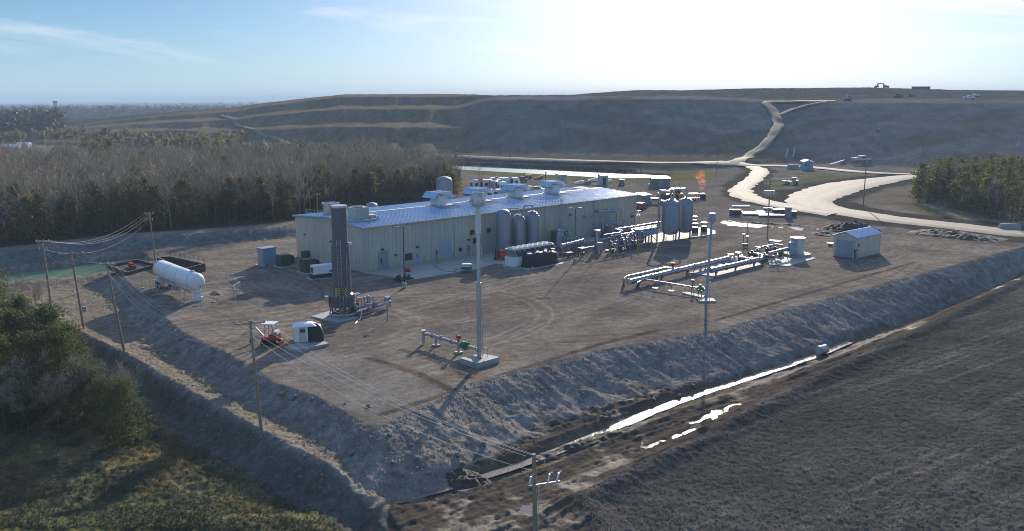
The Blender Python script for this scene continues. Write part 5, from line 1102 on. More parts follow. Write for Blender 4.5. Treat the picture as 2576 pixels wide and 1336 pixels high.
# small shed on the right
n0, l0, r0 = G(*Z8(1196, 812)), G(*Z8(1008, 787)), G(*Z8(1393, 766)); u = (r0-n0); ux = u.normalized(); vy = Vector((-ux.y, ux.x, 0)); SL, SWd = u.length, abs((l0-n0).dot(vy)); aS = math.atan2(ux.y, ux.x)
sh = thing('metal_shed', 'small beige metal shed with pale roller door near the right yard edge', 'shed', n0, aS); eh = 3.75; rh = .85
def sw(m):
    corrugated(m, 0, SL, 0, 0, lambda x: eh, .6, .04, lambda u_, d_: (u_, -d_)); corrugated(m, 0, SL, SWd, 0, lambda x: eh, .6, .04, lambda u_, d_: (u_, SWd+d_))
    tz = lambda b_: eh+rh*(1-abs(b_-SWd/2)/(SWd/2)); V = []
    for x_ in (0, SL): m.add([(x_, 0, 0), (x_, SWd, 0), (x_, SWd, eh), (x_, SWd/2, eh+rh), (x_, 0, eh)], [(0, 1, 2, 3, 4)])
part('wall', M_wall, sh, sw)
def sr(m):
    for b0, b1 in ((-.25, SWd/2), (SWd+.25, SWd/2)):
        z0 = eh-.06; n = int(SL/.55)
        m.add([(-.25, b0, z0+.04), (SL+.25, b0, z0+.04), (SL+.25, b1, eh+rh+.04), (-.25, b1, eh+rh+.04)], [(0, 1, 2, 3)])
        for i in range(n+1):
            x = -.2+i*(SL+.4)/n; m.add([(x-.13, b0, z0+.045), (x, b0, z0+.11), (x+.13, b0, z0+.045), (x-.13, b1, eh+rh+.045), (x, b1, eh+rh+.11), (x+.13, b1, eh+rh+.045)], [(0, 1, 4, 3), (1, 2, 5, 4)])
part('roof', M_roof, sh, sr, 20); part('roller_door', M_blueg, sh, lambda m: [m.bb(-.09, -.02, .5, SWd-.5, .02, 3.1)] + [m.bb(-.11, -.09, .5, SWd-.5, .3+k*.4, .33+k*.4) for k in range(7)])
part('door_frame', M_trim, sh, lambda m: [m.bb(-.13, -.02, .36, .5, 0, 3.24), m.bb(-.13, -.02, SWd-.5, SWd-.36, 0, 3.24), m.bb(-.13, -.02, .5, SWd-.5, 3.1, 3.24)]); part('corner_trim', M_trim, sh, lambda m: m.bb(-.07, .1, -.07, .1, 0, eh)); part('corner_trim', M_trim, sh, lambda m: m.bb(SL-.1, SL+.07, -.07, .1, 0, eh)); part('wall_vent', M_dgrey, sh, lambda m: m.bb(.6, 1.05, -.1, -.05, 2.0, 2.6))
t = thing('meter_cabinet', 'narrow grey meter cabinet at the front corner of the small shed', 'cabinet', G(*Z8(1187, 822)), aS); part('case', M_dgrey, t, lambda m: [m.bb(-.45, .45, -.45, -.05, 0, 1.9)]); part('door', M_greyd, t, lambda m: m.bb(-.4, .4, -.48, -.45, .1, 1.8)); part('post', M_trim, t, lambda m: m.cyl((-1.1, -.4, 0), (-1.1, -.4, 1.3), .05, n=7))
t = thing('barrel_lid', 'small white topped drum left of the small shed', 'drum', G(*Z8(992, 706)), 0); part('drum', M_dgrey, t, lambda m: m.cyl((0, 0, 0), (0, 0, .5), .4, n=14)); part('lid', M_white, t, lambda m: m.cyl((0, 0, .5), (0, 0, .58), .7, n=16))

# chiller, tarp covered unit, compressor, red lift
c0 = G(*Z2(604, 1042)); ch = thing('chiller', 'long white chiller with two rows of roof fans over V shaped coils', 'chiller', c0, TH); CL, CW = 9.8, 2.3
part('cabinet', M_white, ch, lambda m: m.bb(0, CL, 0, CW, .15, 1.75))
for k in range(6): part('door', M_white, ch, lambda m: [m.bb(k*1.6+.1, k*1.6+1.55, -.03, 0, .3, 1.65), m.bb(k*1.6+1.35, k*1.6+1.42, -.06, -.03, .9, 1.1)])
for k in range(8):
    x = .15+k*1.2; part('coil', M_galv, ch, lambda m: m.add([(x+.05, 0, 2.9), (x+.2, 0, 2.9), (x+.62, 0, 1.78), (x+.5, 0, 1.78), (x+1.0, 0, 2.9), (x+1.15, 0, 2.9), (x+.7, 0, 1.78)] + [(x+.05, CW, 2.9), (x+.2, CW, 2.9), (x+.62, CW, 1.78), (x+.5, CW, 1.78), (x+1.0, CW, 2.9), (x+1.15, CW, 2.9), (x+.7, CW, 1.78)], [(0,3,2,1),(2,6,5,4),(0,1,8,7),(1,2,9,8),(2,4,11,9),(4,5,12,11),(0,7,10,3),(5,6,13,12),(7,8,9,10),(9,11,12,13)]))
part('fan_deck', M_trim, ch, lambda m: m.bb(0, CL, -.05, CW+.05, 2.92, 3.02))
for k in range(8):
    for y in (.6, 1.7):
        f_ = part('fan', M_black, ch, lambda m: m.lathe([(.44, 3.03), (.44, 3.05), (.01, 3.06)], (.75+k*1.2, y, 0), 16)); part('fan_guard', M_white, f_, lambda m: m.lathe([(.5, 3.02), (.53, 3.26), (.46, 3.26), (.45, 3.06)], (.75+k*1.2, y, 0), 16))
part('rail', M_dgrey, ch, lambda m: m.bb(0, CL, .1, CW-.1, 0, .15))
c1 = G(*Z2(770, 1050)); tp_ = thing('covered_unit', 'long machine wholly wrapped in black tarp in front of the chiller', 'covered machine', c1, TH); part('tarp', M_tarp, tp_, lambda m: lump(m, 0, 7.6, 0, 2.6, 2.35, 9, 26, 8), 60)
for k in range(7): x = .8+k*.95; part('exposed_panel', M_white, tp_, lambda m: m.box((x, .8+.9*(k % 2), 2.36+.03*k), (.9, .5, .08), .2*k))
slab('chiller_slab', [c0+BX*(-.6)-BY_*.5, c0+BX*(10.4)-BY_*.5, c0+BX*10.4+BY_*2.8, c0-BX*.6+BY_*2.8], .07); slab('unit_slab', [c1-BX*1.2-BY_*.7, c1+BX*8-BY_*.7, c1+BX*8+BY_*2.2, c1-BX*1.2+BY_*2.2], .05)
cp = thing('air_compressor', 'small green towable compressor with white roof on the concrete apron', 'compressor', G(*Z2(95, 1078), .1), TH-R(45)); part('housing', M_vgreen, cp, lambda m: m.box((0, 0, .75), (1.7, 1.1, .75), 0, .95)); part('roof_panel', M_white, cp, lambda m: m.box((0, 0, 1.22), (1.7, 1.1, .2), 0, .85)); part('stripe', M_white, cp, lambda m: m.bb(-.8, .8, -.57, -.55, .85, 1.0))
for s_ in (-1, 1): wheel(cp, (.1, s_*.62, .3), .3, .2)
part('tow_bar', M_black, cp, lambda m: m.tube([(-.8, 0, .45), (-1.9, 0, .35), (-2.2, 0, .45)], .05, 6)); part('end_panel', M_black, cp, lambda m: m.bb(.84, .88, -.45, .45, .5, 1.05))
rl = thing('boom_lift', 'red wheeled lift parked at the left end of the white chiller', 'lift', G(*Z2(462, 958)), TH); part('chassis', M_red, rl, lambda m: m.bb(-.9, .9, -.7, .7, .35, .8)); part('body', M_red, rl, lambda m: [m.box((0, 0, 1.25), (1.5, 1.3, .9), 0, .8)]); part('mast', M_black, rl, lambda m: [m.bb(-.95, -.8, -.5, -.35, .4, 2.2), m.bb(-.95, -.8, .35, .5, .4, 2.2)]); part('cage', M_orange, rl, lambda m: [m.bb(-.6, .6, -.55, .55, 1.75, 1.85)])
for x_ in (-.65, .65):
    for s_ in (-1, 1): wheel(rl, (x_, s_*.68, .32), .32, .22)
# bits on the apron
dk = thing('pump_skid', 'black skid ringed with short drums round the foot of the near lamp post', 'skid', G(*Z1(1322, 1165), .1), TH); part('plate', M_black, dk, lambda m: m.bb(-1.4, 1.4, -.9, .9, .02, .2))
for k in range(7): a = k*.9; part('drum', M_black if k % 3 else M_rust, dk, lambda m: m.lathe([(.2, .2), (.2, .65), (.24, .66), (.24, .72), (.01, .72)], (1.1*math.cos(a), .65*math.sin(a), 0), 12))
t = thing('hose_reel', 'small red hose reel lying on the apron behind the near lamp post', 'hose reel', G(*Z1(1366, 1082), .12), .4); part('reel', M_red, t, lambda m: [m.cyl((-.3, 0, .35), (.3, 0, .35), .3, n=14), m.cyl((-.36, 0, .35), (-.3, 0, .35), .4, n=14), m.cyl((.3, 0, .35), (.36, 0, .35), .4, n=14)]); part('stand', M_red, t, lambda m: m.bb(-.45, .45, -.4, .4, 0, .08))
hs = thing('air_hose', 'thin dark hose snaking over the apron from the green compressor', 'hose', G(*Z1(1890, 1080), .14)); part('hose', M_black, hs, lambda m: m.tube([loc2(hs, p)*1. for p in spline([G(*Z1(*q_), .15) for q_ in ((1890,1080),(1800,1078),(1700,1045),(1655,1010),(1690,990),(1720,985))], .4)], .035, 5))
t = thing('traffic_cone', 'orange traffic cone in front of the black tarp covered machine', 'traffic cone', G(*Z2(802, 1058), .05)); part('cone', M_orange, t, lambda m: m.lathe([(.16, .03), (.03, .6), (.001, .6)], n=12)); part('collar', M_white, t, lambda m: m.lathe([(.115, .24), (.08, .4)], n=12)); part('base', M_black, t, lambda m: m.box((0, 0, .015), (.4, .4, .03)))
# lamp posts
def lamp(label, base, top):
    p = G(*base); z = GY(top[0], top[1], p.y).z; t = thing('lamp_post', label, 'lamp post', p, R(10)); part('base', M_conc, t, lambda m: m.lathe([(.3, -.2), (.3, .75), (.01, .75)], n=16)); part('pole', M_black, t, lambda m: m.cyl((0, 0, .75), (0, 0, z), .085, .07, n=10)); part('arm', M_black, t, lambda m: m.bb(-.75, .75, -.04, .04, z-.05, z+.03))
    for s_ in (-1, 1):
        h = part('lamp_head', M_dgrey, t, lambda m: m.box((s_*.85, 0, z+.03), (.6, .35, .1))); part('lens', M_lens, h, lambda m: m.box((s_*.85, 0, z-.03), (.45, .26, .02)))
lamp('black twin headed lamp post at the front edge of the concrete apron', (1018, 724), (1012, 571)); lamp('black twin headed lamp post right of the tarp covered machine', (1446, 660), (1449, 524))

# process skids along the front right of the building
p0 = G(*KS(1450, 870)); ps = thing('process_skid', 'long pipe skid with bright bent pipes, posts and a tall filter', 'process skid', p0, TH)
def S3(x, y, z): return loc2(ps, G(*KS(x, y), z))
f0 = S3(1068, 870, 0); part('filter_vessel', M_steel, ps, lambda m: m.lathe([(.42, .2), (.45, .5), (.45, 3.7), (.6, 3.75), (.6, 3.95), (.01, 4.02)], (f0.x, f0.y+1.2, 0), 20))
for pts, r in ((((1340,440,3.4),(2210,300,3.4)), .2), (((1110,550,3.3),(1440,498,3.3)), .16), (((1250,572,3.0),(1600,512,3.0),(1700,492,3.0),(1620,442,3.0),(1760,430,3.0)), .16), (((1340,440,3.4),(1480,470,3.2)), .14), (((760,800,.9),(985,760,.9)), .16), (((1300,700,1.6),(1900,640,1.6)), .12), (((1250,800,.7),(2050,690,.7)), .14), (((1400,760,1.2),(1700,720,1.2),(1720,660,2.2)), .1)):
    Q = [S3(*q_) for q_ in pts]; part('pipe', M_steel, ps, lambda m: m.tube(Q, r, 10))
a0 = S3(1200, 880, 0).x; a1 = S3(1900, 790, 0).x
part('skid_frame', M_dgrey, ps, lambda m: [m.bb(a0, a1, y-.1, y+.1, .05, .3) for y in (.2, 2.2)] + [m.bb(a0+k*(a1-a0)/8-.08, a0+k*(a1-a0)/8+.08, .2, 2.2, .06, .28) for k in range(9)])
for k in range(13):
    x = a0+(a1-a0)*k/12; y = .5+1.4*rnd.random(); h = 2.0+1.1*rnd.random(); part('upright', M_galv if k % 3 else M_dgrey, ps, lambda m: m.bb(x-.09, x+.09, y-.09, y+.09, .3, h))
for k in range(16):
    x = a0+(a1-a0)*rnd.random(); y = .3+1.8*rnd.random(); z = .6+1.6*rnd.random(); s_ = .14+.16*rnd.random(); mt = (M_steel, M_dgrey, M_galv, M_blueg, M_rust)[k % 5]
    part('valve', mt, ps, lambda m: [m.cyl((x-s_*1.5, y, z), (x+s_*1.5, y, z), s_, n=10), m.cyl((x, y, z), (x, y, z+s_*2), s_*.5, n=8), m.cyl((x, y, z+s_*2), (x, y, z+s_*2.3), s_, n=10), m.cyl((x, y, .3), (x, y, z), .04, n=5)])
for k in range(5): x = a0+.6+(a1-a0)*k/5.5; part('instrument_box', M_dgrey if k % 2 else M_galv, ps, lambda m: m.bb(x, x+.5, 0, .3, .9, 1.7))
cc = thing('electrical_cabinet', 'pale blue control cabinet on legs in front of the pipe skid', 'cabinet', G(*KS(1025, 900)), TH); part('case', M_blueg, cc, lambda m: m.bb(-.55, .55, -.3, .3, .6, 2.0)); part('door', M_blueg, cc, lambda m: [m.bb(-.5, .5, -.33, -.3, .66, 1.94)]); part('leg', M_galv, cc, lambda m: m.bb(-.5, -.42, -.2, .2, 0, .6)); part('leg', M_galv, cc, lambda m: m.bb(.42, .5, -.2, .2, 0, .6))
p0 = G(*KS(1985, 720)); hx = thing('heat_exchanger', 'pale blue box exchanger on a braced frame left of the big tanks', 'heat exchanger', p0, TH); part('case', M_blueg, hx, lambda m: m.bb(-2.9, 2.9, 0, 2.3, 1.7, 3.0)); part('grating', M_galv, hx, lambda m: m.bb(-2.9, 2.9, 0, 2.3, 3.0, 3.08)); part('top_pipe', M_steel, hx, lambda m: m.cyl((-2.6, .4, 3.3), (2.8, .4, 3.3), .14, n=10))
for x_ in (-2.7, -.9, .9, 2.7):
    for y in (.15, 2.15): part('leg', M_dgrey, hx, lambda m: m.bb(x_-.1, x_+.1, y-.1, y+.1, 0, 1.7))
part('brace', M_dgrey, hx, lambda m: [m.cyl((-2.7, .15, .2), (-.9, .15, 1.6), .06, n=6), m.cyl((2.7, .15, .2), (.9, .15, 1.6), .06, n=6)])
p0 = G(*KS(235, 835)); vv = thing('separator_vessel', 'upright pale vessel beside the sloping pale blue cooler drum', 'vessel', p0, TH); part('shell', M_blueg, vv, lambda m: m.lathe([(.4, .5), (.48, .65), (.48, 3.0), (.4, 3.2), (.2, 3.32), (.01, 3.35)], n=20)); part('flange', M_galv, vv, lambda m: m.lathe([(.56, 2.7), (.56, 2.85), (.48, 2.86)], n=20)); part('nozzle', M_galv, vv, lambda m: m.cyl((0, 0, 3.3), (0, 0, 3.8), .15, n=10))
for a in (.5, 2.6, 4.7): part('leg', M_dgrey, vv, lambda m: m.box((.4*math.cos(a), .4*math.sin(a), .3), (.1, .1, .65)))
q0, q1 = G(*KS(290, 760), 1.9), G(*KS(700, 660), 1.9); a = math.atan2(q1.y-q0.y, q1.x-q0.x); L = (q1-q0).length; cd = thing('cooler_drum', 'long pale blue horizontal drum on a grey frame below the wall ladder', 'drum', (q0.x, q0.y, 0), a)
part('shell', M_blueg, cd, lambda m: m.cyl((0, 0, 1.9), (L, 0, 1.9), .36, n=18)); part('head', M_galv, cd, lambda m: [m.cyl((x_-.08, 0, 1.9), (x_+.08, 0, 1.9), .42, n=18) for x_ in (.05, L*.2, L*.85, L-.05)])
part('frame', M_dgrey, cd, lambda m: [m.bb(x_-.07, x_+.07, y-.07, y+.07, 0, 1.6) for x_ in (.3, L*.35, L*.65, L-.3) for y in (-.5, .5)] + [m.bb(0, L, y-.06, y+.06, .05, .2) for y in (-.5, .5)]); part('pipe', M_galv, cd, lambda m: [m.tube([(x_, .2, 2.2), (x_, .2, 2.9), (x_+.8, .2, 2.9)], .06, 6) for x_ in (L*.3, L*.5, L*.7)])
# grey skid in the shade of the wall
for nm, x, y, wd, lab in (('wall_skid', 1050, 650, 8.5, 'grey equipment skid against the right part of the front wall'), ('wall_skid', 130, 600, 5., 'grey pump skid with pale blue cover at the wall right of the tanks')):
    a_, _ = fw(*KS(x, y)); p = wl(a_, -3.6); t = thing(nm, lab, 'skid', p, TH); part('base', M_dgrey, t, lambda m: m.bb(-wd/2, wd/2, 0, 2.6, .13, .4))
    for k in range(10):
        xx = -wd/2+.5+wd*.9*rnd.random(); yy = .3+1.8*rnd.random(); s_ = .25+.35*rnd.random(); h = .7+2.0*rnd.random(); mt = (M_galv, M_dgrey, M_blueg, M_greyd)[k % 4]
        if k % 2: part('housing', mt, t, lambda m: m.bb(xx-s_, xx+s_, yy-s_*.6, yy+s_*.6, .4, .4+h))
        else: part('vessel', mt, t, lambda m: m.lathe([(s_*.6, .4), (s_*.7, .6), (s_*.7, .4+h), (s_*.4, .6+h), (.01, .65+h)], (xx, yy, 0), 14))
    for k in range(6): xx = -wd/2+wd*rnd.random(); z = 1.0+1.8*rnd.random(); part('pipe', M_galv, t, lambda m: m.tube([(xx, .4, .4), (xx, .4, z), (xx+1.2, .4, z), (xx+1.2, 1.8, z)], .08, 7))
    part('cover', M_blueg, t, lambda m: m.bb(-wd*.2, wd*.25, .6, 2.4, 2.6, 2.75))
wp = thing('vent_elbow', 'double bent steel vent pipe by the right corner of the building', 'pipe', G(*KS(1775, 345)), TH)
for x_ in (-.5, .35): part('pipe', M_galv, wp, lambda m: m.tube([(x_, 0, 0), (x_, 0, 1.6), (x_+.2, 0, 1.9), (x_+.4, .4, 1.9), (x_+.4, .5, .2)], .17, 9))
part('cap', M_white, wp, lambda m: [m.bb(-.3, .4, -.2, .2, 2.2, 2.3), m.bb(-.3, .5, -.3, .3, 3.1, 3.2), m.cyl((0, 0, 1.9), (0, 0, 3.1), .12, n=8)])
# junction stand near the tarp unit and its neighbours
for x, y, lab in ((700, 960, 'dark square pipe stand with yellow edges right of the far lamp post'), (420, 985, 'low dark pump frame right of the tarp covered machine')):
    t = thing('pipe_stand', lab, 'frame', G(*KS(x, y)), TH); part('frame', M_rust, t, lambda m: [m.bb(sx*.6-.06, sx*.6+.06, sy*.5-.06, sy*.5+.06, 0, 1.5 if x > 500 else .9) for sx in (-1, 1) for sy in (-1, 1)]); part('deck', M_trim, t, lambda m: m.bb(-.75, .75, -.6, .6, 1.5 if x > 500 else .9, 1.6 if x > 500 else 1.0)); part('pump', M_dgrey, t, lambda m: m.cyl((-.4, 0, .5), (.4, 0, .5), .28, n=12))
# caged canisters by the tanks
for i, (x, y, lab) in enumerate(((1345, 850, 'left black caged canister with white lid right of the big tanks'), (1480, 835, 'right black caged canister with white lid right of the big tanks'), (1330, 735, 'black canister half hidden behind the left caged one'))):
    t = thing('canister', lab, 'canister', G(*K3(x, y)), 0); part('drum', M_black, t, lambda m: m.lathe([(.62, .05), (.66, .1), (.66, 1.3), (.6, 1.4)], n=18)); part('lid', M_white, t, lambda m: m.lathe([(.7, 2.05), (.72, 2.1), (.7, 2.2), (.01, 2.24)], n=18))
    for k in range(8): a = k*.785; part('bar', M_dgrey, t, lambda m: m.cyl((.66*math.cos(a), .66*math.sin(a), .1), (.66*math.cos(a), .66*math.sin(a), 2.1), .035, n=5))
# ------------------------------------------------------------------ vehicles, sheds and stores behind the plant
def car(label, p, rz, mat, kind='car', scale=1.):
    t = thing('parked_car' if kind == 'car' else 'pickup_truck', label, 'car' if kind == 'car' else 'truck', p, rz)
    prof = [(-2.3,.45),(-2.3,.95),(-1.5,1.05),(-.85,1.65),(1.2,1.7),(2.0,1.1),(2.3,1.0),(2.3,.45)] if kind == 'car' else [(-2.7,.55),(-2.7,1.1),(-1.6,1.2),(-1.0,1.85),(.5,1.85),(.75,1.25),(2.7,1.25),(2.7,.55)]
    n = len(prof)
    def f(m): m.add([(x, -.88, z) for x, z in prof]+[(x, .88, z) for x, z in prof], [tuple(range(n)), tuple(range(2*n-1, n-1, -1))]+[(i, n+i, n+(i+1) % n, (i+1) % n) for i in range(n)])
    part('body', mat, t, f, 25); wx = (-.7, 1.1) if kind == 'car' else (-.9, .4)
    part('window', M_glass, t, lambda m: [m.bb(wx[0], wx[1], s_*.885-.01, s_*.885+.01, 1.12, 1.55) for s_ in (-1, 1)] + [m.box((wx[0]-.42, 0, 1.36), (.1, 1.5, .42))])
    for x_ in (-1.5, 1.5):
        for s_ in (-1, 1): wheel(t, (x_, s_*.8, .36), .36, .25)
    t.scale = (scale,)*3; return t
M_silver = pmat('silver car paint', (.5, .5, .5), .3, .4, var=.04); M_carw = pmat('white car paint', (.75, .75, .74), .3, var=.03); M_carb = pmat('dark blue car paint', (.08, .10, .14), .3, var=.05); M_carr = pmat('maroon car paint', (.16, .04, .03), .3, var=.05)
car('silver estate car parked left of the two big legged tanks', G(*K3(750, 405)), R(180), M_silver); car('maroon car with glinting windscreen at the right end of the building', G(*K3(520, 482)), R(60), M_carr)
car('white car parked in front of the grey container shed', G(*K3(755, 135)), R(20), M_carw); car('blue grey pickup truck beyond the caravans near the canal', G(*Z2(690, 112)), R(115), M_carb, 'truck'); car('dark pickup truck right of the open fronted container', G(*Z2(1765, 150)), R(80), M_carb, 'truck')
car('white car half hidden behind the roof vents', G(*Z2(760, 215)), R(150), M_carw); car('silver car behind the roof ridge between two vents', G(*Z2(855, 222)), R(170), M_silver)
def caravan(label, p, rz, L=9.5):
    t = thing('caravan', label, 'caravan', p, rz, 'caravans parked behind the plant'); h = 3.6
    prof = [(-L/2, .7), (-L/2-.25, 1.6), (-L/2, 3.2), (-L/2+.4, h), (L/2-.6, h), (L/2, 3.0), (L/2+.2, 1.6), (L/2, .7)]; n = len(prof)
    part('body', M_white, t, lambda m: m.add([(x, -1.25, z) for x, z in prof]+[(x, 1.25, z) for x, z in prof], [tuple(range(n)), tuple(range(2*n-1, n-1, -1))]+[(i, n+i, n+(i+1) % n, (i+1) % n) for i in range(n)]), 25)
    for s_ in (-1, 1): part('stripe', M_brown, t, lambda m: [m.bb(-L/2+.2, L/2-.2, s_*1.26-.01, s_*1.26+.01, .75, 1.25), m.bb(-L/2+.2, -L/2+1.4, s_*1.26-.01, s_*1.26+.01, 1.26, 3.3), m.bb(L*.18, L*.28, s_*1.26-.01, s_*1.26+.01, 1.26, 3.3)])
    for x_ in (-L*.2, L*.05, L*.38):
        for s_ in (-1, 1): part('window', M_glass, t, lambda m: m.bb(x_-.5, x_+.5, s_*1.275-.01, s_*1.275+.01, 1.8, 2.7))
    part('rear_window', M_glass, t, lambda m: m.bb(L/2-.02, L/2+.2, -.9, .5, 1.9, 2.6)); part('slide_out', M_trim, t, lambda m: m.bb(-L*.1, L*.16, -1.75, -1.25, .9, 3.1))
    for x_ in (-L*.25, L*.2): part('roof_unit', M_black, t, lambda m: m.box((x_, 0, h+.18), (1.0, .9, .36), 0, .85))
    for x_ in (-.6, .5):
        for s_ in (-1, 1): wheel(t, (x_, s_*1.15, .4), .4, .25)
    return t
caravan('caravan seen from its striped side, left end of the caravan group', G(*Z2(310, 215)), R(200)); caravan('caravan with its windowed end facing the plant, frontmost in the group', G(*Z2(430, 230)), R(-68)); caravan('rear caravan with long white roof behind the other caravans', G(*Z2(500, 190)), R(10)); 
t = caravan('low caravan close behind the roof ridge of the plant', G(*Z2(470, 300)), R(5), 8.5); t.scale = (1, 1, .8)
def hut(name, label, p, rz, w_, d, h, mat, roofm, door=True, slope=.4, opn=False):
    t = thing(name, label, 'shed', p, rz)
    def f(m):
        m.add([(-w_/2,-d/2,0),(w_/2,-d/2,0),(w_/2,d/2,0),(-w_/2,d/2,0),(-w_/2,-d/2,h),(w_/2,-d/2,h),(w_/2,d/2,h+slope),(-w_/2,d/2,h+slope)], [(3,2,1,0),(4,5,6,7),(0,1,5,4),(1,2,6,5),(2,3,7,6),(3,0,4,7)])
        k = -w_/2+.2
        while k < w_/2: m.bb(k-.05, k+.05, -d/2-.05, -d/2, .1, h-.1); k += .45
    part('wall', mat, t, f); part('roof', roofm, t, lambda m: m.add([(-w_/2-.15,-d/2-.2,h+.02),(w_/2+.15,-d/2-.2,h+.02),(w_/2+.15,d/2+.2,h+slope+.05),(-w_/2-.15,d/2+.2,h+slope+.05)] + [(-w_/2-.15,-d/2-.2,h+.14),(w_/2+.15,-d/2-.2,h+.14),(w_/2+.15,d/2+.2,h+slope+.17),(-w_/2-.15,d/2+.2,h+slope+.17)], [(3,2,1,0),(4,5,6,7),(0,1,5,4),(1,2,6,5),(2,3,7,6),(3,0,4,7)]))
    if door: part('door', M_black if opn else M_greyd, t, lambda m: m.bb(-.55, .55, -d/2-.08, -d/2-.052, .1, min(2.5, h-.3)))
    return t
hut('container_shed', 'tan boxy shed with white roof beside the canal', G(*Z2(1110, 118)), R(25), 3.0, 2.6, 2.6, M_wall, M_white); hut('container_shed', 'pale grey shed with dark open doorway behind the right roof end', G(*Z2(1560, 148)), R(12), 2.6, 3.2, 3.2, M_trim, M_white, opn=True)
hut('container_shed', 'wide grey green container with bright roof right of the dark pickup', G(*K3(815, 150)), R(8), 6.0, 2.6, 2.8, pmat('grey green paint', (.2, .23, .2), .6, var=.1), M_white); hut('container_shed', 'grey container beyond the right end wall of the building', G(*K3(560, 415)), TH, 3.4, 2.4, 2.6, M_greyd, M_trim)
hut('blue_hut', 'light blue hut with small red framed window beside the far road', hit(*Z8(798, 82)), R(5), 4.0, 3.2, 2.9, M_teal, M_trim)
t = C.objects['blue_hut']; part('gable_roof', M_teal, t, lambda m: m.add([(-2.2,-1.8,3.0),(2.2,-1.8,3.0),(0,-1.8,3.9),(-2.2,1.8,3.4),(2.2,1.8,3.4),(0,1.8,4.1)], [(0,1,2),(3,5,4),(0,2,5,3),(1,4,5,2),(0,3,4,1)])); part('window', M_red_cl, t, lambda m: m.bb(-1.5, -.75, -1.68, -1.66, 1.3, 2.2))
for nm, lab, pt, dims, rz, mt in (('concrete_barrier', 'grey concrete barrier beside the far road left of the blue hut', Z8(688, 78), (5., 1.2, 1.8), .05, M_conc), ('concrete_barrier', 'grey concrete block beside the haul road at the right picture edge', Z8(2457, 572), (4.6, 1., 1.3), -.1, M_conc)):
    t = thing(nm, lab, 'barrier', hit(*pt), rz); part('block', mt, t, lambda m: [m.box((0, 0, dims[2]*.2), (dims[0], dims[1], dims[2]*.4)), m.box((0, 0, dims[2]*.7), (dims[0], dims[1]*.75, dims[2]*.6), 0, .85)])
# earthmoving machines
def machine(name, label, p, rz, mat, s_=1., kind='dozer'):
    t = thing(name, label, 'machine', p, rz)
    if kind == 'dozer':
        for sd_ in (-1, 1): part('track', M_rubber, t, lambda m: [m.cyl((-1.6, sd_*1.1-.3, .55), (-1.6, sd_*1.1+.3, .55), .55, n=12), m.cyl((1.5, sd_*1.1-.3, .5), (1.5, sd_*1.1+.3, .5), .5, n=12), m.bb(-1.6, 1.5, sd_*1.1-.3, sd_*1.1+.3, .1, 1.05)])
        part('blade', mat, t, lambda m: m.bb(2.3, 2.5, -1.7, 1.7, .15, 1.4)); part('arm', mat, t, lambda m: [m.bb(.2, 2.3, sd_*1.5-.1, sd_*1.5+.1, .5, .75) for sd_ in (-1, 1)])
        part('body', mat, t, lambda m: [m.bb(.2, 2.0, -.7, .7, .9, 2.0), m.bb(-1.9, .2, -.9, .9, .9, 1.5)])
    else:
        for x_ in (-1.7, 1.6):
            for sd_ in (-1, 1): wheel(t, (x_, sd_*1.05, .75), .75, .5)
        part('body', mat, t, lambda m: [m.bb(-2.6, -.2, -.9, .9, .8, 1.9), m.bb(-.2, 2.2, -.6, .6, .7, 1.4)]); part('bucket', M_white if kind == 'truck' else mat, t, lambda m: m.box((3.0, 0, .9), (1.5, 2.4, 1.1), 0, .8)); part('arm', mat, t, lambda m: [m.bb(1.0, 2.6, sd_*.6-.1, sd_*.6+.1, 1.0, 1.3) for sd_ in (-1, 1)])
    part('cab', M_glass, t, lambda m: m.box((-.9, 0, 2.15), (1.4, 1.4, 1.3), 0, .9)); part('cab_roof', M_white, t, lambda m: m.bb(-1.7, -.1, -.8, .8, 2.8, 2.95)); t.scale = (s_,)*3; return t
machine('wheel_loader', 'pale wheel loader with white cab roof at the end of the loop road', hit(*Z8(1752, 132)), R(190), M_yelm, 1.15, 'loader'); machine('tractor', 'small cream tractor standing on the grass between the two roads', hit(*Z8(675, 205)), R(150), M_trim, .8, 'loader')
machine('bulldozer', 'pale bulldozer at the edge of the upper hill track', hit(*KH(980, 238)), R(175), M_trim, .9); machine('bulldozer', 'blue bulldozer on the hilltop bench right of the pale one', hit(*KH(1443, 216)), R(10), M_carb, .9); machine('wheel_loader', 'greenish loader beside the blue bulldozer on the hilltop bench', hit(*KH(1556, 206)), R(20), M_green, .7, 'loader')
car('white pickup on the hilltop bench, lower of the two white trucks', hit(*KH(2080, 226)), R(160), M_carw, 'truck', 1.); car('white truck uphill of the other white pickup near the crest', hit(*KH(2130, 208)), R(200), M_carw, 'truck', 1.1)
def crest(x, up=0.):
    best = None
    for y in range(200, 262):
        d = ray(x, y+.5); t_ = np.arange(330, 1000, 1.)/d[1]; X_ = d[0]*t_; Y_ = d[1]*t_; h = land(X_, Y_, False)
        if (CAMH+d[2]*t_ <= h).any(): i = np.argmax(CAMH+d[2]*t_ <= h); return Vector((X_[i], Y_[i], h[i]))
p = crest(KH(1285, 0)[0]); sp = thing('scraper', 'dark earthmover in silhouette on the crest of the hill', 'machine', p, R(5)); 
part('bowl', M_dgrey, sp, lambda m: [m.bb(-7, -3.2, -1.3, 1.3, .8, 2.6), m.bb(-4.5, 3.2, -.4, .4, 4.2, 5.2)]); part('gooseneck', M_dgrey, sp, lambda m: [m.bb(-4.5, -3.4, -.5, .5, 2.4, 4.6), m.bb(2.4, 3.5, -.5, .5, 2.0, 4.6)]); part('tractor', M_dgrey, sp, lambda m: [m.bb(3.0, 9, -1.2, 1.2, .9, 2.5), m.bb(4, 6, -.9, .9, 2.5, 3.2)])
for x_ in (-6, 4, 8): 
    for s_ in (-1, 1): wheel(sp, (x_, s_*1.4, .95), .95, .7)
sp.scale = (.68,)*3
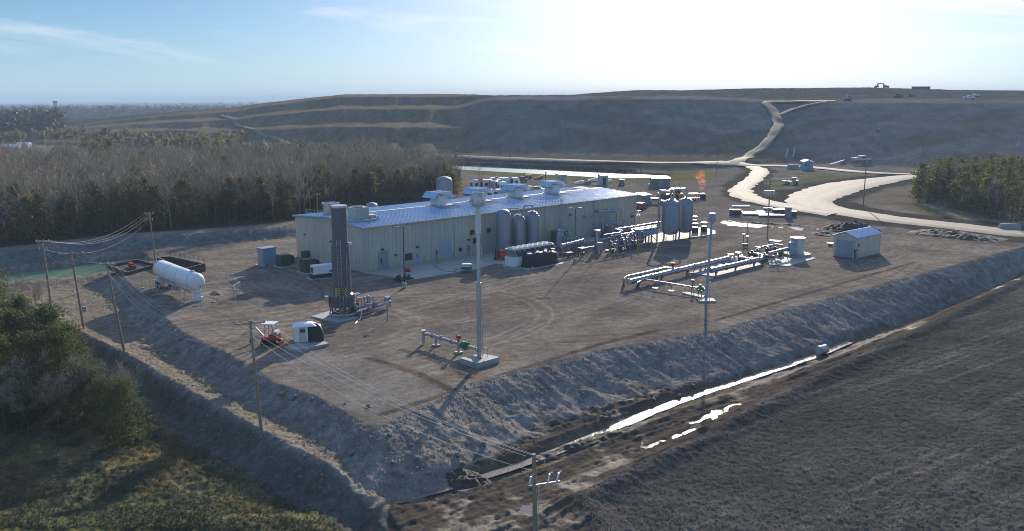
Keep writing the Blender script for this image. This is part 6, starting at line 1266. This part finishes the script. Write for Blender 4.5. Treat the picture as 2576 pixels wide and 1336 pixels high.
p = crest(KH(1645, 0)[0]); t = thing('container', 'long dark container in silhouette on the hill crest', 'container', p, 0); part('case', M_dgrey, t, lambda m: [m.bb(-6.5, 6.5, -1.2, 1.2, 0, 2.0)] + [m.bb(-6.4+k*.8, -6.1+k*.8, -1.26, -1.2, .1, 1.9) for k in range(16)])
# roadside litter bins of pipe, two pale stubs on the slope
for x, y, lab in ((430, 740, 'left of two short pale pipe stubs on the lower slope'), (492, 740, 'right of two short pale pipe stubs on the lower slope')):
    p = hit(*KH(x, y+10)); t = thing('pipe_stub', lab, 'pipe', p, .2); part('pipe', M_white, t, lambda m: m.cyl((0, 0, -.2), (.7, .2, 3.6), .22, n=8)); part('cap', M_galv, t, lambda m: m.cyl((.7, .2, 3.6), (.75, .22, 3.8), .28, n=8))
p = hit(*KH(835, 830)); t = thing('culvert_pipe', 'long pale pipe lying on the slope right of the blue hut', 'pipe', p, .75); part('pipe', M_white, t, lambda m: m.cyl((-1, 0, .4), (11, 0, 1.6), .35, n=10)); part('end_collar', M_galv, t, lambda m: m.cyl((10.8, 0, 1.58), (11.1, 0, 1.6), .45, n=10))
p = hit(*KH(1100, 800)); car('grey blue truck parked on the lower slope right of the long pale pipe', p, R(195), M_silver, 'truck', 1.5)
# ground flare with flame
p = G(*K3(1465, 330)); gf = thing('ground_flare', 'small open burner with an orange flame behind the big tanks', 'flare', p, 0)
part('burner', M_rust, gf, lambda m: m.lathe([(.75, 0), (.85, 1.2), (.9, 1.3), (.75, 1.3), (.6, .4)], n=16)); part('cover', M_white, gf, lambda m: m.box((-.1, .1, 1.5), (1.7, 1.1, .3), .3, .7))
fm = bpy.data.materials.new('flame'); fm.use_nodes = True; t_ = fm.node_tree; t_.nodes.clear(); o_ = t_.nodes.new('ShaderNodeOutputMaterial'); em_ = t_.nodes.new('ShaderNodeEmission'); em_.inputs[0].default_value = (1, .22, .05, 1)
tcn = t_.nodes.new('ShaderNodeTexCoord'); nz = N(t_, 'ShaderNodeTexNoise', Scale=.7, Detail=5., Roughness=.6); t_.links.new(tcn.outputs['Object'], nz.inputs['Vector']); mr = N(t_, 'ShaderNodeMapRange'); mr.inputs[1].default_value = .45; mr.inputs[2].default_value = .75; mr.inputs[4].default_value = .36
t_.links.new(nz.outputs[0], mr.inputs[0]); t_.links.new(mr.outputs[0], em_.inputs[1]); t_.links.new(em_.outputs[0], o_.inputs['Volume'])      # glowing gas, no surface
def flame(m): m.lathe([(.3, 1.6), (.55, 2.4), (.9, 3.6), (1.3, 5.2), (1.5, 6.4), (1.2, 7.4), (.5, 8.1), (.01, 8.3)], n=14); m.v = [(v[0]-.16*max(v[2]-1.6, 0)+.3*math.sin(v[2]*1.7), v[1], v[2]) for v in m.v]
part('flame', fm, gf, flame, 80)
# bright stored sheeting and machines behind the big tanks
sm = thing('sheet_metal_pile', 'heap of bright crumpled sheeting behind the big legged tanks', 'pile', G(*K3(1070, 215)), .3)
for k in range(9): part('sheet', M_white if k % 2 else M_steel, sm, lambda m: m.box((-2.2+k*.55, .6*rnd.random(), .45+.3*(k % 3)), (1.6+rnd.random(), 1.0, .12), rnd.random()*1.5, .8))
part('post', M_dgrey, sm, lambda m: m.cyl((.8, 0, 0), (.8, 0, 2.6), .1, n=8))
for x, y, lab in ((890, 318, 'left yellow machine half hidden by the overhead tank pipe'), (1060, 318, 'right yellow machine showing between the two big tanks')): machine('skid_loader', lab, G(*K3(x, y)), R(30 if x < 900 else 120), M_yelm, .85, 'loader')
t = thing('welding_trailer', 'small trailer with white canopy right of the big tanks', 'trailer', G(*K3(1320, 350)), .2); part('bed', M_dgrey, t, lambda m: m.bb(-1.6, 1.6, -.8, .8, .5, .8)); part('canopy', M_white, t, lambda m: m.bb(-1.4, 1.4, -.8, .8, 1.9, 2.0)); part('post', M_dgrey, t, lambda m: [m.bb(sx*1.3-.05, sx*1.3+.05, sy*.7-.05, sy*.7+.05, .8, 1.9) for sx in (-1, 1) for sy in (-1, 1)])
for s_ in (-1, 1): wheel(t, (0, s_*.85, .35), .35, .22)
# pipe laydown by the haul road
for i, (x, y, L, lab) in enumerate(((430, 458, 9., 'longest bundle of bright pipes in the laydown by the haul road'), (360, 445, 6., 'short pile of bright pipes left in the laydown'), (520, 470, 7., 'bundle of bright pipes nearest the lamp pole in the laydown'), (470, 440, 5.5, 'small pile of pipes at the back of the laydown'))):
    t = thing('pipe_bundle', lab, 'pipes', G(*Z8(x, y)), R(-12+4*i)); 
    for k in range(4): part('pipe', M_steel if (k+i) % 3 else M_white, t, lambda m: m.cyl((-L/2+.4*rnd.random(), (k-1.5)*.42, .35), (L/2-.4*rnd.random(), (k-1.5)*.42, .35), .19, n=10))
    for x_ in (-L/3, L/3): part('timber', M_wood, t, lambda m: m.box((x_, 0, .08), (.2, 2., .16)))
for x, y, w_, h, mt, lab in ((212, 455, 2.6, 1.3, M_dgrey, 'dark skip at the left end of the pipe laydown'), (480, 432, 2.0, 1.1, M_greyd, 'grey crate behind the pipe bundles'), (590, 450, 4.2, 1.3, M_dgrey, 'long dark crate at the right of the pipe laydown'), (645, 478, 1.3, 2.6, M_greyd, 'upright grey box with white top right of the pipe laydown'), (688, 468, 1.2, 1.3, M_dgrey, 'small dark box at the right end of the pipe laydown')):
    t = thing('storage_crate', lab, 'crate', G(*Z8(x, y)), R(-5)); part('case', mt, t, lambda m: [m.bb(-w_/2, w_/2, -.7, .7, 0, h)] + [m.bb(-w_/2+k*.5, -w_/2+.08+k*.5, -.75, -.7, .1, h-.1) for k in range(int(w_/.5)+1)]); part('lid', M_trim, t, lambda m: m.bb(-w_/2-.05, w_/2+.05, -.75, .75, h, h+.08))
t = thing('white_beam', 'lone white beam on the dirt above the pipe laydown', 'beam', G(*Z8(262, 392)), R(-4)); part('beam', M_white, t, lambda m: [m.bb(-2.2, 2.2, -.2, .2, .1, .14), m.bb(-2.2, 2.2, -.03, .03, .14, .4), m.bb(-2.2, 2.2, -.2, .2, .4, .44)])
# scraps beside the canal
for k, (x, y, w_, lab) in enumerate(((1300, 135, 1.6, 'white plastic heap left of the low pale crates'), (1385, 140, 1.3, 'low pale crate in the yard beyond the roof'), (1450, 105, 1.8, 'row of bright pallets beside the canal'), (1625, 122, 1.0, 'small bright drum right of the open shed'), (870, 85, 2.2, 'low brown timber stack beside the canal'))):
    t = thing('yard_scrap', lab, 'scrap', G(*Z2(x, y)), .2*k); part('pile', M_wood if k in (1, 4) else M_white, t, lambda m: [m.box((j*w_*.45-w_*.6, .2*rnd.random(), .3+.1*j), (w_*.6, 1.2, .5+.2*j), .3*j, .8) for j in range(4)])
t = thing('orange_machine', 'small orange and yellow machine beyond the blue grey pickup', 'machine', G(*Z2(755, 78)), .3); part('body', M_orange, t, lambda m: [m.bb(-1.2, 1.2, -.6, .6, .4, 1.3)]); part('mast', M_yelm, t, lambda m: m.bb(-1.5, -1.2, -.4, .4, .4, 2.2))
for x_ in (-.8, .8): part('wheel', M_rubber, t, lambda m: m.cyl((x_, -.7, .4), (x_, .7, .4), .4, n=12))
t = thing('lamp_post', 'black lamp post with round white head beside the canal yard', 'lamp post', G(*Z2(945, 130)), 0); part('post', M_black, t, lambda m: m.cyl((0, 0, 0), (0, 0, 3.4), .12, n=8)); part('head', M_white, t, lambda m: m.ball((0, 0, 3.6), .35))

# ------------------------------------------------------------------ wooden poles and wires
poles = {}
def wpole(key, label, top, base, h=None, arm=1.2, armz=.25, extra=None, z=None, az_=0., r=.16):
    p = hit(*base) if z is None else G(*base, z); tp = GY(*top, p.y); t = thing('utility_pole', label, 'utility pole', p, 0); d = tp-p
    part('pole', M_wood, t, lambda m: m.cyl((0, 0, -.3), d, r, r*.68, n=10)); ca, sa = math.cos(az_), math.sin(az_); ends = []
    if arm:
        q_ = d*(1-armz/d.length); 
        part('crossarm', M_wood, t, lambda m: m.box((q_.x, q_.y-.16*0, q_.z), (2*arm, .11, .13), az_))
        for f_ in (-.95, 0.12, .95):
            e = Vector((q_.x+arm*f_*ca, q_.y+arm*f_*sa, q_.z+.06)); part('insulator', M_trim, t, lambda m: m.lathe([(.04, 0), (.07, .05), (.05, .12), (.07, .17), (.02, .24)], e, 8)); ends.append(p+e+Vector((0, 0, .22)))
    ends.append(p+d*.87); poles[key] = ends
    if not arm: ends[:0] = [p+d+Vector((x_, 0, -.15)) for x_ in (-.5, 0.1, .35)]
    if extra: extra(t, d)
    return t
def fuse(t, d):
    for k, f_ in enumerate((-.5, 0, .5)): part('fuse_cutout', M_trim, t, lambda m: [m.cyl((d.x+f_, d.y+.1, d.z-1.4), (d.x+f_, d.y-.1, d.z-.9), .05, n=6)])
    part('bracket', M_dgrey, t, lambda m: m.bb(d.x-.7, d.x+.7, d.y-.05, d.y+.05, d.z-1.15, d.z-1.05))
def can(t, d): part('transformer_can', M_blueg, t, lambda m: m.cyl((d.x*.25+.5, d.y*.25, d.z*.22), (d.x*.25+.5, d.y*.25, d.z*.22+.7), .25, n=12))
wpole('a', 'tall wooden pole standing by the open basins behind the tank trailer', (375, 535), (391, 657), arm=.7, extra=fuse)
wpole('b', 'wooden pole farthest left, near the green pond', (106, 604), (131, 785), arm=.9, extra=fuse); wpole('c', 'wooden pole second from left with a small box low on its shaft', (178, 634), (211, 826), arm=1.5, extra=can, az_=R(12)); wpole('d', 'wooden pole rising from the track edge left of the tank trailer', (267, 660), (313, 884), arm=.8)
wpole('e', 'wooden pole with a wide crossarm in front of the mini excavator', (629, 806), (659, 1097), arm=1.25, az_=R(20))
pz = GY(1343, 1142, 55.); 
def fgear(t, d):
    part('switch_bracket', M_galv, t, lambda m: [m.box((.5, .0, d.z-2.05), (2.2, .1, .12), .35)])
    for k, x_ in enumerate((-.45, .75, 1.35)): part('fuse_cutout', M_white, t, lambda m: [m.cyl((x_, .05+.3*x_, d.z-2.0), (x_+.1, .05+.3*x_, d.z-1.5), .06, n=7), m.cyl((x_+.12, .1+.3*x_, d.z-1.45), (x_+.3, .1+.3*x_, d.z-1.4), .05, n=6)])
    part('jumper_wire', M_galv, t, lambda m: [m.tube([(-.9, 0, d.z-.3), (-.95, .1, d.z-1.2), (-.45, 0, d.z-1.6)], .015, 4), m.tube([(.5, .4, d.z-.25), (.55, .3, d.z-1.0), (.85, .3, d.z-1.4)], .015, 4)])
    part('guard', M_trim, t, lambda m: m.cyl((.17, -.05, -.3), (.15, -.05, d.z-2.2), .03, n=5))
wpole('f', 'nearest wooden pole rising from the bottom edge with fuse switches', (1343, 1142), (1349, 1470), z=-3.4, arm=0, extra=fgear, r=.19)
wpole('g', 'wooden pole with three bright transformer drums beside the pipe laydown', (1938, 452), (1930, 600), arm=1.4, extra=lambda t, d: [part('transformer_can', M_galv, t, lambda m: m.cyl((d.x*.7+x_, 0, d.z*.74), (d.x*.7+x_, 0, d.z*.74+.9), .28, n=12)) for x_ in (-.75, 0.05, .75)])
wpole('h', 'tall wooden pole on the verge inside the loop road', (2180, 400), (2171, 525), arm=1.4); wpole('i', 'wooden pole by the loader at the end of the loop road', (2322, 374), (2308, 462), arm=1.4); wpole('j', 'wooden pole behind the grove at the foot of the hill', (2402, 378), (2396, 448), arm=1.4)
wpole('k', 'wooden pole beside the haul road below the hill track', (1804, 345), (1804, 427), arm=.0); wpole('l', 'wooden pole on the far road above the canal', (1284, 352), (1283, 402), arm=.0); wpole('m', 'leaning wooden pole at the far left before the forest', (206, 314), (213, 346), arm=0)
wpole('n', 'small pole standing before the wood behind the plant', (797, 487), (799, 545), arm=.6)
M_wire = pmat('dull wire', (.42, .42, .43), .6, var=.1)
def wire(label, a, b_, sag, r=.018, grp=None):
    a, b_ = Vector(a), Vector(b_); t = thing('overhead_wire', label, 'wire', a, 0, grp); d = b_-a; Q = [d*(k/16)+Vector((0, 0, -4*sag*(k/16)*(1-k/16))) for k in range(17)]
    m = MB(); 
    for q0_, q1_ in zip(Q[:-1], Q[1:]): m.cyl(q0_, q1_, r, n=5, caps=False)
    m.build('strand', M_wire, t)
for ka, kb, sag, lab in (('a', 'b', 2.2, 'wire slung between the basin pole and the farthest left pole'), ('b', 'c', .5, 'wire between the farthest left pole and its neighbour'), ('c', 'd', .5, 'wire between the box pole and the track edge pole'), ('d', 'e', 3.0, 'sagging wire from the track edge pole to the wide crossarm pole'), ('e', 'f', .9, 'wire from the wide crossarm pole to the nearest pole'), ('g', 'h', 1., 'wire between the drum pole and the loop road verge pole'), ('h', 'i', 1., 'wire from the loop road verge pole to the loader pole')):
    A, B_ = poles[ka], poles[kb]
    for k in range(min(len(A), len(B_))): wire(lab, A[k], B_[k], sag+.15*k, .013 if ka in 'de' else .012, lab.replace('wire', 'wires', 1))

# ------------------------------------------------------------------ mounds, boulders, puddles, drain barrel
def mound(name, P, h, mat, seed, nx_=40, ny_=24):
    P = [Vector(p) for p in P]; c = sum(P, Vector())/len(P); a = (P[1]-P[0]); L = a.length; d = a.normalized(); s_ = Vector((-d.y, d.x, 0)); wd = (P[2]-P[1]).length; V = []
    for j in range(ny_+1):
        for i in range(nx_+1):
            u_, v_ = i/nx_, j/ny_; q_ = P[0]+d*(u_*L)+s_*(v_*wd); b_ = (1-(2*u_-1)**2)*(1-(2*v_-1)**2); V.append([q_.x, q_.y, b_])
    V = np.array(V); z = land(V[:, 0], V[:, 1], False); k = V[:, 2]; V[:, 2] = z-.25+h*k**.6*(.2+1.0*fbm(V[:, 0]/1.6, V[:, 1]/1.6, seed, 4)+.55*(fbm(V[:, 0]/.45, V[:, 1]/.45, seed+50, 3)-.3))*1.15
    i = np.arange((nx_+1)*(ny_+1)).reshape(ny_+1, nx_+1); o_ = meshobj(name, V, np.stack([i[:-1,:-1], i[:-1,1:], i[1:,1:], i[1:,:-1]], -1).reshape(-1, 4), mat); smooth(o_.data, 60); return tag(o_, kind='structure')
M_soil = pmat('dark turned soil', (.055, .045, .036), .95, var=.35, scale=1.5, bump=.8, bscale=4.); M_rub = pmat('grey stony soil', (.12, .11, .095), .95, var=.3, scale=1.5, bump=.8, bscale=4.)
mound('dirt_mound', [G(*Z8(1000, 595)), G(*Z8(1440, 590)), G(*Z8(1460, 555))], 1.7, M_soil, 1); mound('dirt_mound', [G(*Z8(1560, 600)), G(*Z8(2350, 690)), G(*Z8(2390, 640))], 1.0, M_soil, 2, 80); mound('dirt_mound', [G(1136, 1240, -3.3), G(1252, 1222, -3.3), G(1262, 1180, -3.3)], .75, M_soil, 3, 70, 50)
mound('dirt_mound', [G(*Z8(760, 612)), G(*Z8(1000, 640)), G(*Z8(1010, 605))], .6, M_soil, 5); mound('dirt_mound', [G(*K6(1500, 690)), G(*K6(1610, 690)), G(*K6(1620, 660))], .7, M_rub, 7)
mound('spoil_bank', [G(1300, 1190, -3.4), G(1700, 1050, -3.4), G(1720, 1035, -3.4)], .6, M_soil, 8, 90); mound('spoil_bank', [G(1800, 1030, -3.4), G(2350, 810, -3.4), G(2360, 800, -3.4)], .6, M_soil, 9, 120)
mound('spoil_bank', [G(*Z8(20, 505)), G(*Z8(960, 560)), G(*Z8(960, 545))], .5, M_soil, 10, 120)
M_pud = watermat('puddle water', (.12, .10, .08), .12, .7, 2.)
def blobpoly(pix, z, seed, n=60):
    P = spline([G(x, y, z) for x, y in pix]+[G(*pix[0], z)], .8); g_ = rs(seed); return [(p.x+.25*g_.normal(), p.y+.25*g_.normal()) for p in P[:-1]]
for i, pts in enumerate(([Z8(90, 505), Z8(180, 500), Z8(330, 522), Z8(560, 545), Z8(600, 560), Z8(420, 560), Z8(250, 545), Z8(140, 535)], [Z8(640, 545), Z8(800, 560), Z8(950, 570), Z8(860, 582), Z8(720, 578)])):
    sheet('puddle', blobpoly(pts, .0, i), .006+.004*i, M_pud)
for i, pts in enumerate(([(1590,1122),(1700,1085),(1790,1050),(1800,1062),(1720,1098),(1640,1128)], [(1730,1062),(1830,1020),(1900,1012),(1800,1055)], [(1150,1225),(1230,1222),(1300,1212),(1310,1222),(1200,1248)], [(1180,1290),(1330,1270),(1420,1255),(1440,1265),(1290,1300)], [(1430,1245),(1540,1195),(1600,1170),(1620,1176),(1520,1222)])):
    sheet('puddle', blobpoly(pts, -2.8, 20+i), -2.93+.01*(i % 2), M_pud)
bd = thing('drain_barrel', 'short white barrel lying at the ditch below the right slope', 'barrel', G(2068, 886, -3.15), R(35)); part('drum', M_trim, bd, lambda m: m.cyl((-.7, 0, .35), (.7, 0, .35), .52, n=20)); part('hoop', M_galv, bd, lambda m: [m.cyl((x_-.04, 0, .35), (x_+.04, 0, .35), .55, n=20) for x_ in (-.65, .65)])
def boulder(seed):
    g_ = rs(seed); m = MB(); m.ball((0, 0, 0), 1., 9, 6); m.v = [tuple(np.array(v)*(1+.22*g_.normal())*np.array([1, .8, .6])) for v in m.v]; o_ = m.build('boulder', M_rock, None, 20); return tag(o_, 'grey boulder lying on the bank around the yard', 'boulder', 'boulders on the yard banks')
bs_ = [boulder(i) for i in range(3)]; used_ = set(); g_ = rs(5)
for i in range(46):
    x, y = [(640+300*g_.rand(), 990+190*g_.rand()), (960+260*g_.rand(), 1090+130*g_.rand()), (1300+700*g_.rand(), 0)][i % 3]
    if i % 3 == 2: y = 1120-(x-1300)*.36+30*g_.rand()
    p = hit(x, y); k = i % 3; o_ = bs_[k] if k not in used_ else bs_[k].copy()
    if k in used_: C.objects.link(o_)
    used_.add(k); s_ = .12+.26*g_.rand()**2; o_.location = p+Vector((0, 0, s_*.2)); o_.scale = (s_,)*3; o_.rotation_euler = (g_.rand(), g_.rand(), g_.rand()*6)
# two people standing on the slope
def person(label, p, rz, shirt):
    t = thing('person', label, 'person', p, rz); J = {'p': (0, 0, .95), 'c': (0, 0, 1.3), 'n': (0, 0, 1.5), 'h': (0, 0, 1.66), 'k1': (.1, .02, .5), 'f1': (.12, 0, .06), 'k2': (-.1, -.02, .5), 'f2': (-.12, .05, .06), 's1': (.2, 0, 1.42), 'e1': (.27, .03, 1.15), 'w1': (.28, -.05, .9), 's2': (-.2, 0, 1.42), 'e2': (-.27, .03, 1.15), 'w2': (-.28, -.05, .9)}
    ed = ['pc', 'cn', 'nh', ('p','k1'), ('k1','f1'), ('p','k2'), ('k2','f2'), ('c','s1'), ('s1','e1'), ('e1','w1'), ('c','s2'), ('s2','e2'), ('e2','w2')]; ks = list(J); rad = dict(p=.15, c=.17, n=.07, h=.11, k1=.08, f1=.06, k2=.08, f2=.06, s1=.08, e1=.05, w1=.04, s2=.08, e2=.05, w2=.04)
    me = bpy.data.meshes.new('body'); me.from_pydata([J[k] for k in ks], [(ks.index(e[0]), ks.index(e[1])) for e in ed], []); o_ = bpy.data.objects.new('body', me); C.objects.link(o_); o_.parent = t; me.materials.append(shirt); sk_ = o_.modifiers.new('skin', 'SKIN'); me.skin_vertices.new() if not me.skin_vertices else None
    for k, v in zip(ks, me.skin_vertices[0].data): v.radius = (rad[k],)*2; v.use_root = (k == 'p')
    o_.modifiers.new('sub', 'SUBSURF').levels = 1; part('hard_hat', M_white, t, lambda m: m.lathe([(.14, 1.72), (.13, 1.78), (.07, 1.85), (.001, 1.87)], n=10)); return t
person('person in dark work clothes on the hill slope, left of two', hit(*KH(1251, 538)), .3, M_dgrey); person('person in dark blue work clothes on the hill slope, right of two', hit(*KH(1270, 534)), -.4, M_carb)
# clearing with low buildings far to the left
for x, y, w_, lab in ((30, 383, 9, 'low white roofed building at the far left clearing'), (62, 377, 6, 'small pale building right of the low white roofed one'), (95, 350, 7, 'brown building at the far left edge of the forest')):
    p = hit(x, y); t = thing('farm_building', lab, 'building', p, .2); part('wall', M_wood if x == 95 else M_trim, t, lambda m: m.bb(-w_/2, w_/2, -3, 3, 0, 3)); part('roof', M_white if x != 95 else M_rust, t, lambda m: m.add([(-w_/2-.3,-3.3,3.01),(w_/2+.3,-3.3,3.01),(w_/2+.3,0,4.4),(-w_/2-.3,0,4.4),(-w_/2-.3,3.3,3.01),(w_/2+.3,3.3,3.01)], [(0,1,2,3),(3,2,5,4),(0,3,4),(1,5,2),(0,4,5,1)]))
p = hit(143, 297); t = thing('silo_tower', 'pale slender tower rising out of the far forest', 'tower', p, 0); part('shaft', M_trim, t, lambda m: m.cyl((0, 0, 0), (0, 0, 26), 3.5, n=14)); part('top', M_rust, t, lambda m: m.cyl((0, 0, 26), (0, 0, 28), 3.8, n=14))

# ------------------------------------------------------------------ air between here and the far hills
hm = bpy.data.materials.new('haze'); hm.use_nodes = True; t_ = hm.node_tree; t_.nodes.clear(); o_ = t_.nodes.new('ShaderNodeOutputMaterial'); pv = t_.nodes.new('ShaderNodeVolumePrincipled')
pv.inputs['Color'].default_value = (.58, .78, .97, 1); pv.inputs['Density'].default_value = .00021; pv.inputs['Anisotropy'].default_value = 0.; t_.links.new(pv.outputs[0], o_.inputs['Volume'])
m = MB(); m.bb(-30000, 30000, -400, 32000, -40, 60); hb = m.build('haze', hm); tag(hb, kind='stuff')
